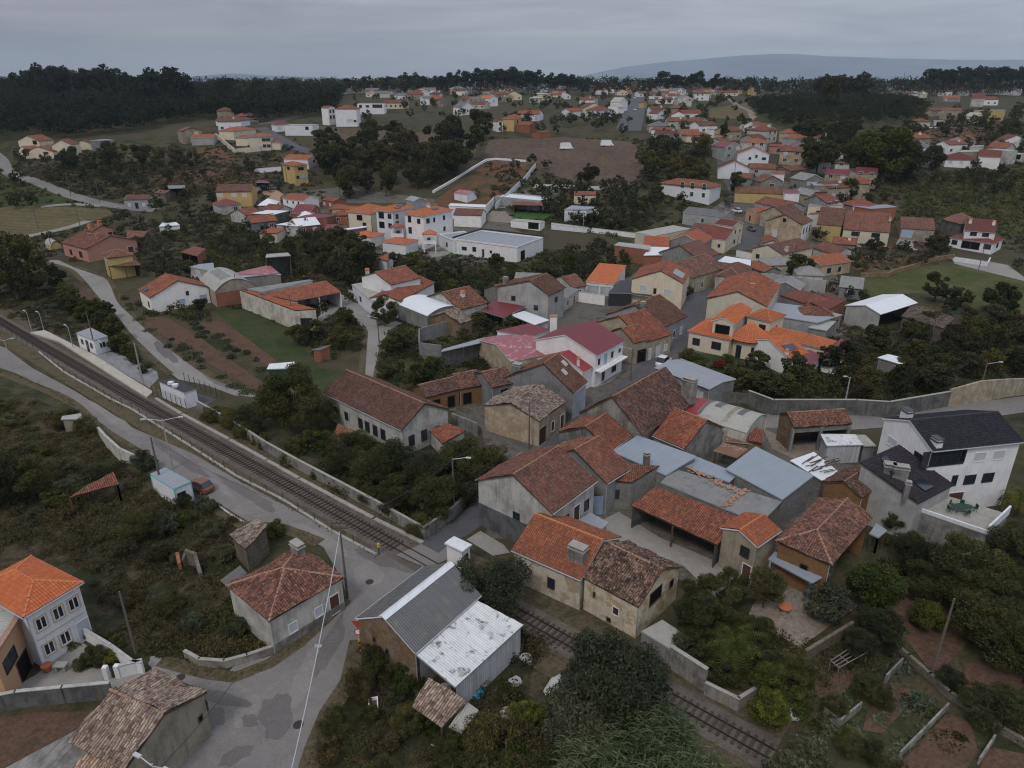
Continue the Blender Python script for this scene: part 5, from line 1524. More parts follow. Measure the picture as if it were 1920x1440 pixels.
H('outbuilding','low tiled outbuilding joining the pillared one to the street houses','outbuilding','f',(1175,222),(1240,310),(1392,272),3.0,'R','tile_old','ochre',.5,.2,'gable',win=[('R',.3,.2,1.4,1.9,'D')],open_=())
H('house_back','weathered house back with blue-grey stains and a brown lean-to roof in the rear court','house','f',(1335,200),(1450,300),(1600,255),4.0,'R','tile_old','grey',.4,.2,'gable',win=[('R',.5,2.2,1.2,1.0,'D')])
wallrun('yard_wall','old stained yard wall joining the schoolhouse to the pale-tiled street house','f',[(1195,545),(1350,610)],2.2,'concrete',.3,'wall')
H('schoolhouse','long white schoolhouse with brown tiled roof and a row of dark windows','schoolhouse','f',(350,335),(865,572),(1188,442),4.3,'L','tile_brown','white_old',.55,.3,'gable',
 win=[('L',.87,1.4,.8,1.4,'b'),('L',.72,1.4,.7,1.2,'k'),('L',.53,1.2,.9,1.5,'k'),('L',.44,1.2,.9,1.5,'k'),('L',.34,1.2,.9,1.5,'k'),('L',.24,1.2,.9,1.5,'k'),('R',.18,1.2,.9,1.5,'k'),('R',.45,1.2,.9,1.5,'k'),('R',.74,1.4,.8,1.0,'k')],lm='long schoolhouse')
CN('porch','small sagging red-brown tiled porch roof on the garden side of the schoolhouse','porch','f',[(440,590),(492,637),(565,575),(455,520)],[2.3,2.3,2.8,2.8],'tile_brown','white_old')
CN('outhouse','small red-tiled outhouse against the gable of the schoolhouse','outhouse','f',[(1045,572),(1130,660),(1280,572),(1150,515)],[2.4,2.4,3.2,3.2],'tile_red','white_old',lm='red-tiled outhouse')
H('village_house','tall steep-gabled house with dark mottled tiles and bare grey gable beside the street','house','g',(800,445),(1188,608),(1472,378),5.0,'R','tile_old','concrete',.78,.2,'gable',win=[],lm='steep-gabled grey house',
 ch=[(.06,.93,1.9,1.1,3.4,'concrete')])
H('village_house','orange-brown tiled house with grey side wall behind the pale sheet roofs','house','g',(1250,602),(1450,692),(1700,548),4.6,'L','tile_red','concrete',.55,.2,'gable',win=[],lm='orange-brown tiled house')
H('village_house','narrow brown-tiled gable house between the corner house and the steep-gabled house','house','g',(640,580),(982,702),(1112,604),4.4,'R','tile_red','concrete',.5,.15,'gable',win=[],lm='narrow gable house')
CN('sheet_roof','pale blue-grey sheet metal workshop roof with a small stone chimney','workshop','g',[(985,708),(1330,860),(1532,738),(1150,600)],[4.2,4.2,4.8,4.8],'sheet_blue','block',lm='pale blue-grey sheet roof')
p_=at_z(*P('g',(1205,790)),4.6); mb=MB(); mb.mi=0; chimney(mb,p_.x,p_.y,4.4,.6,.6,1.5,.5); mb.build('chimney',['stone','concrete_plain'],THINGS[-1][0],THINGS[-1][1])
CN('sheet_roof','big light blue-grey sheet warehouse roof with a dull translucent strip','warehouse','h',[(0,820),(368,1017),(570,862),(195,675)],[4.3,4.3,4.9,4.9],'sheet_blue','block',lm='big blue-grey sheet roof')
CN('sheet_roof','narrow blue-grey sheet roof joining the two pale sheet-roofed workshops','workshop','g',[(1440,798),(1740,905),(1800,850),(1535,742)],[3.9,3.9,3.9,3.9],'sheet_blue','block')
CN('fibre_roof','weathered grey fibre-cement shed roof with fallen red tiles along its ridge','shed','F',[(1239,904),(1388,966),(1440,967),(1466,940),(1263,878)],[4.0,4.0,4.0,4.0,4.0],'fibro','block',lm='grey fibre-cement roof')
CN('wagon_shed','long open-fronted wagon shed with red-orange tiled roof facing the yard','open shed','g',[(1110,1055),(1663,1312),(1798,1128),(1265,925)],[3.0,3.0,4.4,4.4],'tile_red','concrete_dark',open_=(0,),lm='long open wagon shed')
H('tower_house','small two-storey grey house with bright orange mottled gable roof at the yard corner','house','h',(-30,1195),(205,1322),(356,1213),4.9,'R','tile_orange','beige',.4,.25,'gable',win=[('L',.28,2.9,.9,1.1,'k'),('L',.15,.2,.9,1.9,'d')],lm='orange-roofed yard house')
H('granary','broad brown granary with weathered hipped tiles and ochre walls','granary','F',(1450,1018),(1560,1060),(1645,975),4.8,'R','tile_old','ochre',.45,.3,'hip',hipends=1,win=[('L',.45,2.8,.7,.5,'D')],lm='broad brown granary',open_=(3,))
CN('glass_canopy','lean-to canopy of grey translucent panels below the broad brown granary','canopy','d',[(0,265),(250,400),(345,345),(40,215)],[2.6,2.6,3.0,3.0],'sheet_blue',open_=(0,),postm='metal')
H('village_house','small ochre-walled house with lichened brown tiles beside the grey chimney wall','house','h',(630,900),(880,1008),(1016,912),4.4,'R','tile_old','ochre',.45,.15,'gable',win=[],lm='small ochre house')
CN('tin_shed','grey tin-roofed lean-to with leaning planks behind the broad brown granary','shed','h',[(925,1235),(985,1262),(1040,1215),(970,1170)],[2.2,2.2,2.4,2.4],'sheet_grey',open_=(0,1))
H('villa','large white three-storey villa with black tiled gable roof and strip window','villa','h',(1018,492),(1335,708),(1912,640),8.9,'R','tile_dark','white',.42,.35,'gable',
 win=[('R',.155,6.7,5.6,1.9,'k'),('R',.37,6.9,.6,1.5,'k'),('R',.57,6.7,1.5,1.1,'s'),('R',.79,6.7,1.5,1.1,'s'),('R',.35,3.7,.6,1.3,'k'),('R',.53,3.7,1.4,1.1,'k'),('R',.74,3.7,1.4,1.1,'k'),('R',.42,.2,2.0,2.4,'d'),
  ('L',.2,5.9,1.3,1.6,'k'),('L',.45,5.9,1.3,1.1,'s'),('L',.75,6.2,1.6,1.0,'s')],
 ch=[(.10,.08,1.2,.8,.8,'white'),(.72,.1,1.2,.8,1.2,'white')],lm='black-roofed white villa')
CN('villa_annex','lower black-tiled annex of the white villa with solar panel and brick chimneys','annex','h',[(1245,1042),(1470,925),(1116,664),(862,776)],[5.2,5.2,7.6,7.6],'tile_dark','grey_light',inset=.3,lm='black-tiled villa annex')
_r,_o,_=THINGS[-1]
for (x,y,w_,d_,hh) in ((1040,880,1.2,.9,2.0),(1110,895,1.6,.9,2.0),(1160,985,.5,.5,1.7)):
 p_=at_z(*P('h',(x,y)),6.0); mb=MB(); chimney(mb,p_.x,p_.y,5.6,w_,d_,hh,-.3); mb.build('chimney',['concrete','concrete_plain'],_r,_o)
def slope_panel(t,pts,zs,mat,nm,r,o):
 mb=MB(); q=[at_z(*P(t,p),z) for p,z in zip(pts,zs)]; mb.slab(q,.07); mb.build(nm,mat,r,o)
slope_panel('h',[(1208,902),(1285,960),(1342,932),(1262,876)],[6.15,5.75,5.75,6.15],'glass','roof_window',_r,_o)
slope_panel('h',[(1000,750),(1075,855),(1110,830),(1038,735)],[7.6,7.2,7.2,7.8],'solar','solar_panel',_r,_o)
CN('roof_terrace','pale paved terrace on stained concrete garage walls below the villa annex','terrace','h',[(1205,1078),(1682,1240),(1818,1110),(1400,985)],[3.4,3.4,3.4,3.4],'concrete_plain','concrete',inset=.02,lm='paved roof terrace')
_r,_o,_=THINGS[-1]
a_,b_,c_=[at_z(*P('h',p),3.4) for p in ((1205,1078),(1682,1240),(1818,1110))]
mb=MB()
for p,q in ((a_,b_),(b_,c_)):
 d_=(q-p).normalized(); n_=Vector((-d_.y,d_.x,0))*.2; mb.box(p-n_*.5,q-p,n_,up(.45 if p is a_ else 1.1))
mb.build('parapet','white',_r,_o)
tp=at_z(*P('h',(1515,1095)),3.43); t_=thing('garden_table','dark green oval garden table on the paved roof terrace','table',tp,None,'green terrace table')
mb=MB()
mb.tube(tp+up(.70),tp+up(.74),.6,.6,20)
V_=mb.v; c0=tp
mb.v=[(c0.x+(x-c0.x)*1.9,y,z) for x,y,z in V_]; mb.build('tabletop','shutter_green',t_,tp)
for sx in (-.7,.7):
 for sy in (-.3,.3):mb=MB(); mb.tube(tp+Vector((sx,sy,0)),tp+Vector((sx,sy,.7)),.03,.03,6); mb.build('leg','shutter_green',t_,tp)
for i,(dx,dy,nm) in enumerate(((-.6,.85,'behind the table, its far side'),(.5,.85,'far side of the table, nearer the white parapet'),(1.5,.1,'alone at the end of the table by the parapet'),(-1.4,-.1,'at the annex end of the oval table'),(.1,-.85,'on the near side of the oval table'))):
 cp=tp+Vector((dx,dy,0)); c_=thing('garden_chair','dark green garden chair '+nm,'chair',cp,'chairs round the terrace table')
 mb=MB(); mb.cbox(cp.x,cp.y,tp.z+.42,.46,.46,.04); mb.build('seat','shutter_green',c_,cp)
 bd=Vector((dx,dy,0)).normalized(); sd=Vector((-bd.y,bd.x,0)); mb=MB(); mb.box(cp+bd*.2-sd*.22+up(.45),sd*.44,bd*.04,up(.45)); mb.build('backrest','shutter_green',c_,cp)
 for sx in (-.19,.19):
  for sy in (-.19,.19):mb=MB(); mb.tube(cp+Vector((sx,sy,0)),cp+Vector((sx,sy,.42)),.02,.02,5); mb.build('leg','shutter_green',c_,cp)
H('open_barn','stone barn with brown tiled roof and dark open front behind the scrap yard','barn','h',(285,470),(440,556),(852,556),4.0,'R','tile_old','adobe',.55,.2,'gable',win=[],open_=(3,),lm='open-fronted stone barn')
_r,_o,_=THINGS[-1]; b3,u_,v_,LU_,LV_,g__,_d=frame_from('h',(285,470),(440,556),(852,556),4.0)
for f_ in (.02,.5,.98):
 mb=MB(); p_=b3+v_*LV_*f_+u_*.35; mb.cbox(p_.x,p_.y,0,.4,.4,3.85); mb.build('pillar','block',_r,_o)
mb=MB(); mb.box(b3+u_*.3+v_*.2-up(1.0),v_*(LV_-.4),u_*.15,up(.9)); mb.build('fascia','block',_r,_o)
CN('tin_shed','white-painted tin shed with a small awning in front of the open-fronted stone barn','shed','h',[(652,672),(887,665),(835,597),(610,595)],[2.8,2.8,3.0,3.0],'sheet_white','shutter_sheet',lm='white-painted tin shed')
CN('tin_shed','dull beige flat-roofed shed joined to the white-painted tin shed','shed','h',[(890,672),(972,670),(900,600),(838,600)],[2.6,2.6,2.6,2.6],'fibre_cement','grey')
CN('scrap_roof','white corrugated roof covered with loose planks and poles','shed','h',[(620,895),(745,850),(570,710),(415,765)],[3.0,3.0,3.2,3.2],'sheet_clean','block',lm='plank-strewn white roof')
_r,_o,_=THINGS[-1]; rs_=random.Random(5)
for k in range(16):
 p_=at_z(*P('h',(rs_.uniform(490,680),rs_.uniform(745,850))),3.2); an=.5+rs_.uniform(-.25,.25); L_=rs_.uniform(1.5,3.6)
 mb=MB(); mb.box(p_+up(rs_.uniform(0,.15)),(math.cos(an)*L_,math.sin(an)*L_,.0),(-.06,.1,0),(0,0,.05)); o=mb.build('plank',rs_.choice(['wood','wood_pole','sleeper_wood'])); tag(o,'loose weathered plank lying on the plank-strewn white roof','plank','planks lying on the white corrugated roof')
CN('tin_roof','rusty and grey tin lean-to over stacked poles behind the pale sheet roofs','lean-to','g',[(1640,700),(1790,745),(1860,690),(1700,650)],[2.8,2.8,3.0,3.0],'sheet_rust',open_=(0,))
CN('old_store','brick store with rusty orange tiles at the end of the round-topped shed','shed','h',[(150,640),(235,660),(250,575),(160,545)],[3.2,3.2,3.6,3.6],'tile_red','adobe')
CN('old_store','long low adobe store wall with tin roof under the round-topped shed','shed','h',[(0,640),(190,660),(180,600),(0,560)],[2.8,2.8,2.8,2.8],'sheet_rust','adobe')
barrel('round_shed','cream round-topped metal shed with dark translucent bands','shed','F',(1306,779),(1400,812),(1430,776),4.2,1.0,'fibre_cement','white_old','round-topped cream shed',
  stripes=[(.93,.99,.1,.9,'fibro_dark'),(.7,.82,.45,.95,'fibro_dark'),(.42,.50,.1,.95,'beige'),(.25,.36,.4,.9,'fibro_dark')])
CN('red_roof','small bright red sheet roof beside the round-topped cream shed','shed','F',[(1283,768),(1306,779),(1334,748),(1298,744)],[4.6,4.6,5.0,5.0],'sheet_red','white_old')
H('workshop','grey workshop with flat light-grey sheet roof beside the villa garden','workshop','g',(1310,150),(1612,305),(1722,218),3.4,'L','sheet_grey','grey',.12,.2,'gable',win=[('L',.45,.1,2.6,2.2,'G'),('L',.15,.1,1.4,2.2,'G')],cap=False,lm='light-grey sheet-roofed workshop')
wallrun('solid_fence','dark blue-grey sheet fence beside the light-grey sheet-roofed workshop','g',[(1610,385),(1851,400)],1.8,'concrete_dark',.12,'fence')
wallrun('boundary_wall','long stained concrete wall between the villa garden and the road','F',[(1400,760),(1446,778),(1600,778),(1662,782),(1775,762)],2.6,'concrete_dark',.3,'wall','concrete_plain')
wallrun('boundary_wall','tall yellowish concrete retaining wall along the road bend','F',[(1775,762),(1830,754),(1885,744),(1950,735)],3.4,'cream_old',.35,'wall',None,hs=[3.0,3.8,3.2,2.6])
H('villa_part','cream villa with bright orange hipped roofs, lower front wing','villa','l',(1160,640),(1480,712),(1600,610),3.6,'L','tile_new','cream',.45,.3,'hip',
 win=[('L',.80,1.2,1.3,1.2,'k'),('L',.30,1.2,1.7,1.3,'k')],lm='bright orange villa')
H('villa_part','upper storey of the bright orange villa with arched balcony gable','villa','l',(1335,562),(1512,595),(1640,480),6.4,'R','tile_new','cream',.45,.35,'gable',win=[('L',.5,3.5,2.6,2.3,'D')])
H('villa_part','rear orange-hipped block of the bright orange villa with two dark windows','villa','l',(1592,528),(1782,575),(1898,522),6.2,'L','tile_new','cream',.4,.35,'hip',win=[('L',.3,3.8,1.2,1.3,'k'),('R',.5,3.8,.8,.8,'k')],lm='rear block of the orange villa')
cp=at_z(*P('l',(1630,700)),3.6); org=Vector((cp.x,cp.y,0)); cc=Vector((cp.x+.3,cp.y+1.6,0))
t_=thing('entrance_pavilion','fan-shaped conical orange entrance roof at the middle of the bright orange villa','pavilion',org,None,'conical orange roof'); facets=[]
n=11; rad=4.0
for i in range(n):
 a0,a1=math.pi*(1.0+i/n),math.pi*(1.0+(i+1)/n)
 facets.append([cc+Vector((math.cos(a0)*rad,math.sin(a0)*rad,3.5)),cc+Vector((math.cos(a1)*rad,math.sin(a1)*rad,3.5)),cc+up(6.4)])
ro=roof_object(facets,'tile_new','tile',t_,org,0); caps([(f[0],f[2]) for f in facets],'cap_orange',ro,org,.09)
mb=MB(); pts=[cc+Vector((math.cos(math.pi*(1+i/n))*3.3,math.sin(math.pi*(1+i/n))*3.3,0)) for i in range(n+1)]
for a_,b_ in zip(pts[:-1],pts[1:]):mb.poly([a_-up(.5),b_-up(.5),b_+up(3.4),a_+up(3.4)])
mb.build('wall','cream',t_,org)
for i in (2,5,8):
 mb=MB(); p=pts[i]*.5+pts[i+1]*.5; d=(pts[i+1]-pts[i]).normalized(); nn=Vector((d.y,-d.x,0)); nn=-nn if (p+nn-cc).length<(p-cc).length else nn
 add_opening(t_,org,p+up(.1),d,nn,.9,2.3,'k')
H('villa_wing','long low orange-roofed wing behind the maroon annexe','villa wing','m',(-120,990),(430,1102),(562,1052),3.6,'L','tile_new','cream',.4,.3,'hip',win=[])
H('annexe','white annexe with orange roof and solar panel at the end of the orange villa','annexe','m',(-60,1010),(152,1168),(228,1098),3.4,'R','tile_new','white',.35,.3,'gable',win=[('L',.5,1.0,1.2,1.2,'k')],sky_=[(0,.2,.3,2.6,1.6,'solar')],ch=[(.1,.1,.5,.5,.8,'white')],lm='white solar-panel annexe')
H('annexe','white garage block with maroon roof and wide window below the solar-panel annexe','annexe','m',(155,1178),(332,1218),(395,1145),3.0,'R','sheet_maroon','white',.3,.2,'gable',win=[('L',.5,.6,2.2,1.6,'k')])
CN('annexe','maroon sheet-roofed building behind the dark garden tree of the orange villa','annexe','m',[(400,1150),(660,1200),(742,1140),(545,1045)],[3.0,3.0,3.6,3.6],'sheet_maroon','white')
CN('garden_shed','white-roofed grey block garden shed among trees','shed','m',[(820,1160),(995,1212),(1082,1178),(900,1135)],[2.8,2.8,2.8,2.8],'sheet_clean','block',lm='white-roofed garden shed')
H('gable_house','cream house with wide front gable and striped brown roof beside the street','house','l',(1330,362),(1755,458),(1712,275),6.0,'R','tile_red','cream',.38,.3,'gable',win=[('L',.55,3.4,1.8,1.0,'k')],ch=[(.35,.35,.9,.9,.9,'pink')],lm='cream wide-gabled house')
H('gable_house','cream two-storey house with grey solar sheets on its red roof beside the street','house','l',(735,245),(1132,288),(1158,195),6.2,'R','tile_red','cream',.42,.3,'gable',off=.45,
 win=[('L',.76,3.5,1.7,1.4,'s'),('L',.53,3.3,.5,1.1,'k'),('L',.28,3.4,1.7,1.1,'s'),('L',.3,.8,1.5,1.0,'k')],sky_=[(0,.2,.15,4.5,2.6,'sheet_grey')],lm='cream solar-sheet house')
CN('carport','black modern carport with flat dark roof beside the cream solar-sheet house','carport','l',[(562,355),(740,358),(738,262),(650,262)],[3.2,3.2,3.2,3.2],'sheet_black','sheet_black',inset=.2)
CN('flat_canopy','thin dark grey projecting canopy on the cream solar-sheet house','canopy','l',[(570,345),(890,385),(893,365),(600,335)],[2.9,2.9,2.9,2.9],'sheet_black',open_=())
H('garage','white double garage with bright orange roof','garage','l',(393,268),(606,292),(682,188),3.2,'L','tile_new','white',.10,.2,'shedL',win=[('L',.26,.05,2.6,2.2,'G'),('L',.74,.05,2.6,2.2,'G')],lm='orange-roofed double garage')
wallrun('white_wall','white rendered wall between the grey house and the black carport','l',[(315,420),(530,450)],2.4,'white',.25,'wall','kerb_white')
H('row_house','long brown-roofed row house with stained grey gable along the street','house','l',(560,510),(975,622),(1122,522),4.2,'R','tile_brown','grey_light',.5,.2,'gable',win=[('R',.2,.9,.8,1.5,'s'),('R',.5,.9,.8,1.5,'b'),('R',.8,.9,.8,1.5,'s')],lm='long brown row house',ch=[(.40,.1,.9,.9,1.3,'concrete')])
H('row_house','lower brown-roofed cream row house next down the street','house','l',(500,565),(848,728),(975,642),3.8,'R','tile_red','cream_old',.45,.2,'gable',win=[('R',.15,.1,.9,2.1,'s'),('R',.5,.1,.9,2.1,'s'),('R',.8,.8,.8,1.2,'s')],lm='cream row house')
H('row_house','small gabled street house with red-brown tiles and black doorway','house','l',(600,640),(757,735),(840,690),4.2,'R','tile_red','beige',.5,.15,'gable',win=[('R',.55,.1,2.0,2.4,'D')],lm='small black-doored street house')
H('maroon_house','white two-storey house with maroon metal roof and covered balcony on the street','house','l',(20,700),(478,828),(664,706),5.9,'R','sheet_maroon','white',.36,.35,'gable',off=.5,cap=False,
 win=[('R',.12,3.7,.8,1.2,'b'),('R',.36,3.4,.8,1.7,'B'),('R',.6,3.7,.9,1.2,'b'),('R',.88,3.9,.8,.8,'b'),('R',.3,.3,1.0,2.1,'d'),('R',.7,.9,1.4,1.2,'k')],lm='maroon-roofed street house')
_r,_o,_=THINGS[-1]; b3,u_,v_,LU_,LV_,g__,_d=frame_from('l',(20,700),(478,828),(664,706),5.9)
mb=MB(); q_=b3+u_*.4-up(b3.z-2.9-g__); mb.box(q_+v_*.2,v_*(LV_-.4),-u_*1.2,up(.2)); mb.build('balcony','white',_r,_o)
H('maroon_house','lower maroon-roofed white wing in front of the balcony house','house wing','l',(30,850),(378,950),(457,908),3.6,'R','sheet_red','white',.42,.2,'gable',off=.5,win=[],cap=False,ch=[(.15,.15,.4,.4,1.5,'white')])
H('pink_shed','faded pink corrugated roof with pale streaks behind the maroon-roofed house','shed','k',(1085,690),(1270,872),(1530,785),3.6,'R','sheet_pink','cream_old',.22,.15,'gable',off=.42,win=[],cap=False,lm='faded pink corrugated roof')
CN('maroon_roof','flat maroon metal roof with white edge beyond the faded pink corrugated roof','shed','k',[(1160,640),(1400,682),(1583,632),(1400,585)],[4.4,4.4,4.4,4.4],'sheet_maroon','white')
p_=at(*P('k',(1585,800))); c_=thing('chimney_stack','tall square white chimney stack between the pink roof and the maroon house','chimney',p_); mb=MB(); mb.cbox(p_.x,p_.y,0,1.3,1.0,7.2); mb.build('stack','white',c_,p_)
mb=MB(); mb.cbox(p_.x,p_.y,7.2,1.5,1.2,.12); mb.build('cap','cap_tile',c_,p_)
H('grey_house','big unpainted grey house with brown hipped roof and peeling white patch','house','k',(1108,332),(1560,378),(1768,328),6.6,'R','tile_brown','grey_light',.38,.4,'gable',off=.36,win=[('L',.68,4.2,.9,.9,'k'),('L',.23,3.0,.9,.9,'k'),('R',.5,4.3,1.0,1.0,'k')],ch=[(.85,.12,1.0,.8,1.6,'concrete')],lm='big grey house')
CN('carport','maroon metal carport roof attached to the big grey house','carport','k',[(1042,487),(1215,541),(1380,460),(1165,398)],[2.8,2.8,3.4,3.4],'sheet_maroon','grey',open_=(0,3),lm='maroon carport')
CN('porch_roof','off-white sheet roof below the peeling wall of the big grey house','porch','k',[(1270,522),(1450,597),(1562,560),(1372,490)],[2.8,2.8,2.8,2.8],'sheet_clean','white_old',open_=(0,))
H('white_house','white house with stepped red tiled roofs and tall chimney at the lane bend','house','k',(130,235),(372,298),(612,244),6.2,'R','tile_red','white',.34,.3,'gable',off=.5,win=[('L',.3,3.4,1.2,1.2,'s'),('R',.4,3.5,1.0,1.2,'k')],lm='stepped white lane house')
H('white_house','lower wing with sloping red roof of the stepped white lane house','house wing','k',(205,395),(446,422),(706,278),4.0,'R','tile_red','white',.30,.3,'gable',win=[])
CN('white_block','white flat-roofed front block with tall chimney of the stepped lane house','house wing','k',[(75,292),(235,425),(380,330),(250,262)],[3.6,3.6,3.6,3.6],'fibre_cement','white',win=[(0,.4,1.2,1.2,1.0,'k')])
_r,_o,_=THINGS[-1]; p_=at_z(*P('k',(200,265)),3.6); mb=MB(); chimney(mb,p_.x,p_.y,3.6,.9,.7,2.6,.3); mb.build('chimney',['white_old','cap_orange'],_r,_o)
barrel('round_shed','large off-white round-topped shed with grey sheet walls by the lane','shed','k',(430,435),(645,530),(890,465),3.4,1.1,'sheet_clean','grey','off-white round-topped shed')
H('brown_cottage','low cottage with worn brown roof between the round-topped shed and the grey house','cottage','k',(710,372),(885,486),(1030,408),3.8,'R','tile_old','white_old',.4,.2,'gable',win=[],ch=[(.3,.5,.8,.8,1.0,'white')],lm='worn brown cottage')
H('adobe_shed','ochre adobe shed with faded broken tiles beside the off-white round-topped shed','shed','k',(645,540),(895,592),(1002,560),3.2,'R','tile_pale','adobe',.4,.1,'gable',win=[])
wallrun('yard_wall','grey block walls of a roofless yard below the adobe shed','k',[(895,650),(590,740),(590,850),(750,870)],3.2,'block',.25,'yard wall',lm='roofless block yard')
CN('open_shed','black open shed with thin tin roof behind the roofless block yard','shed','k',[(745,800),(1085,722),(1075,690),(760,770)],[3.4,3.4,3.8,3.8],'sheet_grey','concrete_dark',open_=(0,),lm='black open tin shed')
b3_,u_,v_,LU_,LV_,g__,_d=frame_from('j',(275,812),(692,968),(850,960),4.4)
CN('warehouse','long white windowless warehouse wall with orange tiled roof by the green lawn','warehouse','j',[(275,812),(690,968),(848,958),(440,838)],[4.4,4.4,4.6,4.6],'tile_orange','white_old',inset=.05,win=[(1,.5,.6,2.2,2.0,'k')],lm='long white warehouse')
CN('warehouse_wing','red-tiled open-sided wing behind the long white warehouse','warehouse','j',[(700,898),(1042,832),(925,742),(430,838)],[3.6,3.6,5.0,5.0],'tile_red','white',open_=(0,),lm='open-sided warehouse wing',postm='white')
CN('sheet_roof','grey corrugated round roof behind the red-tiled warehouse wing','warehouse','j',[(330,805),(440,830),(830,742),(800,735)],[4.6,4.6,4.6,4.6],'fibro','white_old')
barrel('round_shed','yellowish round-topped shed with orange brick end wall beside the cottage','shed','i',(1485,578),(1612,668),(1920,622),3.8,2.3,'fibre_cement','cream_old','brick-ended round-topped shed',endwall='beige',low=('brick',3.4),stripes=[(.2,.9,.25,.5,'fibro')])
H('white_cottage','white cottage with red-brown gabled roof and two blue windows beside the lane','cottage','i',(1020,655),(1120,714),(1577,636),3.7,'L','tile_red','white',.42,.3,'gable',win=[('R',.88,1.0,1.4,1.1,'B'),('R',.50,1.0,1.2,1.0,'B'),('R',.62,2.8,.5,.8,'k'),('L',.3,1.0,.8,1.1,'k')],sky_=[(0,.55,.1,2.6,.8,'solar')],lm='white lane cottage')
CN('maroon_roof','patched maroon and pink sheet roofs behind the brick-ended round-topped shed','shed','j',[(270,720),(480,700),(590,700),(500,625),(230,690)],[3.6]*5,'sheet_pink','block')
CN('unfinished_house','unfinished concrete frame house with dark open bays','unfinished house','j',[(470,570),(660,556),(640,534),(480,545)],[6.0]*4,'fibre_cement','concrete_dark',open_=(0,),lm='unfinished concrete frame')
CN('garage','small white garage with dark window panels beside the unfinished frame','garage','i',[(1420,480),(1610,520),(1600,450),(1400,470)],[3.0]*4,'sheet_grey','white_old',win=[(0,.3,.5,1.6,1.8,'s'),(0,.75,.2,1.4,2.2,'k')])
CN('brick_shed','small red brick lean-to beside the curving lane','shed','j',[(820,1260),(880,1262),(960,1225),(880,1240)],[2.6,2.6,2.8,2.8],'fibro_dark','brick',open_=(2,))
CN('garden_shed','small white-roofed dark green shed half under the big dark tree','shed','F',[(500,692),(556,690),(552,678),(505,682)],[2.2]*4,'sheet_clean','shutter_green')
H('yellow_house','yellow two-storey house with brown hipped roof by the lane','house','i',(698,392),(800,418),(1016,402),5.6,'R','tile_brown','yellow',.42,.3,'hip',win=[('L',.4,3.3,1.3,1.1,'b')],lm='yellow lane house')
CN('implement_shed','open implement shed with dark brown tiled roof in front of the yellow lane house','open shed','i',[(810,478),(1058,470),(1000,405),(850,410)],[3.4,3.4,4.6,4.6],'tile_old','wood',open_=(0,),lm='dark open implement shed')
H('pink_house','salmon pink house lower wing with red roof and white balcony by the lane','house','i',(443,300),(642,348),(1038,282),3.9,'L','tile_red','pink',.34,.35,'gable',win=[('L',.3,.9,1.6,1.6,'k'),('L',.7,.9,1.2,1.4,'k'),('R',.85,.6,1.6,1.8,'b')],ch=[(.2,.35,.8,.8,1.4,'pink')],lm='salmon pink house')
H('pink_house','upper block of the salmon pink house with wide red gabled roof','house','i',(508,235),(690,218),(948,200),6.9,'L','tile_red','pink',.36,.35,'gable',win=[('L',.5,4.4,2.4,1.4,'D'),('R',.85,4.5,1.0,1.2,'k')],ch=[(.8,.2,.9,.9,1.2,'pink'),(.3,.5,.9,.9,1.2,'pink')])
barrel('round_shed','small yellow domed shed with pale roof behind the salmon pink house','shed','i',(350,300),(380,325),(455,312),1.6,1.3,'fibre_cement','yellow')
CN('small_roof','low red-brown pavilion roof between hedges right of the yellow house','pavilion','i',[(1350,370),(1480,402),(1545,345),(1455,325)],[3.2]*4,'tile_red','brick',open_=(0,))
CN('shed','long low brown roof behind the salmon pink house','shed','i',[(950,262),(1070,260),(1110,215),(950,205)],[3.0]*4,'tile_old','wood')
CN('station_cabin','white station cabin with grey flat roof and blue windows on the platform','cabin','i',[(568,978),(700,1032),(808,1000),(678,935)],[3.0]*4,'sheet_grey','white',inset=.15,win=[(0,.25,1.2,.7,.8,'k'),(0,.55,.2,.8,2.0,'k'),(0,.8,1.2,.8,.8,'k'),(1,.55,1.2,.8,.8,'k')],lm='white station cabin')
CN('equipment_container','white equipment container with dark grey roof and air units in a fenced yard','container','e',[(1022,258),(1182,328),(1262,305),(1108,236)],[2.9]*4,'sheet_black','white',inset=.08,lm='grey-roofed white container')
_r,_o,_=THINGS[-1]
for (x,y) in ((1100,275),(1128,290)):
 p_=at_z(*P('e',(x,y)),2.95); mb=MB(); mb.cbox(p_.x,p_.y,2.92,.8,.7,.45); mb.build('air_unit','sheet_clean',_r,_o)
CN('site_cabin','white site cabin container with aqua trim and dirty corrugated roof by the road','container','e',[(966,852),(1118,948),(1226,902),(1062,812)],[2.7]*4,'sheet_grey','white',inset=.02,win=[(1,.35,.9,.9,.9,'k')],lm='aqua-trimmed site cabin')
_r,_o,_=THINGS[-1]; Q=[at_z(*P('e',p),2.7) for p in ((966,852),(1118,948),(1226,902),(1062,812))]
mb=MB()
for i in range(4):
 a_,b_=Q[i],Q[(i+1) % 4]; d_=(b_-a_).normalized(); n_=Vector((-d_.y,d_.x,0))*.07; mb.box(a_-n_/2-up(.16),b_-a_,n_,up(.16)); mb.box(Vector((a_.x,a_.y,0))-n_/2-d_*.06,d_*.12,n_,up(2.55))
mb.build('trim','trim_aqua',_r,_o)
CN('tiled_shelter','leaning open shelter with orange tiled roof in the overgrown plot','shelter','e',[(435,1012),(768,916),(728,840),(560,915)],[2.4,2.4,3.0,3.0],'tile_red',None,open_=(0,1),lm='orange tiled shelter')
CN('hut','tiny stone hut with flat cement roof in the brambles','hut','e',[(390,502),(530,498),(520,462),(400,480)],[2.2]*4,'fibre_cement','beige',win=[(0,.7,1.4,.8,.35,'D')],lm='tiny stone hut')
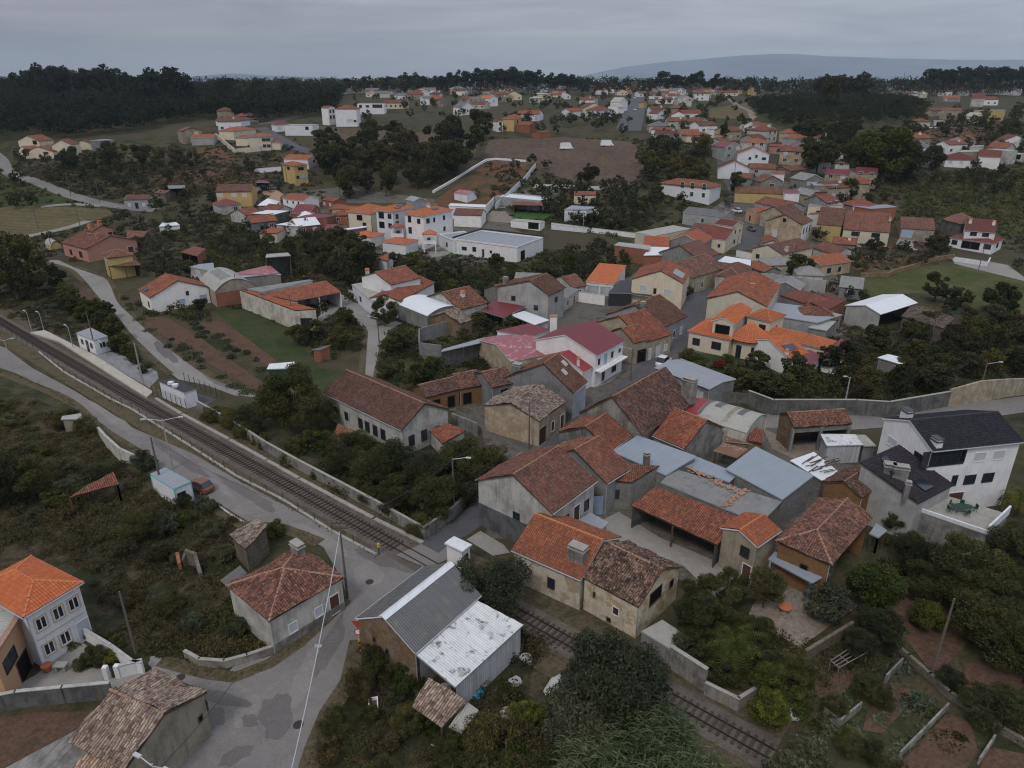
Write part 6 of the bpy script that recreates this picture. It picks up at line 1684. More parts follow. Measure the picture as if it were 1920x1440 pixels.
wallrun('retaining_wall','curving pale concrete retaining wall below the upper road','e',[(642,600),(700,690),(790,780),(890,790)],1.8,'white_old',.25,'wall','kerb_white',hs=[1.2,2.0,2.2,1.2])
GW=[at(*p) for p in ((372,768),(440,806),(500,846),(560,880),(700,955),(797,1010))]
wallrun('garden_wall','long streaked concrete garden wall running beside the railway','F',None,1.5,'concrete',.25,'wall','concrete_plain',world=GW,lm='long trackside garden wall')
wallrun('garden_wall','stained concrete garden wall climbing the lane from the level crossing','F',[(797,1010),(850,972),(894,928)],1.6,'concrete',.25,'wall','concrete_plain')
for lab,pts,hh,mt in (('short pale block wall beside the wooden plant frame',[(655,965),(745,870)],1.0,'concrete'),
       ('pale concrete garden wall with a corner near the railway',[(310,1140),(395,1210),(515,1110)],0.8,'concrete'),
       ('long pale concrete wall between the two brown vegetable beds',[(735,1385),(860,1260),(1005,1110)],.7,'concrete'),
       ('pale concrete wall at the bottom between garden beds',[(1180,1420),(1265,1290)],.7,'concrete')):
 wallrun('bed_wall',lab,'d',pts,hh,mt,.15,'wall')
wallrun('stone_wall','long winding dry stone wall crossing the vegetable gardens','d',[(690,760),(780,830),(900,935),(1010,1040),(1180,1150),(1300,1240),(1460,1330)],.7,'stone',.35,'wall',lm='winding dry stone wall')
wallrun('terrace_wall','rough mossy stone wall holding up the patio with the red table','d',[(200,840),(460,680)],1.3,'stone',.3,'wall')
p_=at(*P('d',(90,565))); t_=thing('patio_table','round terracotta table on a thick foot on the bare patio','table',p_,None,'round terracotta table')
mb=MB(); mb.tube(p_+up(.7),p_+up(.78),.65,.65,24); mb.build('tabletop','terracotta',t_,p_); mb=MB(); mb.tube(p_,p_+up(.7),.3,.25,12); mb.build('leg','concrete_plain',t_,p_)
p_=at(*P('d',(222,485))); mb=MB(); mb.tube(p_,p_+up(.9),.3,.3,16); mb.tube(p_+up(.9),p_+up(.95),.32,.32,16); o=mb.build('barrel','blue_plastic'); tag(o,'blue plastic barrel beside the granary canopy','barrel')
p_=at(*P('d',(440,860))); t_=thing('trellis','rickety grid of pale wooden poles over a garden bed','trellis',p_)
c4=[at(*P('d',q))+up(1.2) for q in ((340,895),(385,935),(545,845),(480,800))]
for i in range(4):mb=MB(); mb.tube(c4[i],c4[(i+1) % 4],.05,.05,6); mb.build('pole','bark_pale',t_,p_); mb=MB(); mb.tube(c4[i]-up(1.3),c4[i]+up(.2),.05,.05,6); mb.build('pole','bark_pale',t_,p_)
for s in (.33,.66):
 for (a,b,c,d) in ((0,1,3,2),(0,3,1,2)):mb=MB(); mb.tube(c4[a].lerp(c4[b],s),c4[c].lerp(c4[d],s),.045,.045,6); mb.build('pole','bark_pale',t_,p_)
def junk(nm,lab,cat,t,pt,dims,mat,ang=0.3,z=0,inner=None):
 p=at(*P(t,pt)); p.z=ground(p.x,p.y)+z; w,d,h=dims; ca,sa=math.cos(ang),math.sin(ang)
 r=thing(nm,lab,cat,p); mb=MB(); a,b=Vector((ca,sa,0)),Vector((-sa,ca,0)); o=p-a*w/2-b*d/2
 if inner:
  e=.09; mb.box(o,a*w,b*d,up(h*.3)); mb.box(o+up(h*.3),a*w,b*e,up(h*.7)); mb.box(o+b*(d-e)+up(h*.3),a*w,b*e,up(h*.7)); mb.box(o+b*e+up(h*.3),a*e,b*(d-2*e),up(h*.7)); mb.box(o+b*e+a*(w-e)+up(h*.3),a*e,b*(d-2*e),up(h*.7))
  mb.build('tub',mat,r,p); m2=MB(); m2.box(o+a*e+b*e+up(h*.3),a*(w-2*e),b*(d-2*e),up(.04)); m2.build('lining',inner,r,p)
 else:mb.box(o,a*w,b*d,up(h)); mb.build('body',mat,r,p)
 return r
junk('bathtub','discarded white tub lying in the scrub below the corrugated barn','tub','b',(460,1075),(.8,1.5,.5),'paint_white',.2,inner='soil_dark')
p_=at(*P('b',(595,958))); mb=MB()
for i in range(16):
 a0,a1=i*math.pi/8,(i+1)*math.pi/8; mb.tube(p_+Vector((math.cos(a0)*.25,math.sin(a0)*.25,.12)),p_+Vector((math.cos(a1)*.25,math.sin(a1)*.25,.12)),.1,.1,8,cap=False)
o=mb.build('ring','paint_white'); tag(o,'small white ring lying in the scrub near the discarded tub','ring')
p_=at(*P('b',(1070,985))); bm=bmesh.new(); bmesh.ops.create_icosphere(bm,subdivisions=4,radius=1)
for v in bm.verts:v.co *= 1+.25*mnoise.noise(v.co*2.2)+.08*mnoise.noise(v.co*7); v.co.x *= 1.0; v.co.y *= .7; v.co.z=max(-.1,v.co.z*.6)
me=bpy.data.meshes.new('tarpaulin'); bm.to_mesh(me); bm.free(); me.materials.append(M['tarp_blue']); o=bpy.data.objects.new('tarpaulin',me); link(o); o.location=p_; tag(o,'crumpled turquoise tarpaulin heaped beside the white corrugated lean-to','tarpaulin')
for i,(x,y,lab) in enumerate(((1400,775,'pale rubble sack beside the corrugated lean-to fence'),(1330,920,'white plastic sack in the weeds beside the lean-to'),(1560,940,'long white roll of sheeting in the weeds'),(1275,1110,'pale crumpled bag under the dark olive tree'),(900,960,'white sack on the ground by the pale tiled lean-to'))):
 p=at(*P('b',(x,y))); bm=bmesh.new(); bmesh.ops.create_icosphere(bm,subdivisions=3,radius=.5)
 for v in bm.verts:v.co *= 1+.35*mnoise.noise(v.co*3+Vector((i*3,0,0))); v.co.x *= 2.6 if i==2 else 1.2; v.co.z *= .6
 me=bpy.data.meshes.new('sack'); bm.to_mesh(me); bm.free(); me.materials.append(M['kerb_white']); o=bpy.data.objects.new('sack',me); link(o); o.location=p+up(.2); o.rotation_euler=(0,0,.5*i); tag(o,lab,'sack')
rs_=random.Random(9)
for k in range(9):
 p=at(*P('b',(rs_.uniform(810,1010),1250+rs_.uniform(0,110)))); an=rs_.uniform(-.6,-.3); L_=rs_.uniform(1.0,2.4); mb=MB(); mb.box(p+up(.05+k*.03),(math.cos(an)*L_,math.sin(an)*L_,0),(.04,.1,0),(0,0,.05)); o=mb.build('plank','kerb_white' if k % 2 else 'wood'); tag(o,'pale broken plank in the litter heap below the tiled lean-to','plank','broken planks below the tiled lean-to')
CN('tin_sheet','white sheet lying on the garden bed by the yellow-green bush','sheet','c',[(1270,1135),(1370,1145),(1390,1110),(1270,1010)],[.25,.25,.25,.25],'sheet_clean')

rs_=random.Random(21)
for lab,a_,b_,n_ in (('broken red tiles strewn along the grey fibre-cement roof',(1296,880),(1400,930),90),('second scatter of red tiles on the grey fibre-cement roof',(1360,950),(1400,918),50),('loose red tiles and scraps heaped at the edge of the pale sheet roof',(1262,872),(1285,864),30)):
 mb=MB()
 for k in range(n_):
  s_=rs_.random(); p_=at_z(a_[0]+(b_[0]-a_[0])*s_+rs_.uniform(-5,5),a_[1]+(b_[1]-a_[1])*s_+rs_.uniform(-3,3),4.12); an=rs_.random()*3; c_,d_=math.cos(an),math.sin(an)
  mb.box(p_,(c_*.38,d_*.38,.05),(-d_*.18,c_*.18,0),(0,0,.03))
 o=mb.build('broken_tiles','cap_tile'); tag(o,lab,'tiles',None,'stuff')

# ================================================================== BUILDINGS, FAR HALF
H('apartment_block','white apartment block with orange hipped roof, far end behind the garages','apartment block','n',(150,215),(300,243),(420,200),5.6,'L','tile_new','cream',.34,.5,'hip',win=[('L',.5,3.0,2.2,1.6,'D'),('L',.3,.5,1.4,1.8,'k')])
H('apartment_block','white three-storey apartment block with orange roof and solar panels, middle section','apartment block','n',(312,216),(466,230),(640,195),9.0,'R','tile_new','white',.30,.5,'hip',
 win=[('L',.2,6.6,1.3,1.3,'k'),('L',.2,3.7,1.3,1.3,'k'),('L',.7,3.4,2.0,1.8,'D'),('L',.7,6.4,2.0,1.8,'k'),('R',.2,6.4,1.2,1.3,'k'),('R',.2,3.5,1.2,2.0,'k'),('R',.2,.5,1.4,2.0,'k')],sky_=[(0,.3,.3,2.4,1.2,'solar'),(0,.55,.55,2.4,1.2,'solar')],lm='orange-roofed apartments')
H('apartment_block','white three-storey apartment block with orange roof, nearest section with bays','apartment block','n',(548,238),(694,262),(918,212),9.6,'R','tile_new','white',.30,.5,'hip',
 win=[('L',.25,7.0,1.2,1.3,'k'),('L',.75,7.0,1.2,1.8,'k'),('L',.75,3.6,1.2,1.8,'k'),('R',.15,7.0,1.3,1.3,'k'),('R',.36,7.0,.7,1.2,'k'),('R',.7,7.0,.8,1.2,'k'),('R',.7,3.6,.8,1.2,'k'),('R',.15,.5,1.2,2.0,'k')],sky_=[(0,.5,.5,2.4,1.2,'solar')],ch=[(.5,.5,.9,.9,1.2,'white')],lm='nearest apartment section')
for lab,c,hh in (('small orange-roofed balcony bay on the middle apartment section',(500,308),5.9),('small orange-roofed balcony bay on the nearest apartment section',(742,345),5.9)):
 p=at_z(*P('n',c),hh+ground(0,230)); p=Vector((p.x,p.y-.6,0)); z0=ground(p.x,p.y); org=Vector((p.x,p.y,z0)); t_=thing('balcony_bay',lab,'balcony',org)
 mb=MB(); w=1.9
 mb.cbox(p.x,p.y,z0+hh-3.0,2*w,2.4,.2); mb.cbox(p.x,p.y-1.1,z0+hh-2.8,2*w,.12,.9)
 for sx in (-w+.15,w-.15):mb.cbox(p.x+sx,p.y-1.0,z0-.5,.25,.25,hh+.5)
 mb.build('frame','white',t_,org)
 k=[Vector((p.x+a*(w+.3),p.y+b*1.5,z0+hh)) for a,b in ((-1,-1),(1,-1),(1,1),(-1,1))]; ap=Vector((p.x,p.y+.6,z0+hh+1.1))
 roof_object([[k[0],k[1],ap],[k[1],k[2],ap],[k[3],k[0],ap]],'tile_new','tile',t_,org)
H('garage_block','white garage block with orange roof left of the apartments','garage','n',(128,402),(300,420),(432,395),3.2,'L','tile_new','white',.25,.3,'hip',win=[])
H('garage_block','white garage block with orange roof in front of the apartments','garage','n',(378,452),(562,474),(664,440),3.2,'L','tile_new','white',.25,.3,'hip',win=[],lm='front orange-roofed garages')
H('modern_house','white flat-roofed modern house with black roof edge and grey roof deck','house','n',(945,430),(1400,500),(1552,422),4.2,'L','sheet_grey','white',0,.2,'flat',win=[('L',.82,1.6,1.6,.9,'k'),('L',.66,1.6,1.1,1.2,'k'),('L',.52,.3,.5,2.2,'k'),('L',.40,1.8,.6,.6,'k'),('R',.2,.2,2.2,2.6,'D')],lm='flat-roofed modern house')
_r,_o,_=THINGS[-1]; b3,u_,v_,LU_,LV_,g__,_d=frame_from('n',(945,430),(1400,500),(1552,422),4.2)
mb=MB(); E_=[b3,b3+u_*LU_,b3+u_*LU_+v_*LV_,b3+v_*LV_]
for i in (1,2):
 a_,b_=E_[i],E_[(i+1) % 4]; d_=(b_-a_).normalized(); n_=Vector((-d_.y,d_.x,0))*.3; mb.box(a_-n_/2+up(.4),b_-a_,n_,up(.5))
mb.build('roof_edge','frame_dark',_r,_o)
H('modern_house','lower white entrance block of the flat-roofed modern house','house wing','n',(868,395),(935,455),(1100,420),3.4,'L','sheet_grey','white',0,.2,'flat',win=[('L',.5,1.0,1.0,1.2,'k')])
H('long_house','long low white modern house with pale flat roof and red porch strip','house','n',(1222,130),(1568,152),(1678,70),3.6,'L','sheet_clean','grey_light',0,.2,'flat',win=[('R',.3,.3,3.0,2.2,'k'),('R',.7,.3,3.0,2.2,'k')],lm='long low modern house')
CN('porch','narrow red tiled porch in front of the long low modern house','porch','n',[(1370,176),(1592,182),(1596,152),(1368,150)],[2.8,2.8,3.2,3.2],'tile_red','grey_light',open_=(0,))
H('garage','white concrete garage front with black door under the oval lawn','garage','n',(1330,302),(1570,312),(1650,300),2.4,'L','fibre_cement','white',0,.1,'flat',win=[('L',.22,.1,3.6,2.0,'D')],cap=False)
wallrun('white_wall','long white wall along the lane below the modern houses','n',[(1655,360),(1920,385)],1.6,'white',.25,'wall','kerb_white')
wallrun('white_wall','long white garden wall crossing above the flat-roofed modern house','o',[(135,345),(450,385),(770,425)],1.5,'white',.25,'wall','kerb_white')
wallrun('white_wall','white boundary wall running up beside the bare red plot','F',[(1004,316),(985,340),(962,362),(930,392)],2.0,'white',.3,'wall','kerb_white')
wallrun('white_wall','low stepped white stone edging of the bare red plot','F',[(812,362),(850,340),(885,318),(912,302),(930,300),(985,304)],.9,'white',.5,'wall')
wallrun('white_wall','white wall behind the long low modern house','F',[(1000,352),(1060,353),(1140,357)],1.3,'white',.25,'wall')
wallrun('white_wall','white wall climbing behind the apartments to the long low modern house','n',[(1160,250),(1200,210),(1225,180)],3.0,'white',.25,'wall')
H('row_building','brown-roofed white outbuilding behind the apartments','outbuilding','n',(915,235),(1130,258),(1165,195),4.0,'L','tile_brown','white',.4,.2,'gable',win=[])
CN('sheet_roof','row of grey barrel roof sheets behind the brown-roofed outbuilding','shed','n',[(880,175),(1160,195),(1170,165),(900,150)],[4.0]*4,'sheet_clean','white')
H('cottage','small white cottage with pink-brown roof in the red plot','cottage','n',(918,92),(1020,98),(1100,62),3.2,'L','sheet_pink','white',.3,.2,'gable',win=[],cap=False)
H('shed','grey gabled shed in front of the dark grove','shed','n',(550,125),(620,150),(715,120),3.0,'L','sheet_grey','grey_light',.4,.2,'gable',win=[],cap=False)
H('house','cream house with flat red roof beside the curved-roof pavilion','house','o',(302,75),(470,105),(482,85),3.4,'L','tile_red','cream',.3,.2,'gable',win=[])
CN('pavilion','grey house with two white curved roof planes among gardens','house','o',[(230,215),(400,210),(500,160),(290,125)],[3.0]*4,'sheet_grey','white')
H('green_shutter_house','white two-storey house with dark green shutters and red hipped roof','house','u',(385,1190),(832,1212),(965,1172),6.2,'L','tile_red','white',.36,.5,'hip',
 win=[('L',.12,3.3,1.4,2.0,'g'),('L',.35,3.3,1.4,2.0,'g'),('L',.55,3.3,1.4,2.0,'g'),('L',.12,.6,1.2,1.5,'g'),('L',.35,.6,1.2,1.5,'g')],lm='green-shuttered white house')
H('grey_workshop','grey rendered workshop with dark slate-coloured roof','workshop','o',(1095,240),(1430,268),(1562,245),4.2,'L','fibro_dark','grey_light',.30,.2,'gable',win=[('L',.5,1.5,.6,1.0,'k')],ch=[(.2,.5,1.5,1.0,1.2,'concrete')],lm='dark-roofed grey workshop')
H('cream_street_house','cream two-storey street house with maroon roof at the bend','house','o',(1345,322),(1500,338),(1606,318),6.4,'L','tile_maroon','cream',.34,.25,'gable',win=[('R',.3,3.6,.9,1.3,'b'),('R',.75,3.6,1.0,1.2,'b'),('R',.3,.8,.8,1.0,'k')],lm='cream bend house')
H('cream_street_house','lower cream house with small maroon roof attached to the bend house','house','o',(1245,402),(1445,440),(1495,365),3.4,'L','tile_maroon','cream',.3,.2,'gable',win=[('L',.7,1.2,1.4,.9,'k'),('L',.2,1.0,.6,.8,'k')])
H('cream_garage','cream flat-roofed garage block with dark door beside the bend houses','garage','o',(775,380),(905,410),(1175,352),3.8,'L','fibre_cement','cream',0,.1,'flat',win=[('L',.3,.1,2.6,2.2,'D')],cap=False)
CN('brown_roof','small dark brown roof behind the cream garage block','shed','o',[(1165,375),(1300,388),(1345,322),(1212,310)],[4.2]*4,'tile_brown','beige')
H('orange_roof','orange-tiled low house wing behind the bare brick wall','house','o',(830,492),(1020,492),(1040,432),3.6,'L','tile_orange','beige',.3,.15,'gable',win=[])
CN('brick_block','bare red brick building with open roof beside the orange-tiled wing','unfinished house','o',[(606,478),(868,512),(880,480),(640,455)],[4.4]*4,'fibre_cement','brick',lm='bare red brick building')
CN('white_canopy','white flat sheet roof wedged beside the small grey gable','shed','o',[(825,556),(1015,552),(1020,495),(880,490)],[3.6]*4,'sheet_clean','brick')
H('grey_gable','small grey gable house with pink-orange roof, upper of the pair','house','o',(1035,430),(1262,472),(1282,415),4.2,'R','tile_orange','grey',.45,.15,'gable',win=[])
H('grey_gable','small grey gable house with dark brown roof, lower of the pair','house','o',(1020,508),(1250,590),(1268,520),4.2,'R','tile_brown','grey',.45,.15,'gable',win=[],lm='pair of grey gables')
H('row_house','long dark brown row roof beside the straight street below the grey gables','house','o',(1010,620),(1195,728),(1252,606),4.0,'R','tile_old','cream_old',.42,.2,'gable',win=[('R',.3,.9,.8,1.4,'b'),('R',.7,.9,.8,1.4,'b')],lm='dark brown row roof')
H('hip_house','brown hipped cottage roof with white sheet strip across the street','cottage','o',(1368,700),(1560,730),(1620,640),3.8,'R','tile_brown','white_old',.5,.2,'hip',win=[],lm='brown hipped street cottage')
CN('white_strip','white sheet roof behind the brown hipped street cottage','shed','o',[(1380,600),(1630,632),(1632,590),(1440,560)],[3.8]*4,'sheet_clean','pink')
H('long_brown_house','long cream house with brown roof behind the pinkish garden wall','house','p',(95,662),(312,702),(535,655),3.6,'R','tile_brown','cream',.38,.3,'gable',win=[('L',.8,1.2,1.0,1.0,'k'),('L',.2,1.0,.8,1.0,'k')],ch=[(.1,.2,.8,.8,1.2,'cream')],lm='long brown-roofed house')
wallrun('pink_wall','long pale wall with pinkish coping below the long brown-roofed cream house','p',[(0,715),(110,740),(300,770)],2.0,'white',.25,'wall','cap_tile')
H('large_barn_house','large cream and grey barn-like house with white end and brown roof','house','p',(185,482),(448,506),(545,475),5.6,'R','tile_brown','cream_old',.45,.2,'gable',wallmats={3:'white'},win=[('L',.5,5.8,.8,.9,'D'),('L',.72,.8,1.2,2.0,'s'),('R',.2,2.4,.8,1.6,'k'),('R',.5,2.4,.8,1.6,'k'),('R',.8,2.4,.8,1.6,'k')],lm='cream barn-like house')
H('brown_gable','small brown gable roof behind the large cream barn-like house','house','p',(215,405),(330,440),(365,405),4.4,'R','tile_brown','cream_old',.5,.15,'gable',win=[])
H('yellow_block','yellow house with long brown roof beside the large barn-like house','house','p',(535,505),(708,512),(758,447),4.4,'L','tile_brown','yellow',.4,.15,'gable',win=[],lm='yellow block')
H('bungalow','cream bungalow with two shuttered windows and brown roof','bungalow','p',(712,545),(1028,556),(1070,482),3.4,'L','tile_brown','cream',.4,.2,'gable',win=[('L',.28,1.2,2.2,1.2,'k'),('L',.72,1.2,2.2,1.2,'k')],ch=[(.02,.3,.7,.7,1.0,'cream')],lm='cream bungalow')
H('bungalow','low brown-roofed building with blue metal doors joined to the cream bungalow','bungalow','p',(1105,535),(1330,540),(1345,490),3.2,'L','tile_brown','beige',.35,.15,'gable',win=[('L',.8,.1,3.0,2.2,'B')])
H('veranda_house','white house with brown roofs, central dormer block and dark verandas','house','p',(1385,600),(1725,628),(1905,612),3.4,'L','tile_maroon','white',.36,.35,'hip',win=[('L',.12,1.0,1.8,1.3,'k'),('L',.4,.4,2.4,2.0,'D'),('L',.6,.4,2.4,2.0,'D'),('L',.88,1.0,1.4,1.2,'k'),('R',.5,1.0,1.8,1.3,'k')],lm='brown-roofed veranda house')
H('veranda_house','upper dormer block with two chimneys on the brown-roofed veranda house','house','p',(1525,548),(1735,558),(1762,500),5.4,'L','tile_maroon','white',.30,.3,'gable',win=[('L',.3,3.7,1.6,1.2,'k'),('L',.7,3.7,1.6,1.2,'k')],ch=[(.85,.3,.8,.8,1.2,'white'),(.1,.3,.8,.8,1.2,'white')])
CN('ruined_barn','ruined dark barn with broken pink-edged roof at the meadow edge','barn','p',[(1370,465),(1500,500),(1600,470),(1505,418)],[4.0]*4,'tile_old','concrete_dark')
H('grey_gable_house','blue-grey gable house with brown roof behind the brown cottages','house','p',(160,352),(330,395),(488,362),4.4,'L','tile_red','grey_light',.4,.15,'gable',win=[])
CN('grey_roof','pale grey sheet roof on a low cream building','shed','p',[(480,375),(720,372),(680,335),(500,345)],[3.6]*4,'sheet_grey','cream',win=[(0,.3,1.0,1.0,1.0,'k'),(0,.8,1.0,1.0,1.0,'k')])
CN('maroon_sheet','long maroon sheet roof with white strips beside the pale grey roof','shed','p',[(480,435),(935,412),(860,380),(500,415)],[3.4]*4,'sheet_maroon','white')
CN('maroon_sheet','bright maroon and grey sheet roofs at the edge of the dark trees','shed','p',[(780,345),(900,395),(1080,362),(1010,325)],[3.4]*4,'sheet_grey','brick')
CN('red_sheet','small bright red sheet roof beside the grey sheet roof by the trees','shed','p',[(780,375),(890,385),(930,370),(790,340)],[4.2]*4,'sheet_red','white')
H('long_yellow_row','long low ochre row with brown roof along the upper street','house','p',(5,292),(322,300),(328,245),4.0,'L','tile_brown','yellow',.4,.15,'gable',win=[],lm='long ochre row')
H('orange_terrace','orange-walled terrace house with open upper gallery on the street corner','house','p',(65,362),(130,420),(220,330),4.2,'R','tile_orange','peach',.35,.15,'gable',lv=9,lu=5,win=[('L',.5,.3,1.0,2.0,'b'),('R',.5,.3,1.0,2.0,'k')])
CN('striped_roofs','row of dark red roofs with white edges behind the ochre row','shed','p',[(325,290),(430,285),(410,222),(320,225)],[4.2]*4,'sheet_maroon','white')
CN('brick_shed','orange brick shed behind the striped red roofs','shed','p',[(525,285),(610,285),(600,245),(525,235)],[3.4]*4,'tile_red','brick')
barrel('tank_shed','small pale blue domed tank shed','shed','p',(555,310),(600,325),(630,310),2.0,1.4,'sheet_blue','white')
CN('grey_roof','flat grey roof with cluttered edge beside the yellow bush','shed','p',[(520,240),(685,235),(680,190),(500,185)],[4.0]*4,'sheet_grey','grey')
H('old_red_house','house with two-part red roof beyond the dark garden tree','house','m',(0,382),(190,375),(360,345),3.4,'L','tile_red','white_old',.35,.2,'gable',win=[])
H('old_red_house','low orange-red tiled cottage with porch beside the dark garden tree','cottage','m',(240,412),(400,470),(602,432),3.2,'R','tile_orange','cream_old',.3,.3,'gable',win=[('R',.3,.8,1.2,1.2,'k'),('R',.65,.8,.8,1.2,'k')],lm='orange-red cottage')
wallrun('grey_wall','long high grey wall with streaks behind the cream wide-gabled house','m',[(-60,620),(100,640),(420,680)],3.2,'grey_light',.25,'wall')
wallrun('stone_wall','crumbling stone wall along the top of the green meadow','m',[(690,560),(890,560),(950,530),(1100,490),(1240,440),(1390,415)],1.2,'adobe',.5,'wall',lm='crumbling meadow wall')
wallrun('street_wall','white wall with dark gate in front of the brown-roofed veranda house','m',[(1390,440),(1640,480),(1660,440)],1.2,'white',.25,'wall')
H('white_barn','grey block barn with clean white sheet roof','barn','m',(590,765),(848,838),(1105,746),4.0,'R','sheet_clean','grey_light',.28,.2,'gable',off=.45,win=[],cap=False,open_=(3,),lm='white-roofed grey barn')
CN('tile_ruin','sagging brown tiled ruin beside the white-roofed grey barn','ruin','m',[(1000,850),(1330,945),(1400,860),(1090,755)],[3.2,3.2,3.6,3.6],'tile_moss','stone',lm='sagging tiled ruin')
CN('dark_roof','dark maroon tiled roof on a brick outbuilding left of the white-roofed barn','outbuilding','m',[(315,745),(450,805),(592,728),(440,688)],[3.6]*4,'tile_maroon','brick')
CN('dark_roof','patched dark red roof with white sheets beside the high grey wall','outbuilding','m',[(85,690),(270,752),(372,700),(235,650)],[3.4]*4,'tile_maroon','grey')
CN('grey_block','cluttered grey flat-roofed block beside the rear block of the orange villa','outbuilding','m',[(0,840),(370,900),(560,840),(300,780),(0,740)],[3.2]*5,'sheet_grey','grey_light')
CN('grey_block','roofless grey yard with rubble below the dark maroon roof','outbuilding','m',[(300,935),(440,960),(550,850),(450,855)],[2.6]*4,'fibre_cement','grey')
H('yellow_chalet','yellow house with outside stair, green garage and brown roof','house','D',(155,180),(545,172),(560,60),5.6,'L','tile_brown','yellow',.42,.3,'gable',win=[('L',.9,3.3,2.0,1.2,'s'),('L',.5,3.3,1.6,1.2,'s'),('L',.2,3.3,1.4,1.2,'s'),('L',.78,.1,2.4,2.0,'g')],lm='yellow stair house')
H('white_red_house','white house with bright red hipped roof and small windows','house','D',(862,238),(1130,278),(1290,200),4.4,'L','tile_orange','white',.34,.3,'gable',win=[('L',.25,2.4,.6,.7,'k'),('L',.5,2.4,.6,.7,'k'),('L',.78,2.4,.6,.7,'k')],lm='bright red hipped house')
H('brick_house','small brick house with white shutters behind the bright red hipped house','house','D',(1315,275),(1470,290),(1610,290),3.2,'L','tile_red','brick',.35,.15,'gable',win=[('L',.3,1.0,1.0,.9,'s'),('L',.8,1.0,1.0,.9,'s')])
CN('red_roof','pinkish red sheet roof between the brick house and the apartments','house','D',[(1445,365),(1660,375),(1760,320),(1560,295)],[3.6]*4,'tile_orange','cream_old')
CN('white_roof','broad white-grey sheet roof of an open depot below the yellow stair house','shed','D',[(545,405),(800,432),(970,345),(720,330)],[3.4]*4,'sheet_clean','concrete_dark',open_=(0,),lm='broad white depot roof')
CN('white_roof','pale grey sheet roof of a low white store among gardens','shed','D',[(820,535),(1060,565),(1245,505),(1010,485)],[3.2]*4,'sheet_clean','white_old')
CN('white_roof','long low white garden store with red roof edge','shed','D',[(630,640),(830,645),(985,570),(760,580)],[2.8]*4,'tile_orange','cream')
CN('maroon_depot','wide maroon roof with white strip over a row of sheds','shed','D',[(1020,470),(1400,445),(1480,410),(1300,385),(1200,390)],[3.4]*5,'sheet_maroon','brick',lm='wide maroon depot roof')
CN('maroon_depot','small maroon roof below the broad white depot roof','shed','D',[(990,415),(1080,430),(1240,385),(1150,370)],[3.4]*4,'sheet_maroon','brick')
CN('maroon_depot','maroon-roofed grey store with two pillars left of the garage blocks','shed','D',[(1370,600),(1570,615),(1620,580),(1500,540),(1390,545)],[3.4]*5,'sheet_maroon','grey')
CN('pergola_house','white roof strip over open pillars beside the garage blocks','shed','D',[(1560,615),(1850,575),(1840,560),(1600,590)],[3.4]*4,'sheet_clean','white',open_=(0,))
CN('shed','low orange-red shed roof in front of the apartments garden','shed','n',[(350,572),(420,598),(470,560),(455,532)],[3.0]*4,'tile_orange','white')
CN('carport','blue and red tin carport with parked cars beside the yellow stair house','carport','r',[(860,1160),(985,1165),(960,1130),(880,1110)],[3.0]*4,'sheet_maroon','concrete_dark',open_=(0,))
H('villa_cream','large cream villa with several red hipped roofs on the left slope','villa','r',(790,740),(995,745),(1000,690),6.4,'L','tile_orange','cream',.3,.5,'hip',win=[('L',.3,3.6,1.6,1.2,'k'),('L',.1,3.6,1.6,1.2,'k'),('L',.3,.9,1.4,1.2,'k'),('L',.1,.9,1.4,1.2,'k')],lm='large cream villa')
H('villa_cream','red-roofed rear wing of the large cream villa','villa','r',(505,690),(660,700),(820,690),4.4,'R','tile_orange','cream',.3,.4,'hip',win=[])
H('villa_cream','small red-roofed side wing of the large cream villa','villa','r',(665,752),(800,758),(830,715),4.0,'L','tile_orange','cream',.3,.4,'hip',win=[])
H('villa_cream','low red-roofed garage end of the large cream villa','garage','r',(985,800),(1085,800),(1090,775),3.4,'L','tile_orange','cream',.3,.3,'hip',win=[])
wallrun('cream_wall','cream wall sloping along the garden of the large cream villa','r',[(505,760),(600,840),(680,905),(900,880),(1090,830)],2.2,'cream',.3,'wall')
H('grey_house','plain grey-beige house with small roof at the edge of the left wood','house','r',(125,665),(190,700),(355,690),6.0,'L','tile_brown','beige',.3,.2,'gable',win=[('R',.7,3.6,1.6,1.0,'s')],lm='plain beige house')
H('grey_house','grey block store with red roof beside the plain beige house','store','r',(280,765),(480,758),(470,725),3.4,'L','tile_orange','grey_light',.3,.2,'gable',win=[])
H('red_top_house','low house with broad red hipped roof below the left wood','house','r',(470,590),(700,605),(790,580),3.6,'L','tile_red','white',.4,.4,'hip',win=[('L',.5,.9,3.0,1.4,'k')],lm='broad red hipped house')
H('white_block','plain white flat-roofed building on the bend above the left field','house','r',(1118,645),(1370,648),(1405,640),5.0,'L','fibre_cement','white',0,.2,'flat',win=[('L',.2,2.4,1.6,1.4,'k')],cap=False,lm='plain white block')
H('white_flats','white three-storey flats with small red roof on the left slope','flats','s',(0,495),(70,490),(128,492),9.0,'L','tile_red','white',.3,.3,'gable',win=[('R',.3,6.2,1.2,1.6,'k'),('R',.75,6.2,1.2,1.6,'k'),('R',.3,3.2,1.2,1.6,'k'),('R',.75,3.2,1.2,1.6,'k')],lm='white three-storey flats')
H('white_flats','large white flats with red hipped roof behind a concrete cross pole','flats','s',(128,495),(330,500),(350,470),9.0,'L','tile_red','white',.4,.3,'hip',win=[('L',.1,2.0,1.4,1.0,'k'),('L',.35,2.0,3.2,1.6,'s')],lm='large white flats')
H('modern_box','white modern box house with long dark upper window','house','s',(335,450),(575,452),(580,435),6.2,'L','sheet_grey','white',0,.2,'flat',win=[('L',.25,3.6,6.0,1.8,'k'),('L',.62,3.8,2.0,1.2,'k'),('L',.88,3.6,1.6,1.6,'k')],cap=False,lm='white modern box house')
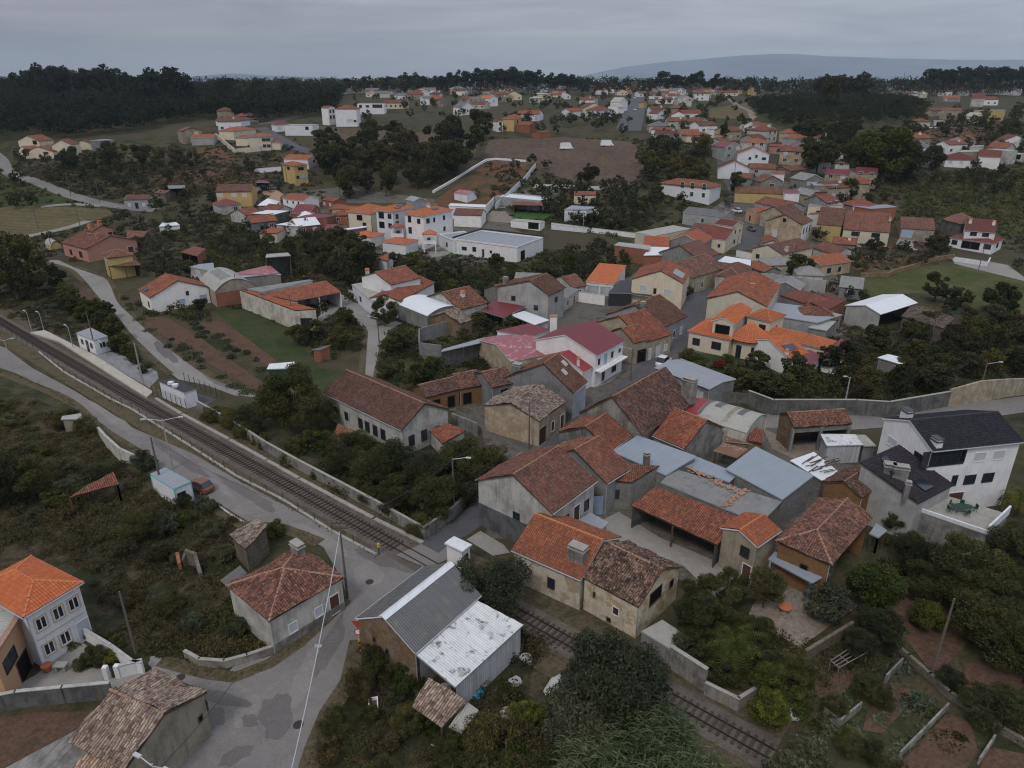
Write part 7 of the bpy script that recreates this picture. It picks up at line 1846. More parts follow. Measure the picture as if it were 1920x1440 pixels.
H('long_cream','long cream house with red roof and five windows next to the modern box','house','s',(572,448),(785,446),(790,420),3.8,'L','tile_red','cream',.4,.3,'gable',win=[('L',f,1.2,.9,1.2,'k') for f in (.9,.7,.5,.3,.12)])
H('gable_window_house','white grey-roofed house with five small dark windows above a ledge','house','s',(1190,475),(1270,488),(1388,480),4.6,'L','fibro_dark','white',.55,.3,'gable',win=[('L',.3,1.8,.8,1.0,'k'),('L',.7,1.8,.8,1.0,'k'),('R',.2,1.8,.8,1.0,'k'),('R',.5,1.8,.8,1.0,'k'),('R',.8,1.8,.8,1.0,'k')],cap=False,lm='five-windowed white house')
H('orange_top','white gabled house with bright orange roof and round window','house','s',(1425,410),(1525,405),(1605,405),5.4,'L','tile_new','white',.45,.3,'gable',win=[('R',.5,3.0,.8,.8,'k'),('L',.5,1.0,1.6,1.2,'k')],lm='bright orange far house')
H('blue_white','bluish white gabled house with red side roof left of the bright orange far house','house','s',(1245,415),(1340,410),(1422,410),4.8,'L','tile_red','grey_light',.45,.3,'gable',win=[])
H('yellow_far','pale yellow hip-roofed house on the rise behind the field','house','t',(385,585),(500,590),(615,585),6.2,'L','tile_orange','yellow',.3,.4,'hip',win=[('R',.3,3.4,.9,1.2,'k'),('R',.7,3.4,.9,1.2,'k')],lm='pale yellow far house')
H('balcony_far','small white house with red roof and balcony before the pale yellow far house','house','t',(300,600),(350,612),(405,610),5.2,'L','tile_red','white',.3,.3,'gable',win=[('R',.5,3.0,1.2,1.4,'k')])
H('long_far','long white house with red roof and grey-blue door behind the pale yellow one','house','t',(520,540),(720,550),(770,545),3.6,'L','tile_red','white',.4,.3,'gable',win=[('L',.1,.2,1.8,2.2,'B')])
H('brick_far','brick-coloured long barn with rounded gable beside the brown field','barn','t',(515,640),(640,650),(725,655),4.0,'L','tile_red','brick',.5,.1,'gable',win=[],lm='brick-coloured barn')
H('brick_far','low brick-coloured shed at the end of the brick-coloured barn','shed','t',(655,715),(735,718),(840,700),2.6,'R','tile_red','brick',.3,.1,'gable',win=[])
H('gable_far','white cottage with red-brown roof right of the long white house','house','t',(925,510),(1000,520),(1125,508),3.4,'R','tile_red','white',.4,.3,'gable',win=[])
H('gable_far','white house with two red gables near the dark far road','house','t',(1135,505),(1250,515),(1400,510),4.4,'L','tile_orange','white',.35,.3,'hip',win=[('R',.3,1.4,1.0,1.2,'k'),('R',.8,1.4,.9,1.2,'k')])
H('gable_far','large white gable house beside the dark far road','house','t',(1365,435),(1450,440),(1538,440),6.0,'L','fibre_cement','white',.45,.3,'gable',win=[],lm='far-road white house')
H('gable_far','white lower house with white roof in front of the large white gable house','house','t',(1345,480),(1440,485),(1500,480),3.8,'R','fibre_cement','white',.4,.3,'gable',win=[])
H('hill_house','big white gable house with brown roof on the far rise','house','t',(805,310),(880,315),(940,315),5.6,'L','tile_maroon','white',.6,.3,'gable',win=[],lm='big white hill house')
H('hill_house','pale flat-terraced house stacked below the big white hill house','house','t',(665,350),(760,365),(835,355),5.0,'L','fibre_cement','cream',.2,.3,'hip',win=[])
H('hill_house','low grey-cream bungalow below the flat-terraced house','house','t',(632,392),(735,402),(755,385),3.4,'L','fibre_cement','white_old',.3,.3,'hip',win=[('L',.3,.9,1.2,1.2,'k'),('L',.6,.3,1.0,2.0,'k')])
H('white_gable_right','white gable house with brick base right of the far road','house','u',(275,530),(350,540),(430,535),3.4,'L','tile_red','white',.45,.3,'gable',win=[('R',.6,1.6,1.6,.6,'k')],lm='far-road white gable')
H('yellow_right','small yellow house right of the far road','house','u',(182,438),(230,445),(265,440),3.6,'L','tile_brown','yellow',.35,.2,'gable',win=[])
H('red_low','long low red-roofed house behind the dark garden trees by the far road','house','u',(300,680),(470,692),(530,680),3.4,'L','tile_red','white',.3,.2,'gable',win=[],lm='long low red-roofed house')
H('red_low','low orange-roofed house next to the long low red-roofed one','house','u',(535,705),(725,712),(730,675),3.2,'L','tile_orange','grey_light',.3,.2,'gable',win=[])
H('street_white','white L-shaped house with orange roofs above the pale drive','house','B',(520,190),(690,205),(740,175),6.0,'L','tile_orange','white',.34,.3,'gable',win=[('L',.3,1.0,1.4,1.6,'k'),('R',.5,1.0,1.0,1.2,'k')],lm='pale-drive white house')
H('street_white','lower white gable of the house above the pale drive','house','B',(440,235),(560,205),(655,240),3.6,'R','tile_orange','white',.45,.3,'gable',win=[('L',.4,.6,2.4,.8,'k')])
wallrun('cream_wall','tall cream wall of the pale drive climbing past the white house','B',[(385,240),(470,185),(550,125)],1.5,'cream',.3,'wall')
H('grey_red','grey house with wide red hipped roof beside the wood','house','B',(850,330),(980,338),(1160,330),4.4,'R','tile_orange','grey_light',.4,.3,'hip',win=[('R',.4,1.8,.6,.8,'k')],lm='wide-roofed grey house')
H('grey_red','blue-grey block building with brown roof left of the wide red roof','house','B',(410,340),(555,345),(700,332),4.2,'R','tile_brown','grey_light',.35,.2,'gable',win=[])
H('pinkish','pinkish house with dark doorways in front of the grey house with wide red roof','house','B',(700,420),(860,425),(900,400),3.4,'L','tile_red','pink',.25,.2,'gable',win=[('L',.4,.2,1.4,1.8,'b'),('L',.2,.6,1.0,1.4,'k')])
H('pinkish','small grey shed with pink roof below the pinkish house','shed','B',(845,465),(985,495),(1030,465),3.0,'L','sheet_pink','grey_light',.3,.2,'gable',win=[],cap=False)
H('white_gable_mid','white two-storey house with peach-edged gable roof beside the upper street','house','B',(365,490),(700,510),(720,470),5.6,'R','tile_orange','white',.42,.3,'gable',win=[('L',.4,3.4,.7,1.0,'k'),('L',.15,2.6,1.4,.9,'k'),('L',.6,2.6,.8,.9,'k')],lm='peach-edged white gable house')
H('maroon_edge','maroon-roofed house with white verge along the upper street','house','B',(160,625),(490,660),(480,615),4.2,'R','tile_maroon','white',.45,.2,'gable',win=[],lm='white-verged maroon house')
H('long_brown_mid','long brown-roofed stone building left of the tall dark trees','outbuilding','B',(750,660),(920,680),(1170,665),3.4,'R','tile_brown','stone',.3,.15,'gable',win=[])
H('dark_gable','grey gable house with red lintel and brown roof above the ochre row','house','B',(540,780),(600,800),(850,800),3.8,'L','tile_brown','grey',.5,.2,'gable',win=[('R',.5,1.2,1.8,1.0,'b')])
H('dark_gable','brick house with pinkish red roof above the grey gable house','house','B',(720,700),(860,715),(880,680),3.4,'L','tile_orange','white',.3,.2,'gable',win=[])
H('street_pink','small white and orange house at the foot of the upper street','house','B',(110,310),(180,320),(240,290),4.0,'R','tile_orange','peach',.35,.2,'gable',win=[])
H('street_grey','small grey-roofed white house at the top of the upper street','house','B',(45,225),(110,240),(180,230),4.0,'L','sheet_grey','white',.4,.2,'gable',win=[],cap=False)
H('yellow_villa','yellow three-storey house with red skirt roofs at the edge of the grove','house','r',(1060,990),(1200,1010),(1330,1000),8.2,'L','tile_orange','yellow',.3,.5,'hip',win=[('R',.2,2.0,1.0,1.0,'k'),('R',.65,2.0,2.6,1.2,'B'),('L',.5,5.2,2.0,1.0,'k'),('R',.5,5.2,2.4,1.0,'k')],lm='yellow three-storey house')
H('white_villa','white house with long red roof behind the yellow three-storey house','house','r',(1095,940),(1330,955),(1420,940),4.2,'L','tile_orange','white',.3,.3,'gable',win=[('R',.5,1.6,1.4,1.0,'k')])
wallrun('white_wall','white wall enclosing the garden beside the yellow three-storey house','r',[(850,1080),(960,1070),(1090,1060)],1.8,'white',.25,'wall')
H('cottage_left','blue-white cottage with brown roof beside the far left road','cottage','q',(1118,1300),(1330,1315),(1350,1245),3.6,'L','tile_brown','grey_light',.4,.2,'gable',win=[('L',.2,1.0,.8,1.0,'s'),('L',.5,.2,.9,1.9,'k'),('L',.8,1.0,.8,1.0,'s')],lm='blue-white far cottage')
H('sheds_left','brown-roofed shed with dark frame beside the blue-white far cottage','shed','q',(1370,1245),(1480,1265),(1560,1250),3.4,'L','tile_old','stone',.3,.2,'gable',win=[])
CN('frame_left','dark half-built frame behind the brown-roofed shed on the left slope','shed','q',[(1520,1215),(1665,1205),(1660,1165),(1500,1170)],[3.4]*4,'fibro','concrete_dark',open_=(0,))
H('villa_left','white house with orange-red front roof at the left edge of the wood','house','q',(130,850),(230,870),(330,825),3.6,'R','tile_orange','cream',.35,.3,'gable',win=[('L',.4,.5,1.6,1.6,'b')],lm='left white villa')
H('villa_left','upper cream block with red roof of the left white villa','house','q',(145,800),(350,790),(430,770),5.4,'R','tile_red','cream',.4,.3,'gable',win=[('L',.2,3.0,2.0,1.6,'D')])
H('villa_left','long low cream gable in front of the left white villa','house','q',(230,880),(480,885),(520,860),3.0,'R','tile_brown','cream',.35,.3,'gable',win=[('L',.25,1.2,1.8,.8,'k')])
H('villa_left','cream stepped gable wall right of the left white villa','house','q',(470,810),(650,825),(680,790),5.0,'R','tile_red','cream',.5,.1,'gable',win=[])
H('villa_left','small cream gable at the end of the left row before the grey sheet roof','house','q',(675,805),(820,812),(830,795),2.8,'R','tile_red','cream',.4,.1,'gable',win=[])
CN('grey_roof','grey-blue sheet roof at the edge of the left wood','shed','q',[(805,785),(1030,775),(950,755),(880,765)],[3.0]*4,'sheet_grey','grey')
H('lone_house','lone house with salmon roof high in the left wood','house','q',(655,325),(745,325),(765,318),7.0,'L','tile_orange','cream',.5,.4,'hip',win=[],lm='lone salmon-roofed house')
CN('poly_tunnel','white plastic-covered heap near the far field','tunnel','i',[(1190,180),(1350,168),(1320,145),(1215,150)],[1.2]*4,'sheet_clean','white')
H('long_white_right','long white house with red roof and columns at the right edge','house','A',(1545,260),(1840,268),(1920,262),5.6,'L','tile_red','white',.3,.4,'gable',win=[('L',.35,2.6,2.0,2.0,'k'),('L',.15,2.6,2.0,2.0,'k')],lm='right-edge white house')
CN('ochre_wall','big ochre wall with sloping top above the right field','wall','A',[(1390,490),(1735,480),(1735,385),(1560,400)],[2.5]*4,'fibre_cement','yellow')
H('stepped_right','tall beige wedge-shaped house with small red roofs','house','A',(1075,470),(1255,490),(1310,430),5.4,'L','tile_red','beige',.3,.1,'gable',win=[],lm='beige wedge-shaped house')
H('gable_right','cream gable house with grey window below the ochre wall','house','A',(1320,540),(1400,555),(1540,530),3.4,'L','fibre_cement','cream',.4,.1,'gable',win=[('R',.3,1.0,2.4,1.2,'k')])
H('red_right','low house with red roof beside a white parked car on the right slope','house','A',(745,605),(940,610),(960,575),3.0,'L','tile_red','white_old',.35,.3,'hip',win=[],lm='right-slope red roof')
H('red_right','flat-fronted garage with dark door next to the red-roofed house on the slope','garage','A',(985,600),(1080,605),(1100,575),3.0,'L','fibre_cement','white_old',0,.1,'flat',win=[('L',.4,.2,3.0,2.0,'D')],cap=False)
H('brick_right','brick house with dark orange roof behind the great green tree','house','A',(545,710),(740,730),(745,690),3.4,'L','tile_orange','brick',.3,.1,'gable',win=[])
H('concrete_right','unfinished concrete house with balconies at the right edge','unfinished house','A',(1600,870),(1750,920),(1870,830),5.6,'L','fibre_cement','white_old',0,.1,'flat',win=[('L',.5,2.8,1.6,1.6,'k')],cap=False,lm='right-edge unfinished house')
H('concrete_right','flat grey house with wide black window in front of the unfinished one','house','A',(1745,945),(1900,955),(1990,900),3.8,'L','fibre_cement','white_old',0,.1,'flat',win=[('L',.3,1.0,4.0,1.6,'D')],cap=False)
CN('flat_right','long beige-pink flat roof left of the unfinished house','shed','A',[(1220,930),(1500,915),(1530,895),(1280,890)],[3.4]*4,'fibre_cement','beige')
CN('blue_right','pale blue sheet roof above dark trees on the right slope','shed','A',[(890,925),(1100,875),(1010,850),(770,865)],[3.4]*4,'sheet_blue','white_old')
CN('blue_right','grey ridge roof between the blue sheet roof and the unfinished house','shed','A',[(1345,875),(1480,865),(1510,825),(1400,840)],[3.4]*4,'sheet_grey','white_old')
FAR=[
 ('w',650,420,9,8,5,20,'tile_red','pink','gable'),('w',700,350,8,8,6,-30,'tile_maroon','white','gable'),('w',960,420,18,9,3.4,5,'tile_red','beige','hip'),
 ('w',1170,430,12,10,4.5,35,'tile_red','cream','gable'),('w',1380,430,12,10,4.5,40,'tile_red','white','gable'),('w',1330,500,12,7,3,0,'sheet_pink','white','gable'),('w',1480,400,10,8,4,0,'fibro_dark','grey_light','gable'),
 ('w',1630,420,12,8,3.6,0,'tile_red','beige','hip'),('w',1830,415,13,9,5.5,20,'tile_red','cream','gable'),('x',130,540,14,9,3.2,0,'fibro_dark','white','hip'),('x',350,420,14,8,3,0,'tile_brown','cream','gable'),
 ('x',380,540,14,9,3.8,10,'tile_red','beige','gable'),('x',530,530,10,10,5,45,'tile_maroon','white','gable'),('x',630,420,15,11,5.5,10,'tile_red','cream','hip'),('x',650,640,12,9,4.4,20,'fibro_dark','white','gable'),
 ('x',860,400,12,7,3.2,0,'fibro_dark','white','gable'),('x',1130,460,17,11,5.5,0,'fibre_cement','yellow','hip'),('x',1320,450,9,8,4,10,'fibro_dark','white','gable'),('x',1620,490,14,8,3.4,0,'fibre_cement','beige','flat'),
 ('x',1720,370,12,7,3.4,0,'tile_maroon','white','gable'),('x',1900,390,12,8,4,0,'tile_red','yellow','gable'),('y',290,400,16,9,4,10,'tile_orange','cream','gable'),('y',1250,460,12,9,3.6,0,'tile_red','white','hip'),
 ('y',960,400,10,8,4,0,'fibre_cement','white','hip'),('z',90,400,22,10,3,0,'tile_red','beige','gable'),('z',220,430,10,8,4,-30,'tile_maroon','white','gable'),('z',400,400,14,8,4.5,0,'tile_red','cream','gable'),
 ('z',560,440,8,8,5,30,'tile_red','pink','gable'),('z',660,390,8,8,6,0,'tile_red','pink','gable'),('z',1000,370,10,8,5,20,'tile_brown','white','gable'),('z',1130,410,13,9,5,30,'tile_red','white','gable'),
 ('z',1270,400,9,8,4.5,0,'tile_red','cream','gable'),('z',830,500,10,8,3.4,20,'tile_red','white','gable'),('z',1000,510,13,8,3.2,0,'tile_maroon','grey_light','gable'),('z',1180,460,9,8,3.4,0,'fibre_cement','white','gable'),
 ('z',1300,520,12,8,3,0,'sheet_grey','grey_light','flat'),('z',1210,620,14,8,3,10,'tile_red','white','gable'),('z',1050,620,10,8,3.4,0,'fibre_cement','beige','gable'),('z',1700,380,13,8,5,0,'tile_orange','pink','gable'),
 ('z',1510,440,10,7,3,0,'tile_pale','white','gable'),('z',1350,380,9,8,4,0,'tile_brown','beige','hip'),
 ('u',980,385,20,9,3,0,'tile_red','cream','gable'),('u',820,375,10,7,3,0,'fibre_cement','white','gable'),('u',830,310,9,8,4,0,'tile_brown','cream','hip'),('u',1010,300,12,8,3.4,0,'tile_brown','beige','hip'),('u',1210,328,14,8,3.4,0,'tile_red','pink','gable'),
 ('u',1580,360,11,8,5,0,'fibre_cement','beige','gable'),('u',1500,310,12,8,3.6,0,'tile_brown','white','hip'),('u',1730,330,15,8,5,0,'tile_orange','white','flat'),('u',1620,290,9,7,4,0,'tile_red','cream','gable'),
 ('v',60,445,10,8,4.6,0,'tile_brown','white','gable'),('v',190,440,9,8,3.4,0,'tile_red','pink','gable'),('v',270,400,9,8,5,0,'tile_orange','cream','gable'),('A',350,290,11,8,4,0,'tile_red','cream','hip'),
 ('A',450,275,8,8,4.6,30,'fibro_dark','white','gable'),('A',530,270,8,8,5,0,'fibro_dark','white','gable'),('A',620,300,13,8,3.6,0,'tile_red','beige','hip'),('A',480,330,11,7,2.8,0,'sheet_grey','grey_light','flat'),
 ('A',850,290,13,9,4,10,'tile_maroon','beige','gable'),('A',830,360,13,9,3.4,20,'fibre_cement','cream','gable'),('A',1060,330,12,9,5,0,'tile_brown','peach','gable'),('A',1100,240,10,8,4.5,0,'fibro_dark','grey_light','gable'),
 ('A',1215,240,11,8,6.5,0,'fibre_cement','white_old','flat'),('A',1390,330,15,7,3,0,'fibro_dark','white','gable'),('A',1420,275,9,7,4,30,'fibre_cement','white','gable'),('A',850,232,40,8,3,0,'sheet_clean','white','flat'),
 ('A',1690,220,11,9,6.5,0,'tile_red','pink','hip'),('A',1150,400,14,8,3,0,'tile_orange','beige','gable'),('A',1540,240,16,8,3.4,0,'tile_maroon','cream','gable'),
]
RC=dict(tile_orange='orange',tile_red='red',tile_maroon='dark maroon',tile_brown='brown',fibro_dark='dark grey',fibre_cement='pale flat-toned',sheet_pink='pinkish',sheet_grey='grey',sheet_clean='white',tile_pale='pale',tile_new='bright orange')
WC=dict(pink='pinkish',white='white',beige='beige',cream='cream',grey_light='light grey',yellow='yellow',white_old='off-white',peach='peach')
FARH=[]
for (t,x,y,w,d,he,ang,roof,wall,kd) in FAR:
 p=at(*P(t,(x,y))); g=ground(p.x,p.y); a=R(ang+math.degrees(math.atan2(-p.x,p.y))*0)
 u_=Vector((-math.cos(a),-math.sin(a),0)); v_=Vector((u_.y,-u_.x,0))
 b3=p-u_*w/2; q1=px(b3+up(he)); F0=(Vector((b3.x,b3.y,g+he)),u_,v_,w,d,g,0)
 kk='hip' if kd=='hip' else ('flat' if kd=='flat' else 'gable')
 floors='two-storey ' if he >= 4.6 else 'low '
 r,o,f=house('far_house','tmp','house','F',None,None,None,he,'L' if (ang % 90<25 or kd != 'gable') else 'R',roof,wall,.42,.3,kk,win='auto',cap=False,frame=F0)
 FARH.append([r,'%s%s house with %s roof' % (floors,WC.get(wall,wall),RC.get(roof,roof)),q1])

def fill_houses(poly,n,seed,wr,he_,mind,roofs,walls):
 """ordinary houses of the packed village, stood where the photo shows roofs between the surveyed ones"""
 rs=random.Random(seed); wp=[at(*p) for p in poly]; wp=[(p.x,p.y) for p in wp]; k=got=0
 x0,x1,y0,y1=min(p[0] for p in wp),max(p[0] for p in wp),min(p[1] for p in wp),max(p[1] for p in wp)
 while got<n and k<4000:
  k+=1; x,y=rs.uniform(x0,x1),rs.uniform(y0,y1); w,d=rs.uniform(*wr),rs.uniform(7,9.5)
  if not in_poly(x,y,wp):continue
  a=R(rs.choice([-25,-10,0,8,20,35,60])); u_=Vector((-math.cos(a),-math.sin(a),0)); v_=Vector((u_.y,-u_.x,0)); b3=Vector((x,y,0))-u_*w/2
  smp=[b3+u_*w*i/3+v_*d*j/3 for i in range(4) for j in range(4)]
  if any(in_poly(p.x,p.y,e) for p in smp for e in EXCL if abs(e[0][0]-p.x)<60 and abs(e[0][1]-p.y)<60) or any((x-p.x) ** 2+(y-p.y) ** 2<mind ** 2 for p in DONE):continue
  DONE.append(Vector((x,y,0))); g=ground(x,y); he=rs.choice(he_); ro,wa=rs.choice(roofs),rs.choice(walls); q1=px(b3+up(g+he))
  r,o,f=house('village_house','tmp','house',None,None,None,None,he,rs.choice('LLR'),ro,wa,.42,.3,rs.choice(['gable','gable','hip']),win='auto',cap=False,frame=(Vector((b3.x,b3.y,g+he)),u_,v_,w,d,g,0),
      ch=[(.3,.35,.8,.8,1.1,'white')] if rs.random()<.4 and ro[:4]=='tile' and he>3.3 else ())
  FARH.append([r,'%s%s house with %s roof' % ('two-storey ' if he >= 4.6 else 'low ',WC.get(wa,wa),RC.get(ro,ro)),q1]); got+=1
DONE=[]
RR=['tile_red','tile_red','tile_brown','tile_maroon','tile_brown','fibro_dark']; WW=['white','white','cream','white_old','beige','yellow']
fill_houses([(640,174),(830,172),(1180,172),(1180,225),(1080,232),(930,212),(800,205),(640,196)],32,1,(9,15),(3.2,4,5.4),13,RR,WW)
fill_houses([(1205,172),(1430,174),(1400,205),(1330,235),(1210,245)],20,2,(9,15),(3.2,4,5.4),13,RR,WW)
fill_houses([(1640,172),(1940,170),(1940,225),(1740,225),(1700,190)],10,3,(10,16),(3.2,4,5.4),14,RR,WW)
fill_houses([(1215,245),(1330,240),(1330,268),(1210,268)],9,4,(9,14),(3.2,4),12,RR,WW)
fill_houses([(1345,262),(1420,252),(1530,275),(1560,330),(1500,350),(1390,345)],16,5,(8,12),(3.2,4.4,5.6),9.5,['tile_red','tile_brown','tile_orange','sheet_maroon'],['white','grey_light','cream_old','white_old'])
fill_houses([(1400,330),(1600,330),(1660,380),(1640,420),(1560,410),(1420,400)],14,6,(7,11),(3.0,3.6,5.2),8.5,['tile_red','tile_brown','fibro','sheet_maroon'],['white_old','grey','cream_old','white'])
fill_houses([(1430,470),(1590,480),(1600,560),(1560,640),(1480,620),(1440,540)],10,7,(5,9),(2.8,3.4),7.5,['tile_brown','fibro','tile_red','fibro'],['white_old','grey','block'])
fill_houses([(420,378),(640,395),(660,440),(560,450),(440,420)],10,8,(5,9),(2.8,3.2),7.5,['sheet_maroon','sheet_clean','tile_red','fibro'],['white_old','brick','grey'])
fill_houses([(940,560),(1060,545),(1150,560),(1040,600),(960,610)],4,9,(4,7),(2.6,3.0),7,['tile_brown','fibro'],['white_old','block'])
fill_houses([(1700,270),(1940,275),(1940,320),(1760,320)],8,10,(9,14),(3.2,4.4),13,RR,WW)
fill_houses([(400,215),(560,235),(560,262),(430,250)],4,11,(9,13),(3.4,5),14,RR,WW)

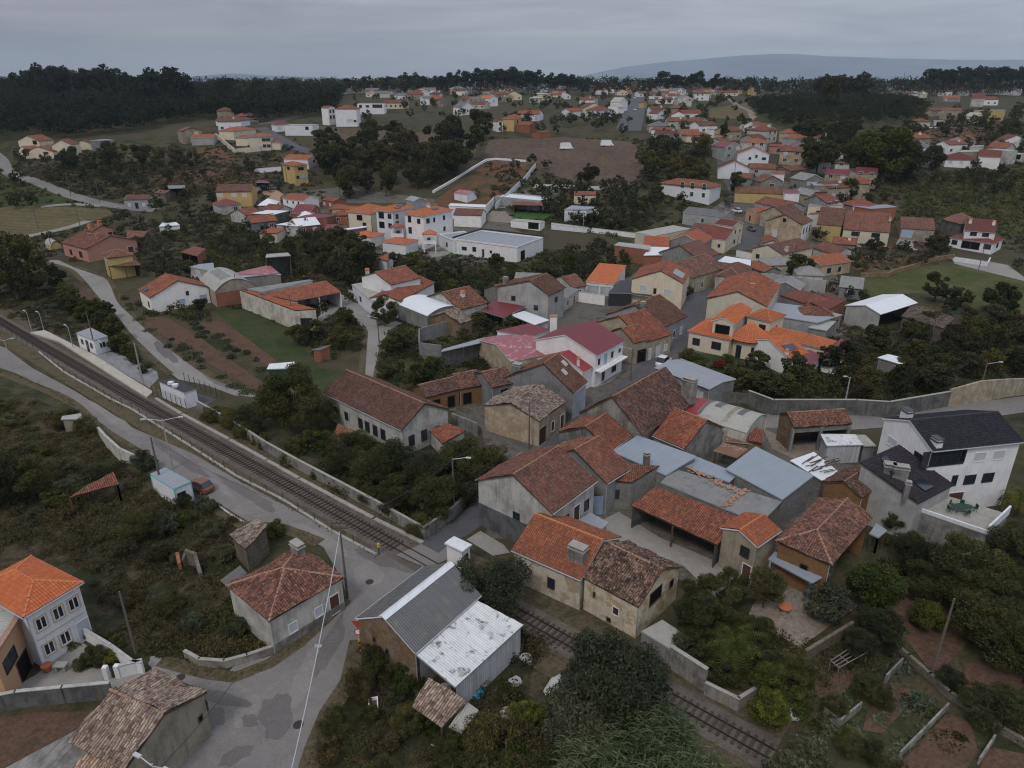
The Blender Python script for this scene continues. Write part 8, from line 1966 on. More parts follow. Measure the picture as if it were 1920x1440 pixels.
# ================================================================== TREES, HEDGES, UNDERGROWTH
T=tree
for a in [
 ('dark_near',556,812,10.5,1.05),('dark_near',528,800,6.5,1.2),('bush_dark',480,800,4.2,1.3),('bush_dark',440,800,3.8,1.3),('bush_dark',405,788,3.2,1.3),('bush_dark',462,818,3.0,1.3),('green_near',600,805,5.0,1.1),
 ('green_near',880,905,6.0,1.2),('bush_near',925,880,3.5,1.2),('bush_dark',850,895,4.6,1.2),('dark_near',800,925,5.2,1.35),('dark_near',740,905,5.5,1.3),('bush_dark',700,900,4.5,1.3),('green_near',770,955,5.4,1.2),('dark_near',820,975,5.6,1.15),
 ('bush_near',660,855,4.0,1.3),('bush_bright',590,838,3.0,1.3),('bush_near',560,845,2.6,1.3),('bush_dark',640,885,3.2,1.3),('bush_near',790,1000,2.4,1.3),('bush_dark',860,940,4.0,1.3),('bush_brown',740,960,2.4,1.4),('bush_near',700,940,2.4,1.3),('bush_near',865,860,3.2,1.2),
 ('olive_near',912,1150,6.8,1.05),
 ('olive_near',1125,1360,8.5,.85),('olive_near',1180,1350,7.0,.9),('olive_near',1085,1400,6.0,1.0),('bush_dark',1040,1490,4.0,1.2),
 ('bush_brown',960,1440,4.2,1.3),('bush_near',925,1420,3.6,1.3),('bush_bright',980,1490,4.0,1.2),('bush_near',905,1490,3.6,1.3),('bush_brown',1010,1400,3.0,1.3),('bush_near',850,1420,2.4,1.2),('bush_bright',800,1370,1.8,1.2),
 ('bush_near',730,1265,2.8,1.3),('bush_near',705,1250,2.6,1.2),('bush_brown',680,1290,2.0,1.2),('bush_bright',765,1290,2.2,1.2),('bush_near',720,1460,1.8,1.3),('bush_bright',985,1375,2.8,1.2),
 ('green_near',1325,1165,5.0,1.05),('dark_near',1300,1195,4.6,1.1),('dark_near',1430,1140,4.4,1.05),('green_near',1365,1130,3.8,1.0),('dark_near',1345,1210,4.2,1.15),('bush_dark',1290,1235,3.0,1.2),('green_near',1400,1215,3.6,1.15),('bush_dark',1350,1275,2.8,1.2),
 ('citrus',1435,1315,3.8,.95),('citrus',1438,1368,3.6,1.05),('bush_bright',1475,1335,2.6,1.1),('dark_near',1490,1300,3.6,1.1),('bush_dark',1455,1270,2.8,1.2),('bush_olive',1545,1155,4.0,1.05),
 ('citrus',1628,1150,5.4,1.15),('dark_near',1640,1215,4.4,1.15),('dark_near',1605,1235,3.2,1.1),('citrus_yellow',1736,1178,3.0,1.15),('bush_near',1900,1180,4.4,1.3),('bush_near',1868,1225,4.6,1.4),('green_near',1925,1250,5,1.3),
 ('dark_near',1700,1060,4.0,1.15),('dark_near',1745,1090,4.6,1.2),('dark_near',1672,1000,2.8,1.1),('green_near',1800,1120,6.4,1.3),('green_near',1850,1140,5.4,1.3),('dark_near',1905,1085,6.0,1.3),('bush_dark',1760,1120,4.0,1.3),('dark_near',1720,1120,4.0,1.3),('green_near',1830,1195,5.0,1.3),
 ('green_near',1905,1030,3.2,1.2),('bush_near',1620,1300,2.2,1.2),('bush_near',1650,1318,1.8,1.2),('bush_dark',1560,1340,1.8,1.2),('bush_near',1590,1405,1.8,1.2),('bush_dark',1630,1420,1.6,1.2),('bush_dark',1850,1350,2.8,1.4),('bush_near',1880,1330,2.2,1.3),('bush_dark',1780,1290,1.8,1.3),
 ('bush_olive',1510,1445,2.4,1.4),('bush_olive',1480,1480,2.6,1.4),
 ('bush_near',130,790,2.8,1.3),('citrus_yellow',118,795,2.2,1.1),('bush_dark',165,810,3.2,1.2),('dark_near',30,940,6.5,1.3),('dark_near',-30,960,7,1.3),('bush_dark',70,925,4,1.3),('bush_near',130,925,3.0,1.5),('bush_near',170,905,2.6,1.4),('bush_bright',105,945,2.6,1.3),
 ('bush_near',280,880,2.8,1.2),('bush_dark',265,870,2.6,1.2),('bush_near',385,960,3.0,1.0),('bush_near',300,1000,3.2,1.4),('green_near',275,1010,3.6,1.4),('bush_bright',340,985,2.4,1.3),('bush_brown',300,1050,2.4,1.5),('bush_near',400,1000,2.4,1.4),('bush_brown',240,1040,2.2,1.4),('bush_bright',515,1005,2.2,1.0),('bush_near',420,1050,2.4,1.4),
 ('bush_near',20,800,2.6,1.3),('bush_bright',5,770,2.0,1.2),('bush_dark',90,850,2.4,1.4),('bush_near',360,1180,1.8,1.5),('bush_near',440,1190,2.0,1.5),('bush_dark',320,1140,2.2,1.5),('bush_brown',250,1130,2.0,1.5),('bush_near',470,1150,2.0,1.4),
 ('bush_dark',182,1245,1.6,1.3),('bush_near',172,1240,1.5,1.2),('bush_bright',130,1215,1.0,1.2),('bush_dark',165,1195,1.1,1.1),('bush_near',120,1235,.9,1.3),('bush_near',225,1210,1.2,1.2),('bush_near',150,1255,1.2,1.0),
 ('spread',35,560,16,.95),('spread',-20,555,16,.9),('mid_brown',60,560,9,1.1),('mid_dark',110,545,6,1.1),('mid_bright',130,570,5,1.1),('mid',128,590,5,1.1),('mid',200,600,4.5,1.2),('mid_dark',195,625,4.5,1.2),('mid_bright',160,605,4,1.2),('mid_dark',220,640,5,1.0),('mid',225,660,3.8,1.2),
 ('mid',228,420,5.5,1.1),('mid',310,578,4.2,1.0),('mid_dark',380,585,3.2,1.5),('mid_dark',335,590,3,1.4),
 ('dark_near',722,612,6.5,1.05),('mid',650,612,4.0,1.2),('mid_dark',570,605,5.0,.8),('mid_dark',600,600,4.6,.9),('mid',560,645,4.2,1.3),('mid_dark',595,640,4.2,1.3),('mid',635,655,4.4,1.3),('mid_bright',572,650,3,1.0),('mid',755,655,4.8,1.2),('mid_dark',735,668,3.6,1.3),
 ('mid_bright',812,715,4.6,1.2),('mid',790,722,4.2,1.2),('mid_bright',745,705,3.2,1.0),('mid_dark',720,722,3.8,1.3),('mid',730,745,3.0,1.3),('mid_dark',830,735,2.8,1.4),('mid_dark',868,640,2.8,1.2),('mid',900,612,3.4,1.4),('mid',960,615,3.2,1.4),
 ('mid_dark',1245,505,0.1,1),('mid',1495,700,4.2,1.3),('mid_dark',1420,695,3.6,1.3),('mid',1390,730,4.2,1.2),('mid',1375,720,4.4,1.2),('mid_dark',1425,740,4.0,1.3),('mid_dark',1465,745,4.0,1.4),('mid_dark',1580,705,6.0,1.0),('mid_dark',1600,712,4.4,1.2),
 ('bush_near',1290,675,2.4,1.3),('bush_red',1348,690,2.0,1.2),('bush_near',1315,690,1.4,1.3),('bush_near',1362,680,1.8,1.2),('mid_dark',1290,560,3.2,.9),('mid',1400,690,2.0,1.0),
 ('mid_dark',1497,525,6.6,1.35),('mid_dark',1752,565,6.8,1.15),('mid_dark',1800,575,4.8,1.3),('spread',1870,590,7.4,1.05),('mid_dark',1855,625,6.0,1.2),('mid_bright',1588,560,3.4,1.1),('mid_dark',1615,565,3.0,1.2),('mid',1600,580,2.2,1.3),
 ('mid_dark',1535,455,5.2,1.1),('mid',1570,472,3.6,1.4),('mid',1750,465,4.6,1.3),('mid',1765,480,4.2,1.3),('mid',1640,470,4.2,1.4),('mid',1600,500,3.6,1.2),('mid_dark',1690,470,3,1.4),('mid_dark',1905,505,3.4,1.3),('mid_dark',1710,500,3.0,1.3),
 ('mid_bright',1592,372,7.5,1.0),('mid_dark',1578,385,5,1.2),('mid_bright',1655,345,21,1.15),('mid_bright',1625,335,18,1.1),('mid',1680,340,17,1.1),('mid_dark',1600,330,13,1.1),('tallg',1480,232,8,1.4),('tallg',1357,270,10,1.0),('tallg',1378,368,9,1.3),
 ('mid',1105,348,8.5,1.1),('mid_bright',1140,358,4.6,1.1),('mid',1160,362,6.6,1.0),('mid_dark',964,320,5.0,1.1),('mid_dark',998,312,5.2,1.1),('mid',1025,318,4.4,1.2),('mid_bright',945,365,4,1.5),('mid_dark',893,372,3.8,1.2),('mid',1030,335,3.2,1.4),
 ('mid_bright',1122,470,4.2,1.1),('mid_bright',1145,480,3.4,1.0),('mid',1028,402,3.6,1.2),('mid',1150,432,6.6,1.15),('mid_dark',1110,430,5.4,1.2),('mid_dark',1080,418,4.8,1.3),('mid_dark',1280,385,5.0,1.1),('mid',1365,388,3.4,1.3),('mid',1400,375,3,1.2),
 ('spread',855,330,14,1.1),('spread',830,290,15,1.05),('spread',875,300,15,1.0),('mid_dark',850,260,11,1.0),('mid_dark',895,250,12,.9),('tallg',912,262,13,1.2),('mid_dark',600,285,10,1.15),('mid_dark',625,270,8,1.2),('mid_dark',690,232,7.5,.95),('mid_dark',745,248,6,1.3),
 ('mid_dark',38,350,7.2,1.0),('mid_dark',30,392,6.4,1.0),('mid_dark',60,392,6.6,1.0),('mid',295,400,6.0,1.1),('spread',130,318,9,1.1),('spread',215,312,11,1.1),('mid_brown',270,310,9.5,1.15),('mid_bright',180,330,7.5,.9),('mid_brown',330,305,7,1.3),
 ('mid_dark',470,325,7,1.1),('mid',500,305,4.5,1.2),('mid_dark',445,330,5,1.2),('mid_dark',820,285,7,1.2),('mid',225,345,4,1.2),
 ]:
 if a[3]<1:continue
 if a[1]<480 and 750<a[2]<1200 and a[0][:5]=='bush_':a=({'bush_dark':'bush_near','bush_near':'bush_olive'}.get(a[0],a[0]),a[1],a[2],a[3]*.8,a[4])
 T(*a)
SC=scatter
SC(['mid','mid_dark','mid_dark','mid_bright'],[(395,448),(470,425),(600,440),(660,470),(640,500),(560,540),(500,492),(420,500)],34,3.0,5.0,2,'garden trees between the sheds',mind=3.2)
SC(['mid_dark','mid','mid_dark'],[(610,470),(668,462),(700,500),(680,560),(620,552),(600,510)],12,5.5,8.5,3,'tall garden trees left of the apartments',mind=4)
SC(['mid_dark','mid','mid_dark','mid_bright'],[(740,500),(860,505),(1010,520),(1100,500),(1090,530),(960,555),(870,560),(760,540)],30,3.2,6.0,4,'garden trees below the modern house',mind=3.2)
SC(['mid_dark','mid','mid_brown'],[(1010,470),(1160,470),(1180,500),(1120,520),(1040,515)],10,2.5,4.5,5,'garden trees by the brick building',mind=3)
SC(['spread','mid_dark','mid_brown','mid_dark'],[(612,300),(700,268),(800,285),(880,318),(830,345),(760,372),(640,372),(600,345)],46,8,12.5,6,'trees of the dark grove',mind=4.5)
SC(['mid_dark','mid','mid_brown'],[(1195,300),(1240,275),(1320,285),(1335,330),(1310,365),(1240,350),(1200,335)],24,5.5,9.5,7,'trees left of the upper street',mind=4)
SC(['mid_dark','mid','mid_dark','mid_bright'],[(1010,385),(1100,378),(1220,385),(1235,420),(1150,440),(1040,430)],20,3.0,5.5,8,'garden trees above the white wall',mind=3.2)
SC(['mid_dark','mid','mid_dark','mid_brown'],[(1600,655),(1680,625),(1800,640),(1940,620),(1940,705),(1850,715),(1750,745),(1600,760),(1480,760),(1440,745),(1530,700)],50,3.0,5.6,9,'trees of the overgrown gardens',mind=3.2)
SC(['mid_dark','spread','mid_dark','mid'],[(1500,270),(1590,262),(1720,290),(1760,330),(1700,345),(1560,345),(1490,310)],26,7,13,10,'trees of the dark grove behind the sheds',mind=5)
SC(['mid_dark','mid','mid'],[(1690,340),(1940,330),(1940,385),(1800,350)],18,3,7,11,'trees on the right slope',mind=5)
SC(['mid_dark','mid_brown','mid'],[(20,300),(120,310),(330,290),(390,300),(380,335),(200,350),(90,330)],20,4,8,12,'trees below the left villas',mind=5)
SC(['mid','mid_dark'],[(250,470),(330,470),(370,500),(350,540),(270,540)],8,3,4.6,13,'garden trees behind the white lane cottage',mind=3)
SC(['mid','mid_dark','mid_brown'],[(1690,220),(1940,210),(1940,300),(1860,300),(1870,250),(1700,235)],22,5,9,14,'trees near the ochre wall',mind=6)
SC(['farround','mid_dark','farround'],[(640,182),(1180,178),(1180,212),(1100,235),(930,228),(800,212),(640,195)],44,4,7,15,'trees among the far houses',mind=9)
SC(['farround','mid_dark','farround'],[(1205,178),(1640,178),(1640,200),(1400,220),(1210,240)],34,4,7,16,'trees among the far houses by the straight road',mind=9)
SC(['farround','mid_dark','mid'],[(930,232),(1160,225),(1175,255),(1060,255),(930,250)],22,4,7.5,17,'trees along the brown field',mind=6)
SC(['mid_dark','mid'],[(1205,240),(1330,225),(1400,232),(1420,262),(1350,262),(1210,262)],16,3.5,6,18,'trees above the upper street',mind=6)
SC(['mid','mid_dark','mid_bright'],[(1480,360),(1640,350),(1690,420),(1640,440),(1560,400)],9,3,5.5,20,'trees behind the bungalow',mind=4)

G_=['mid_dark','mid','mid','mid_bright','mid_brown']
for n_,(h0,h1,cnt,kk,gp,poly) in enumerate((
 (3,6,24,G_,'trees on the left valley slope',[(60,330),(330,300),(430,340),(330,395),(150,372)]),
 (2.5,4.5,10,G_,'trees round the yellow stair house',[(340,345),(420,345),(410,410),(330,420)]),
 (3,5.5,16,G_,'garden trees by the long low modern house',[(930,330),(1000,345),(1110,345),(1100,385),(1020,385)]),
 (3,5.5,22,G_,'trees before the green-shuttered house',[(1080,360),(1240,352),(1250,392),(1100,388)]),
 (2.5,4.5,10,G_,'garden trees above the grey house',[(1000,480),(1160,500),(1130,540),(1010,530)]),
 (3,6,34,['farround','mid_dark','mid'],'small trees by the straight far road',[(1200,182),(1420,185),(1400,240),(1205,250)]),
 (3,6,50,['farround','mid_dark','mid'],'small trees between the far houses',[(640,182),(1180,182),(1180,240),(930,235),(780,225),(640,205)]),
 (3,7,34,G_,'trees on the right slope',[(1690,240),(1940,235),(1940,335),(1740,335)]),
 (2.5,4.5,14,G_,'garden trees above the crumbling meadow wall',[(1560,442),(1780,468),(1760,498),(1600,520)]),
 (1.6,3.4,18,['bush_near','bush_bright','bush_dark'],'shrubs between station and lane',[(120,560),(175,570),(245,650),(300,704),(270,704),(170,630)]),
 (1.0,2.0,14,['bush_near','bush_olive','bush_brown','bush_olive'],'bushes in the brambles',[(0,760),(220,830),(260,900),(480,980),(400,1100),(150,1100),(0,1000)]),
 (1.0,2.2,16,['bush_near','bush_brown','bush_olive'],'bushes on the bank below the barn',[(680,1230),(800,1270),(900,1400),(880,1500),(600,1500),(630,1350)]),
 (2,4,22,G_,'fruit trees in the gardens by the sheds',[(400,470),(620,440),(690,480),(690,570),(560,590),(430,540)]),
 (2.5,4.5,14,G_,'trees below the left villas',[(230,420),(420,410),(430,470),(260,470)]),
 (2,3.6,14,G_,'small trees among the village gardens',[(880,600),(980,590),(1000,640),(900,650)]),
 (3,5,14,G_,'trees over the overgrown gardens',[(1780,560),(1940,590),(1940,640),(1720,640)]))):
 SC(kk,poly,cnt,h0,h1,40+n_,gp,mind=2.2 if h1<4 else 3.5)
def skyline(key,x0,x1,n,base,top0,top1,seed,grp,Y=760):
 rs=random.Random(seed)
 for i in range(n):
  u=x0+(x1-x0)*(i+rs.uniform(.1,.9))/n; Yy=Y+rs.uniform(-30,30)
  x=(u-960)/FPX*Yy/_cp*(1.0); p=Vector((x,Yy,0)); g=ground(x,Yy)
  q=px((x,Yy,g)); x *= 1; top=top0+(top1-top0)*((u-x0)/(x1-x0))+rs.uniform(-4,9)
  h=10.0
  for _ in range(25):
   t_=px((x,Yy,g+h))
   h+=(t_[1]-top)*t_[2]/FPX
  h=max(8,h)
  tree(key if isinstance(key,str) else rs.choice(key),q[0],q[1],h,1.0 if key != 'gum' else rs.uniform(.95,1.35),grp,loc=Vector((x,Yy,0)))
skyline('gum',838,960,20,168,136,124,1,'eucalyptus on the middle skyline')
skyline('gum',955,1070,18,168,124,140,2,'eucalyptus on the middle skyline')
skyline('gum',1190,1258,10,165,136,134,3,'eucalyptus clump behind the far road')
skyline('gum',1262,1296,5,165,146,136,4,'eucalyptus clump behind the far road')
skyline(['farround','fir'],1296,1440,16,165,149,154,5,'low skyline trees')
skyline(['farround'],1445,1530,7,165,138,138,6,'round skyline trees before the mountain',640)
skyline('gum',1612,1700,14,165,130,122,7,'eucalyptus on the right skyline')
skyline('gum',1700,1800,14,165,126,123,8,'eucalyptus on the right skyline')
skyline('gum',1800,1884,11,165,120,122,9,'eucalyptus on the right skyline')
skyline(['farround'],1884,1930,5,165,146,150,10,'low trees at the right end of the skyline')
skyline(['gum','gum','farround'],190,348,20,170,122,128,11,'tall eucalyptus on the left hill',560)
skyline(['farround'],355,432,8,170,138,128,12,'broad trees on the left hill',520)
skyline(['fir','farround'],488,640,24,170,146,152,13,'pointed trees on the left skyline',600)
skyline(['gum','farround'],676,826,16,170,146,138,14,'trees on the skyline above the far houses')
skyline(['farround'],-10,185,14,170,150,140,15,'round trees on the left hill',620)
skyline(['farround'],1068,1190,12,170,146,158,16,'low trees before the distant plain')
tree('tallg',1553,215,22,1.3,label='tall ragged conifer rising above the wood against the mountain')

forest('wooded_hillside','dark wood covering the hillside on the left',[[(-120,178),(300,172),(470,176),(640,178),(630,215),(560,222),(470,232),(420,222),(330,232),(250,250),(160,260),(-120,270)]],5.6,11,nleaf=170,seed=3)
forest('wooded_valley','dark wood in the valley on the right below the far houses',[[(1410,200),(1490,188),(1600,186),(1700,192),(1740,205),(1700,232),(1600,240),(1480,240),(1420,226)]],5.2,6.5,nleaf=200,seed=5)
forest('wooded_ridge','far band of woodland on the ridge behind the houses',None,9.5,14,nleaf=110,seed=7,world_polys=[[(-640,640),(-330,640),(-330,800),(-640,860)],[(-330,720),(-60,780),(-60,860),(-330,850)],[(-85,770),(75,770),(95,840),(-85,860)],[(140,790),(330,770),(380,860),(140,860)],[(330,720),(640,720),(700,840),(330,830)],[(60,860),(160,860),(160,920),(60,920)]])

forest('orchard_belt','mixed trees and bushes round the outskirts at both sides',[[(1915,640),(2300,600),(2350,720),(1925,735)],[(1945,790),(2400,790),(2500,1300),(1960,1200)],[(1940,300),(2300,280),(2300,480),(1945,480)],[(-30,860),(-400,860),(-500,1300),(-60,1050)]],5.5,4.6,'leaf_dark',9,nleaf=900,gum=0)
palm('bright feathery palm with arching fronds in the walled garden by the railway',1372,1250,2.6,3.2,mat='leaf_bright',lm='feathery palm')
palm('tree fern like palm with spreading light fronds at the villa corner',1905,965,2.2,3.0,mat='leaf_bright')
palm('tall shaggy palm between the flat-roofed modern house and the big grey house',1003,540,6.0,2.6,mat='leaf')
palm('tall palm at the foot of the upper street by the maroon roof',1378,372,7.0,3.0,mat='leaf_dark')
palm('yellow-green spiky plant in the front garden of the sand-trimmed house',203,1240,.5,1.5,mat='leaf_yellow')
palm('small spiky yellow-green plant against the sand-trimmed house wall',137,1212,.3,.9,mat='leaf_yellow')
for i,(u,v) in enumerate(((1760,178),(1722,186),(1830,172))):
 palm(('small dark palm before the peach far house','small dark palm in front of the cream far bungalow','small dark palm left of the long white far house')[i],u,v,6,3.5,mat='leaf_dark')

def reeds(label,polys,n,h,seed,mat='leaf_reed'):
 rs=random.Random(seed); mb=MB()
 for poly in polys:
  xs=[p[0] for p in poly]; ys=[p[1] for p in poly]
  for k in range(n):
   u,v=rs.uniform(min(xs),max(xs)),rs.uniform(min(ys),max(ys))
   if not in_poly(u,v,poly):continue
   b=at(u,v); H_=h*rs.uniform(.5,1.1); le=Vector((rs.uniform(-.2,.2),rs.uniform(-.2,.2),1)).normalized()
   mb.tube(b,b+le*H_,.012,.008,3,cap=False)
   for j in range(11):
    s=.25+.75*j/11; an=j*2.4+rs.random(); d=Vector((math.cos(an),math.sin(an),.55)); q=b+le*H_*s; L=rs.uniform(.7,1.3); w=Vector((-d.y,d.x,0))*.042
    m_=q+d*L*.55; e=q+d*L-up(.35*L)
    mb.poly([q-w,m_-w*1.3,m_+w*1.3,q+w]); mb.poly([m_-w*1.3,e,m_+w*1.3])
 o=mb.build('reeds',mat); tag(o,label,'reeds',None,'stuff')
reeds('thicket of pale giant reeds beside the railway at the bottom edge',[[(1085,1560),(1230,1470),(1330,1480),(1360,1560)],[(1190,1405),(1255,1388),(1290,1450),(1180,1480)],[(1060,1460),(1140,1430),(1160,1500),(1050,1520)]],420,4.6,3)

excl_boxes()
def edge_weeds(label,pts,seed,w=.5,h=.35):
 W3=ribbon_pts('F',pts,0); rs=np.random.RandomState(seed); c=[]
 for i in range(len(W3)-1):
  for k in range(int((W3[i+1]-W3[i]).length*16)):
   if mnoise.noise(W3[i]*.25+Vector((seed,0,0)))<-.15:break
   p=W3[i].lerp(W3[i+1],rs.rand()); c.append((p.x+rs.normal()*w*.5,p.y+rs.normal()*w*.5,ground(p.x,p.y)+rs.rand() ** 2*h))
 o=bpy.data.objects.new('weeds',quads_mesh('weeds',np.array(c),.13,rs,'leaf_scrub')); link(o); tag(o,label,'weeds',None,'stuff')
for i,(lb,pts) in enumerate((('thin weeds along the outer edge of the upper road',[(30,702),(120,748),(186,804),(262,854),(300,898),(360,928),(405,953),(455,984),(520,988),(600,1018)]),('weeds under the curved wall and cottage front',[(300,1240),(395,1264),(440,1270),(505,1245),(560,1207),(650,1124)]),
  ('ragged weeds along the road edge by the corrugated barn',[(672,1200),(655,1277),(616,1337),(590,1402),(560,1500)]),('weeds between the near kerb posts',[(80,668),(210,752),(341,830),(443,896),(531,942),(622,1000),(706,1045)]),('weeds along the cable duct',[(330,780),(430,832),(560,905),(700,980),(780,1022)]),
  ('weeds along the station lane',[(80,490),(128,504),(150,522),(185,564),(215,594),(240,627),(292,678),(320,702)]),('weeds along the far side of the station lane',[(140,500),(200,520),(225,565),(250,590),(300,635),(385,698),(450,726),(515,738)]),('weeds on the lane to the level crossing',[(800,1014),(850,976),(893,934)]))):
 edge_weeds(lb,pts,i+3)
UG=undergrowth
UG('scrub','tangled brambles and weeds covering the empty plots in the left foreground',[[(-200,735),(60,755),(180,805),(235,880),(300,905),(500,985),(455,1020),(420,1100),(515,1215),(400,1245),(300,1225),(210,1200),(160,1090),(60,1030),(-200,1060)]],110,1.0,.145,'leaf_scrub',1,clump=.5,thin=-.15)
UG('scrub','grassy weeds in the plot below the junction cottage',[[(300,1170),(420,1110),(515,1212),(400,1245),(340,1230)]],60,.9,.16,'leaf',2)
UG('scrub','weeds and grass on the bank below the corrugated barn',[[(665,1225),(790,1260),(940,1330),(1100,1440),(1100,1560),(590,1560),(618,1350)]],90,.5,.12,'leaf_scrub',3,clump=.5,thin=-.2)
UG('scrub','weeds and dry stems in the scrap yard beside the corrugated lean-to',[[(870,1300),(985,1170),(1070,1230),(1060,1400),(900,1400)]],70,1.0,.17,'leaf_scrub',4)
UG('undergrowth','low weeds along the railway bank',[[(965,1110),(1075,1185),(1260,1300),(1440,1400),(1560,1500),(1380,1500),(1200,1420),(1040,1250),(955,1160)],[(960,1085),(1200,1230),(1450,1370),(1500,1420),(1440,1400),(1200,1265)]],26,.45,.14,'leaf_scrub',5,thin=.1)
UG('undergrowth','weeds growing between the rails and the near kerb',[[(0,605),(250,768),(440,880),(710,1032),(720,1020),(450,862),(250,750),(0,592)],[(300,745),(560,895),(780,1022),(760,1030),(540,905),(300,765)]],16,.28,.12,'leaf_scrub',6,thin=.15)
UG('hedge_vine','vine hedge trailing along the top of the long trackside garden wall',[[(380,765),(500,828),(640,902),(800,985),(795,1003),(640,925),(500,852),(380,785)]],150,1.7,.2,'leaf',7,clump=.7,thin=-.4)
UG('undergrowth','tangled vines and vegetables in the schoolhouse garden',[[(600,810),(720,835),(830,850),(890,930),(800,998),(640,920),(540,860)]],60,.9,.2,'leaf',8)
UG('undergrowth','dense creepers over the walled garden beside the railway',[[(1285,1160),(1400,1150),(1500,1230),(1520,1290),(1470,1360),(1380,1310),(1270,1230)]],80,1.3,.19,'leaf_dark',9)
UG('vegetables','cabbages and weeds edging the vegetable beds',[[(1540,1300),(1640,1240),(1700,1250),(1760,1290),(1720,1340),(1560,1420),(1500,1400)],[(1640,1390),(1720,1330),(1780,1330),(1700,1420),(1650,1470)],[(1700,1150),(1690,1230),(1660,1230),(1670,1150)]],30,.55,.22,'leaf_grey',10,thin=.05)
UG('vegetables','green leafy rows by the winding stone wall',[[(1790,1290),(1830,1220),(1850,1230),(1810,1320)],[(1860,1330),(1940,1270),(1940,1440),(1880,1400)],[(1450,1300),(1520,1290),(1560,1340),(1520,1400),(1470,1370)],[(1700,1310),(1760,1340),(1860,1420),(1820,1430),(1700,1350)]],42,.6,.2,'leaf',11)
UG('undergrowth','overgrown dark greenery on the slope below the villa terrace',[[(1650,1000),(1720,1080),(1850,1080),(1940,1060),(1940,1300),(1850,1250),(1780,1150),(1690,1130),(1620,1080)]],60,1.2,.2,'leaf_dark',12)
UG('undergrowth','rough weeds around the vegetable terraces',[[(1480,1200),(1620,1200),(1680,1240),(1620,1300),(1500,1290)],[(1430,1400),(1560,1440),(1740,1440),(1760,1520),(1400,1520)],[(1560,1230),(1700,1200),(1720,1260),(1580,1300)]],44,.6,.17,'leaf_scrub',13)
UG('undergrowth','rough grass and weeds beside the upper railway cutting',[[(-60,520),(60,505),(150,560),(240,650),(260,690),(150,640),(60,615),(-60,560)]],26,.6,.22,'leaf_scrub',14)
UG('vegetables','grey-green vegetable row between the two brown plots',[[(360,603),(400,620),(520,700),(500,712),(420,670),(350,620)],[(290,612),(330,640),(480,738),(460,740),(330,668),(280,620)]],95,1.0,.24,'leaf_olive',15,thin=-.3)
UG('undergrowth','garden greenery around the sheds in the middle distance',[[(380,450),(480,420),(640,440),(700,480),(690,560),(560,560),(480,500),(400,520)],[(250,560),(330,560),(400,590),(390,610),(280,600)]],16,1.2,.32,'leaf',16)
UG('undergrowth','mixed garden greenery around the lane and the open tin shed',[[(715,640),(800,620),(900,640),(920,700),(860,740),(720,750),(700,700)],[(560,620),(680,590),(690,660),(600,680)]],30,1.0,.24,'leaf',17)
UG('undergrowth','overgrown gardens behind the boundary wall',[[(1380,700),(1500,690),(1600,655),(1760,630),(1940,620),(1940,710),(1780,745),(1600,765),(1400,755)]],22,1.3,.28,'leaf_dark',18)
UG('undergrowth','hedges and weeds in the gardens by the modern houses',[[(740,500),(1000,515),(1180,490),(1180,520),(1090,545),(960,560),(850,570),(740,545)],[(1010,385),(1220,380),(1240,420),(1150,445),(1010,420)],[(1100,480),(1010,470),(1010,500),(1100,505)]],14,1.3,.32,'leaf_dark',19)
UG('undergrowth','rough weeds of the upper field edges',[[(1540,470),(1600,450),(1740,455),(1800,478),(1640,512)],[(1190,280),(1230,260),(1330,270),(1330,350),(1210,360)]],8,.8,.35,'leaf_scrub',20)
UG('undergrowth','shrubby growth along the lane beside the station',[[(240,650),(300,690),(290,706),(215,655),(170,600),(180,590)],[(200,540),(240,560),(290,620),(270,610)]],60,1.1,.22,'leaf',21,thin=-.2)
UG('undergrowth','mixed scrub across the slope beyond the right meadow',[[(1690,330),(1940,320),(1940,470),(1880,430),(1780,420),(1700,410)]],5,1.5,.5,'leaf',22)
UG('undergrowth','mixed scrub across the left valley',[[(-40,320),(100,310),(380,300),(560,330),(540,350),(400,372),(300,380),(160,365),(-40,345)]],4,1.3,.5,'leaf_scrub',23)
UG('undergrowth','low garden greenery and weeds filling the ground between the houses',[[(380,560),(600,470),(1180,470),(1000,600),(900,640),(760,700),(600,640),(500,600)],[(250,420),(640,400),(640,480),(400,560),(250,500)],[(1420,600),(1560,520),(1700,600),(1640,650),(1440,700)]],9,.8,.33,'leaf_scrub',30,thin=.0)
UG('undergrowth','rough grass and bushes over the slopes beyond the village',[[(-60,300),(560,260),(620,380),(240,480),(-60,520)],[(900,260),(1240,260),(1330,400),(1240,430),(930,420)],[(1480,250),(1940,230),(1940,480),(1640,440),(1480,380)]],2.2,1.1,.6,'leaf_scrub',31,clump=.1)
UG('leaf_clumps','plants in the flower bed beside the villa path',[[(1290,668),(1400,680),(1430,715),(1390,725),(1300,690)]],30,.5,.2,'leaf',24)
UG('roof_weeds','greenery grown over the orange tiled shelter',[[(85,945),(130,985),(210,905),(190,885),(120,890)]],190,3.2,.22,'leaf',25,clump=.8,thin=-.5)

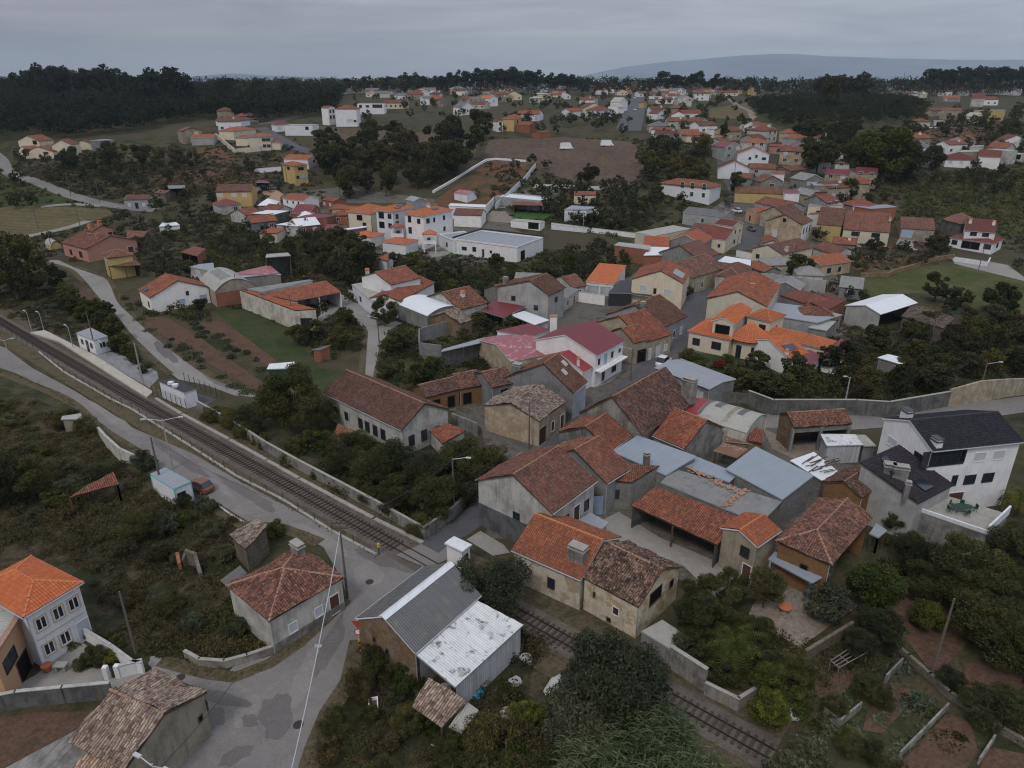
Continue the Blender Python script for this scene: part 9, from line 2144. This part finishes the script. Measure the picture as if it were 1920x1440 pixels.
# ================================================================== POLES, LAMPS, WIRES, SIGNS, CARS
pl=pole
poles={}
def PL(key,*a,**k):poles[key]=pl(*a,**k)[1]+up(a[3]*.97)
PL('j','weathered utility pole against the red-roofed junction cottage',652,1122,9.2,name='utility_pole',cross=True)
PL('ca','concrete pole rising behind the aqua-trimmed site cabin',306,925,8.0,r=.15)
PL('lane','street lamp pole leaning over the road by the aqua-trimmed site cabin',324,880,7.5,(2.0,.3),'concrete_plain','street_lamp','street lamp',lamps=2)
PL('corner','tall street lamp by the garden wall above the level crossing',852,965,7.8,(1.6,-.2),'wood_pole','street_lamp','street lamp')
PL('garage','dark utility pole in front of the pale-tiled street house',992,842,7.4,None)
PL('street','street lamp on a thick pole before the maroon-roofed street house',1182,714,6.0,(-1.6,.1),'wood_pole','street_lamp','street lamp')
PL('vil','curved street lamp behind the open-fronted stone barn',1583,762,5.0,(-.5,0),'metal','street_lamp','street lamp')
PL('bend','street lamp above the yellowish retaining wall at the bend',1832,750,6.5,(1.8,0),'wood_pole','street_lamp','street lamp')
PL('bus','leaning pole among the trees above the boundary wall',1742,652,7,None)
PL('sta','leaning wooden pole in front of the white station cabin',181,664,8.5,None)
PL('yard','pale concrete pole with side braces beside the grey-roofed white container',269,722,7.6,None,'concrete_plain',r=.17)
PL('scrub','slender wooden pole standing in the brambles above the white town house',255,1225,7.0,None)
PL('ml','utility pole with crossarm on the lane bend near the white warehouse',712,655,6.5,(-1.3,.1),'wood_pole','street_lamp','street lamp')
PL('wh','utility pole beside the long white warehouse front',550,612,7.0,None)
PL('wh2','utility pole between the brick-ended shed and the warehouse',448,568,7.0,None)
PL('cot','wooden pole at the lane corner by the white lane cottage',258,600,7.0,None)
PL('gar','slanting thin pole standing in the brown vegetable plot',1745,1268,8.5,None)
for i,(u,v,h_,ar) in enumerate(((60,622,4.2,(-.5,.3)),(83,622,4.0,(-.5,.3)),(138,655,4.6,(-.5,.3)),(202,688,4.6,(-.5,.3)))):
 pole(('first slim platform lamp, at the far end of the station platform','second slim platform lamp, just behind the first','platform lamp beside the white station cabin','platform lamp between the white cabin and the white container')[i],u,v,h_,ar,'metal','platform_lamp','platform lamp',r=.07)
pole('double-armed lamp post beside the tracks at the left edge',24,692,5.6,(1.0,.2),'metal','street_lamp','street lamp',lamps=2,r=.09)
for i,(u,v,h_) in enumerate(((133,368,9),(188,382,9),(72,430,8),(152,432,8),(98,470,7),(638,372,9),(700,458,8),(540,355,10),(1375,345,9),(1380,480,6),(1372,452,6.5),(1560,445,8),(1835,505,8),(1605,462,8),(1128,168,22),(1690,170,20),(434,215,9),(645,235,12))):
 pole(('utility pole on the far left road below the villas','utility pole on the far left road, nearer the blue-white cottage','thin pole at the stubble field edge near the big tree','thin pole in the stubble field near the round tree','pole before the yellow domed shed',
   'pole with crossarm at the foot of the dark grove','pole in front of the garage blocks','tall pole beside the yellow three-storey house','pole beside the tall palm at the upper street','pole at the street corner below the cream bend house',
   'pole against the cream bend house','pole in front of the cream bungalow','pole before the brown-roofed veranda house','pole beside the yellow block','tall thin mast on the far skyline','tall leaning mast before the right skyline trees',
   'pole beside the road behind the large cream villa','concrete cross pole in front of the large white flats')[i],u,v,h_,None,'wood_pole','utility_pole','pole',cross=i in (0,1,5,17),r=.12 if i<14 else .3)
PL('fl','twin floodlight mast on the lane below the oval lawn',1093,440,8.0,(.7,0),'metal','floodlight_mast','floodlight',lamps=2,r=.08)
wire('thick pale cable from the junction pole down over the main road',[poles['j']-up(.8),at_z(545,1450,4.5)],.6,.045)
bpy.context.view_layer.update()
o=[x for x in COL.objects if x.name.startswith('power_line')][-1]; o.data.materials[0]=M['metal']
wire('thin wire between the junction pole and the site cabin pole',[poles['j'],poles['ca']],.9)
wire('thin wire from the site cabin pole to the station yard pole',[poles['ca'],poles['yard']],1.0)
wire('thin wires crossing the vegetable plots from the station yard pole',[poles['yard'],poles['cot']],1.0)
wire('thin wire along the street from the dark pole to the lamp pole',[poles['garage'],poles['street']],.9)
wire('thin wire between the garden wall lamp and the dark street pole',[poles['corner'],poles['garage']],.6)
wire('thin wire from the warehouse pole to the lane lamp',[poles['wh'],poles['ml']],.6)
wire('thin wire between the two warehouse poles',[poles['wh2'],poles['wh']],.6)
wire('thin wire from the junction pole over the barn to the garden wall lamp',[poles['j'],poles['corner']],.8)
wire('thin wire over the gardens from the street lamp to the leaning pole',[poles['street'],poles['vil'],poles['bus']],1.0)

b_=at_z(285,1432,8.0); pole('curled street lamp just inside the bottom edge by the pale-tiled barn',0,0,8.0,(-.9,.4),'metal','street_lamp','street lamp',loc=b_,lamps=2,r=.08)
wire('thin cable crossing above the lane beside the pale-tiled barn',[at_z(440,1275,6),at_z(270,1470,7)],.3,.03)
wire('thin cable over the rear gardens and the schoolhouse',[poles['garage']-up(.5),poles['ml']],.8,.025)
wire('overhead cables above the main street roofs',[poles['street'],at_z(1300,560,7),at_z(1372,455,8)],.5,.03)
wire('second overhead cable following the main street',[poles['street']-up(.4),at_z(1290,565,7),at_z(1365,458,8)],.7,.03)
p=at(676,1222); r=thing('crossing_sign','level crossing sign post with triangle and round plates and striped foot','sign',p,None,'crossing sign')
mb=MB(); mb.tube(p,p+up(3.6),.05,.05,8); mb.build('post','metal',r,p)
for k in range(5):
 mb=MB(); mb.tube(p+up(.1+k*.28),p+up(.1+(k+1)*.28),.11,.11,10); mb.build('band','yellow_paint' if k % 2==0 else 'metal_dark',r,p)
mb=MB(); c=p+up(3.3); mb.slab([c+Vector((-.5,-.08,.35)),c+Vector((.5,-.08,.35)),c+Vector((0,-.08,-.5))],.01)
mb.v=[(x,y-(.05 if i>2 else 0),z) for i,(x,y,z) in enumerate(mb.v)]; mb.poly([c+Vector((-.5,-.1,.35)),c+Vector((0,-.1,-.5)),c+Vector((.5,-.1,.35))]); mb.build('give_way_plate','red_paint',r,p)
mb=MB(); mb.poly([c+Vector((-.34,-.115,.26)),c+Vector((0,-.115,-.32)),c+Vector((.34,-.115,.26))]); mb.build('plate_field','paint_white',r,p)
mb=MB(); c=p+up(2.4); mb.tube(c+Vector((0,-.06,0)),c+Vector((0,-.09,0)),.36,.36,20); mb.build('round_plate','red_paint',r,p)
mb=MB(); mb.tube(c+Vector((0,-.09,0)),c+Vector((0,-.10,0)),.26,.26,20); mb.build('plate_centre','paint_white',r,p)
for (u,v,lab) in ((711,1040,'small yellow striped crossing post at the end of the trackside kerb'),(797,1008,'small yellow crossing post at the corner of the garden wall')):
 p=at(u,v); r=thing('marker_post',lab,'post',p); mb=MB(); mb.tube(p,p+up(1.4),.07,.07,8); mb.build('post','metal_dark',r,p); mb=MB(); mb.cbox(p.x,p.y,1.0,.3,.25,.45); mb.build('lamp_box','yellow_paint',r,p)
mb=MB(); p=at(597,1213); mb.cbox(p.x,p.y,.03,.7,.35,.12); o=mb.build('kerbstone','kerb_white'); tag(o,'loose white block on the road edge below the junction cottage','block')
p=at(117,1258); r=thing('stone_table','small grey stone table in the paved yard of the sand-trimmed house','table',p); mb=MB(); mb.cbox(p.x,p.y,.7,1.1,.7,.08); mb.build('tabletop','concrete_plain',r,p)
for sx in (-.35,.35):mb=MB(); mb.cbox(p.x+sx,p.y,0,.15,.5,.7); mb.build('leg','concrete_plain',r,p)
p=at(90,1258); mb=MB(); mb.tube(p,p+up(.7),.3,.45,14); o=mb.build('plant_pot','terracotta'); tag(o,'large terracotta pot against the sand-trimmed house wall','plant pot')
p0=at(*P('e',(990,320))); r=thing('yard_fence','dark wire fence round the yard of the grey-roofed white container','fence',p0)
for seg in ([(985,345),(1200,440)],[(1190,262),(1430,375)]):
 a,b=at(*P('e',seg[0])),at(*P('e',seg[1])); k=7
 for i in range(k+1):q=a.lerp(b,i/k); mb=MB(); mb.tube(q,q+up(1.8),.05,.05,6); mb.build('post','metal_dark',r,p0)
 mb=MB()
 for z in (.2,.6,1.0,1.4,1.75):mb.tube(a+up(z),b+up(z),.012,.012,3,cap=False)
 mb.build('wire','metal_dark',r,p0)

car('orange hatchback parked at the roadside by the aqua-trimmed site cabin',376,918,2.6,'car_orange',lm='orange hatchback')
car('white van parked in the street beside the light-grey sheet-roofed workshop',1244,683,1.0,'car_white',4.4,1.8,1.7,van=False)
car('silver car parked in the street before the large cream barn-like house',1408,432,1.9,'car_grey')
car('white car parked further up the bending street by the dark-roofed workshop',1381,398,2.0,'car_white')
car('small white car parked in front of the cream bungalow',1592,453,.0,'car_white')
car('white van beside the yellow stair house',482,361,1.4,'car_white',5.0,1.9,2.1,van=True)
car('bright blue car under the carport by the yellow stair house',497,353,.2,'car_blue')
car('pale car beside the bright blue car in the tan courtyard',510,355,.3,'car_grey')
car('white car driving down the straight far road',1190,207,1.57,'car_white')
car('white car further up the straight far road',1190,184,1.57,'car_white')
car('white car parked on the right slope beside the red-roofed house',1748,242,.3,'car_white')
car('dark car on the far bend above the white house with long red roof',588,287,.1,'car_dark')
for i,(u,v) in enumerate(((527,274),(538,276),(546,279))):car('dark car parked by the garage end of the large cream villa, %s in the row' % ('first','second','third')[i],u,v,1.2,'car_dark')
car('white truck standing in the brown field',1138,274,.2,'car_white',6,2.3,2.6,van=True)
car('white cab beside the timber heap in the brown field',1062,280,.4,'car_white',6,2.3,2.8,van=True)

stand_trees()
# ================================================================== AIR
mb=MB(); mb.box((-15000,-400,-2.5),(30000,0,0),(0,15500,0),(0,0,520))
hz=mb.build('haze','haze_none'); hz['kind']='stuff'
hm=bpy.data.materials.new('haze_air'); hm.use_nodes=True; n_=hm.node_tree; n_.nodes.clear()
ho=n_.nodes.new('ShaderNodeOutputMaterial'); hv=n_.nodes.new('ShaderNodeVolumePrincipled'); hv.inputs['Density'].default_value=.000075; hv.inputs['Color'].default_value=(.74,.86,1.0,1); hv.inputs['Anisotropy'].default_value=.2
n_.links.new(hv.outputs[0],ho.inputs['Volume']); hz.data.materials.clear(); hz.data.materials.append(hm)

# ================================================================== NAMES AND LABELS
_ordw=['first','second','third','fourth','fifth','sixth','seventh','eighth','ninth','tenth']
def ordn(i):
 if i<10:return _ordw[i]
 s=i+1; return '%d%s' % (s,'th' if 10 <= s % 100 <= 20 else {1:'st',2:'nd',3:'rd'}.get(s % 10,'th'))
LMS=[(px(p),lm) for (_,p,lm) in THINGS if lm and px(p)]
def near_lm(u,v):
 best=None
 for q,lm in LMS:
  d=math.hypot((q[0]-u),(q[1]-v)*1.8)
  if best is None or d<best[0]:best=(d,q,lm)
 d,q,lm=best
 du,dv=u-q[0],v-q[1]
 if abs(du)>abs(dv)*1.6:rel='left of' if du<0 else 'right of'
 else:rel='behind' if dv<0 else 'in front of'
 return rel,lm
groups={}
for t in TREES:
 if 'root' not in t:continue
 root,key=t['root'],t['key']
 if t['label']:root['label']=t['label']; continue
 rel,lm=near_lm(t['u'],t['v'])
 noun='bush' if 'bush' in key else 'tree'
 f=FORM[key].replace(' bushy','')
 groups.setdefault((f,noun,rel,lm),[]).append((t['u'],root))
 root['group']=t['group'] or ('garden bushes' if noun=='bush' else 'garden trees')
for (f,noun,rel,lm),L in groups.items():
 L.sort(key=lambda x:x[0])
 for i,(_,root) in enumerate(L):
  root['label']='%s %s %s the %s' % (f,noun,rel,lm)+('' if len(L)==1 else ', %s from left' % ordn(i))
fg={}
for r,lab,q in FARH:
 rel,lm=near_lm(q[0],q[1]); fg.setdefault((lab,rel,lm),[]).append((q[0],r))
for (lab,rel,lm),L in fg.items():
 L.sort(key=lambda x:x[0])
 for i,(_,r) in enumerate(L):
  r['label']='%s %s the %s' % (lab,rel,lm)+('' if len(L)==1 else ', %s from left' % ordn(i)); r['group']='small houses on the far ridge'

for grp,tx in (('planks lying on the white corrugated roof','loose weathered plank on the plank-strewn white roof, %s from left'),('broken planks below the tiled lean-to','pale broken plank in the litter below the tiled lean-to, %s from left')):
 L=sorted([o for o in COL.objects if o.get('group')==grp],key=lambda o:px(o.data.vertices[0].co)[0])
 for i,o in enumerate(L):o['label']=tx % ordn(i)
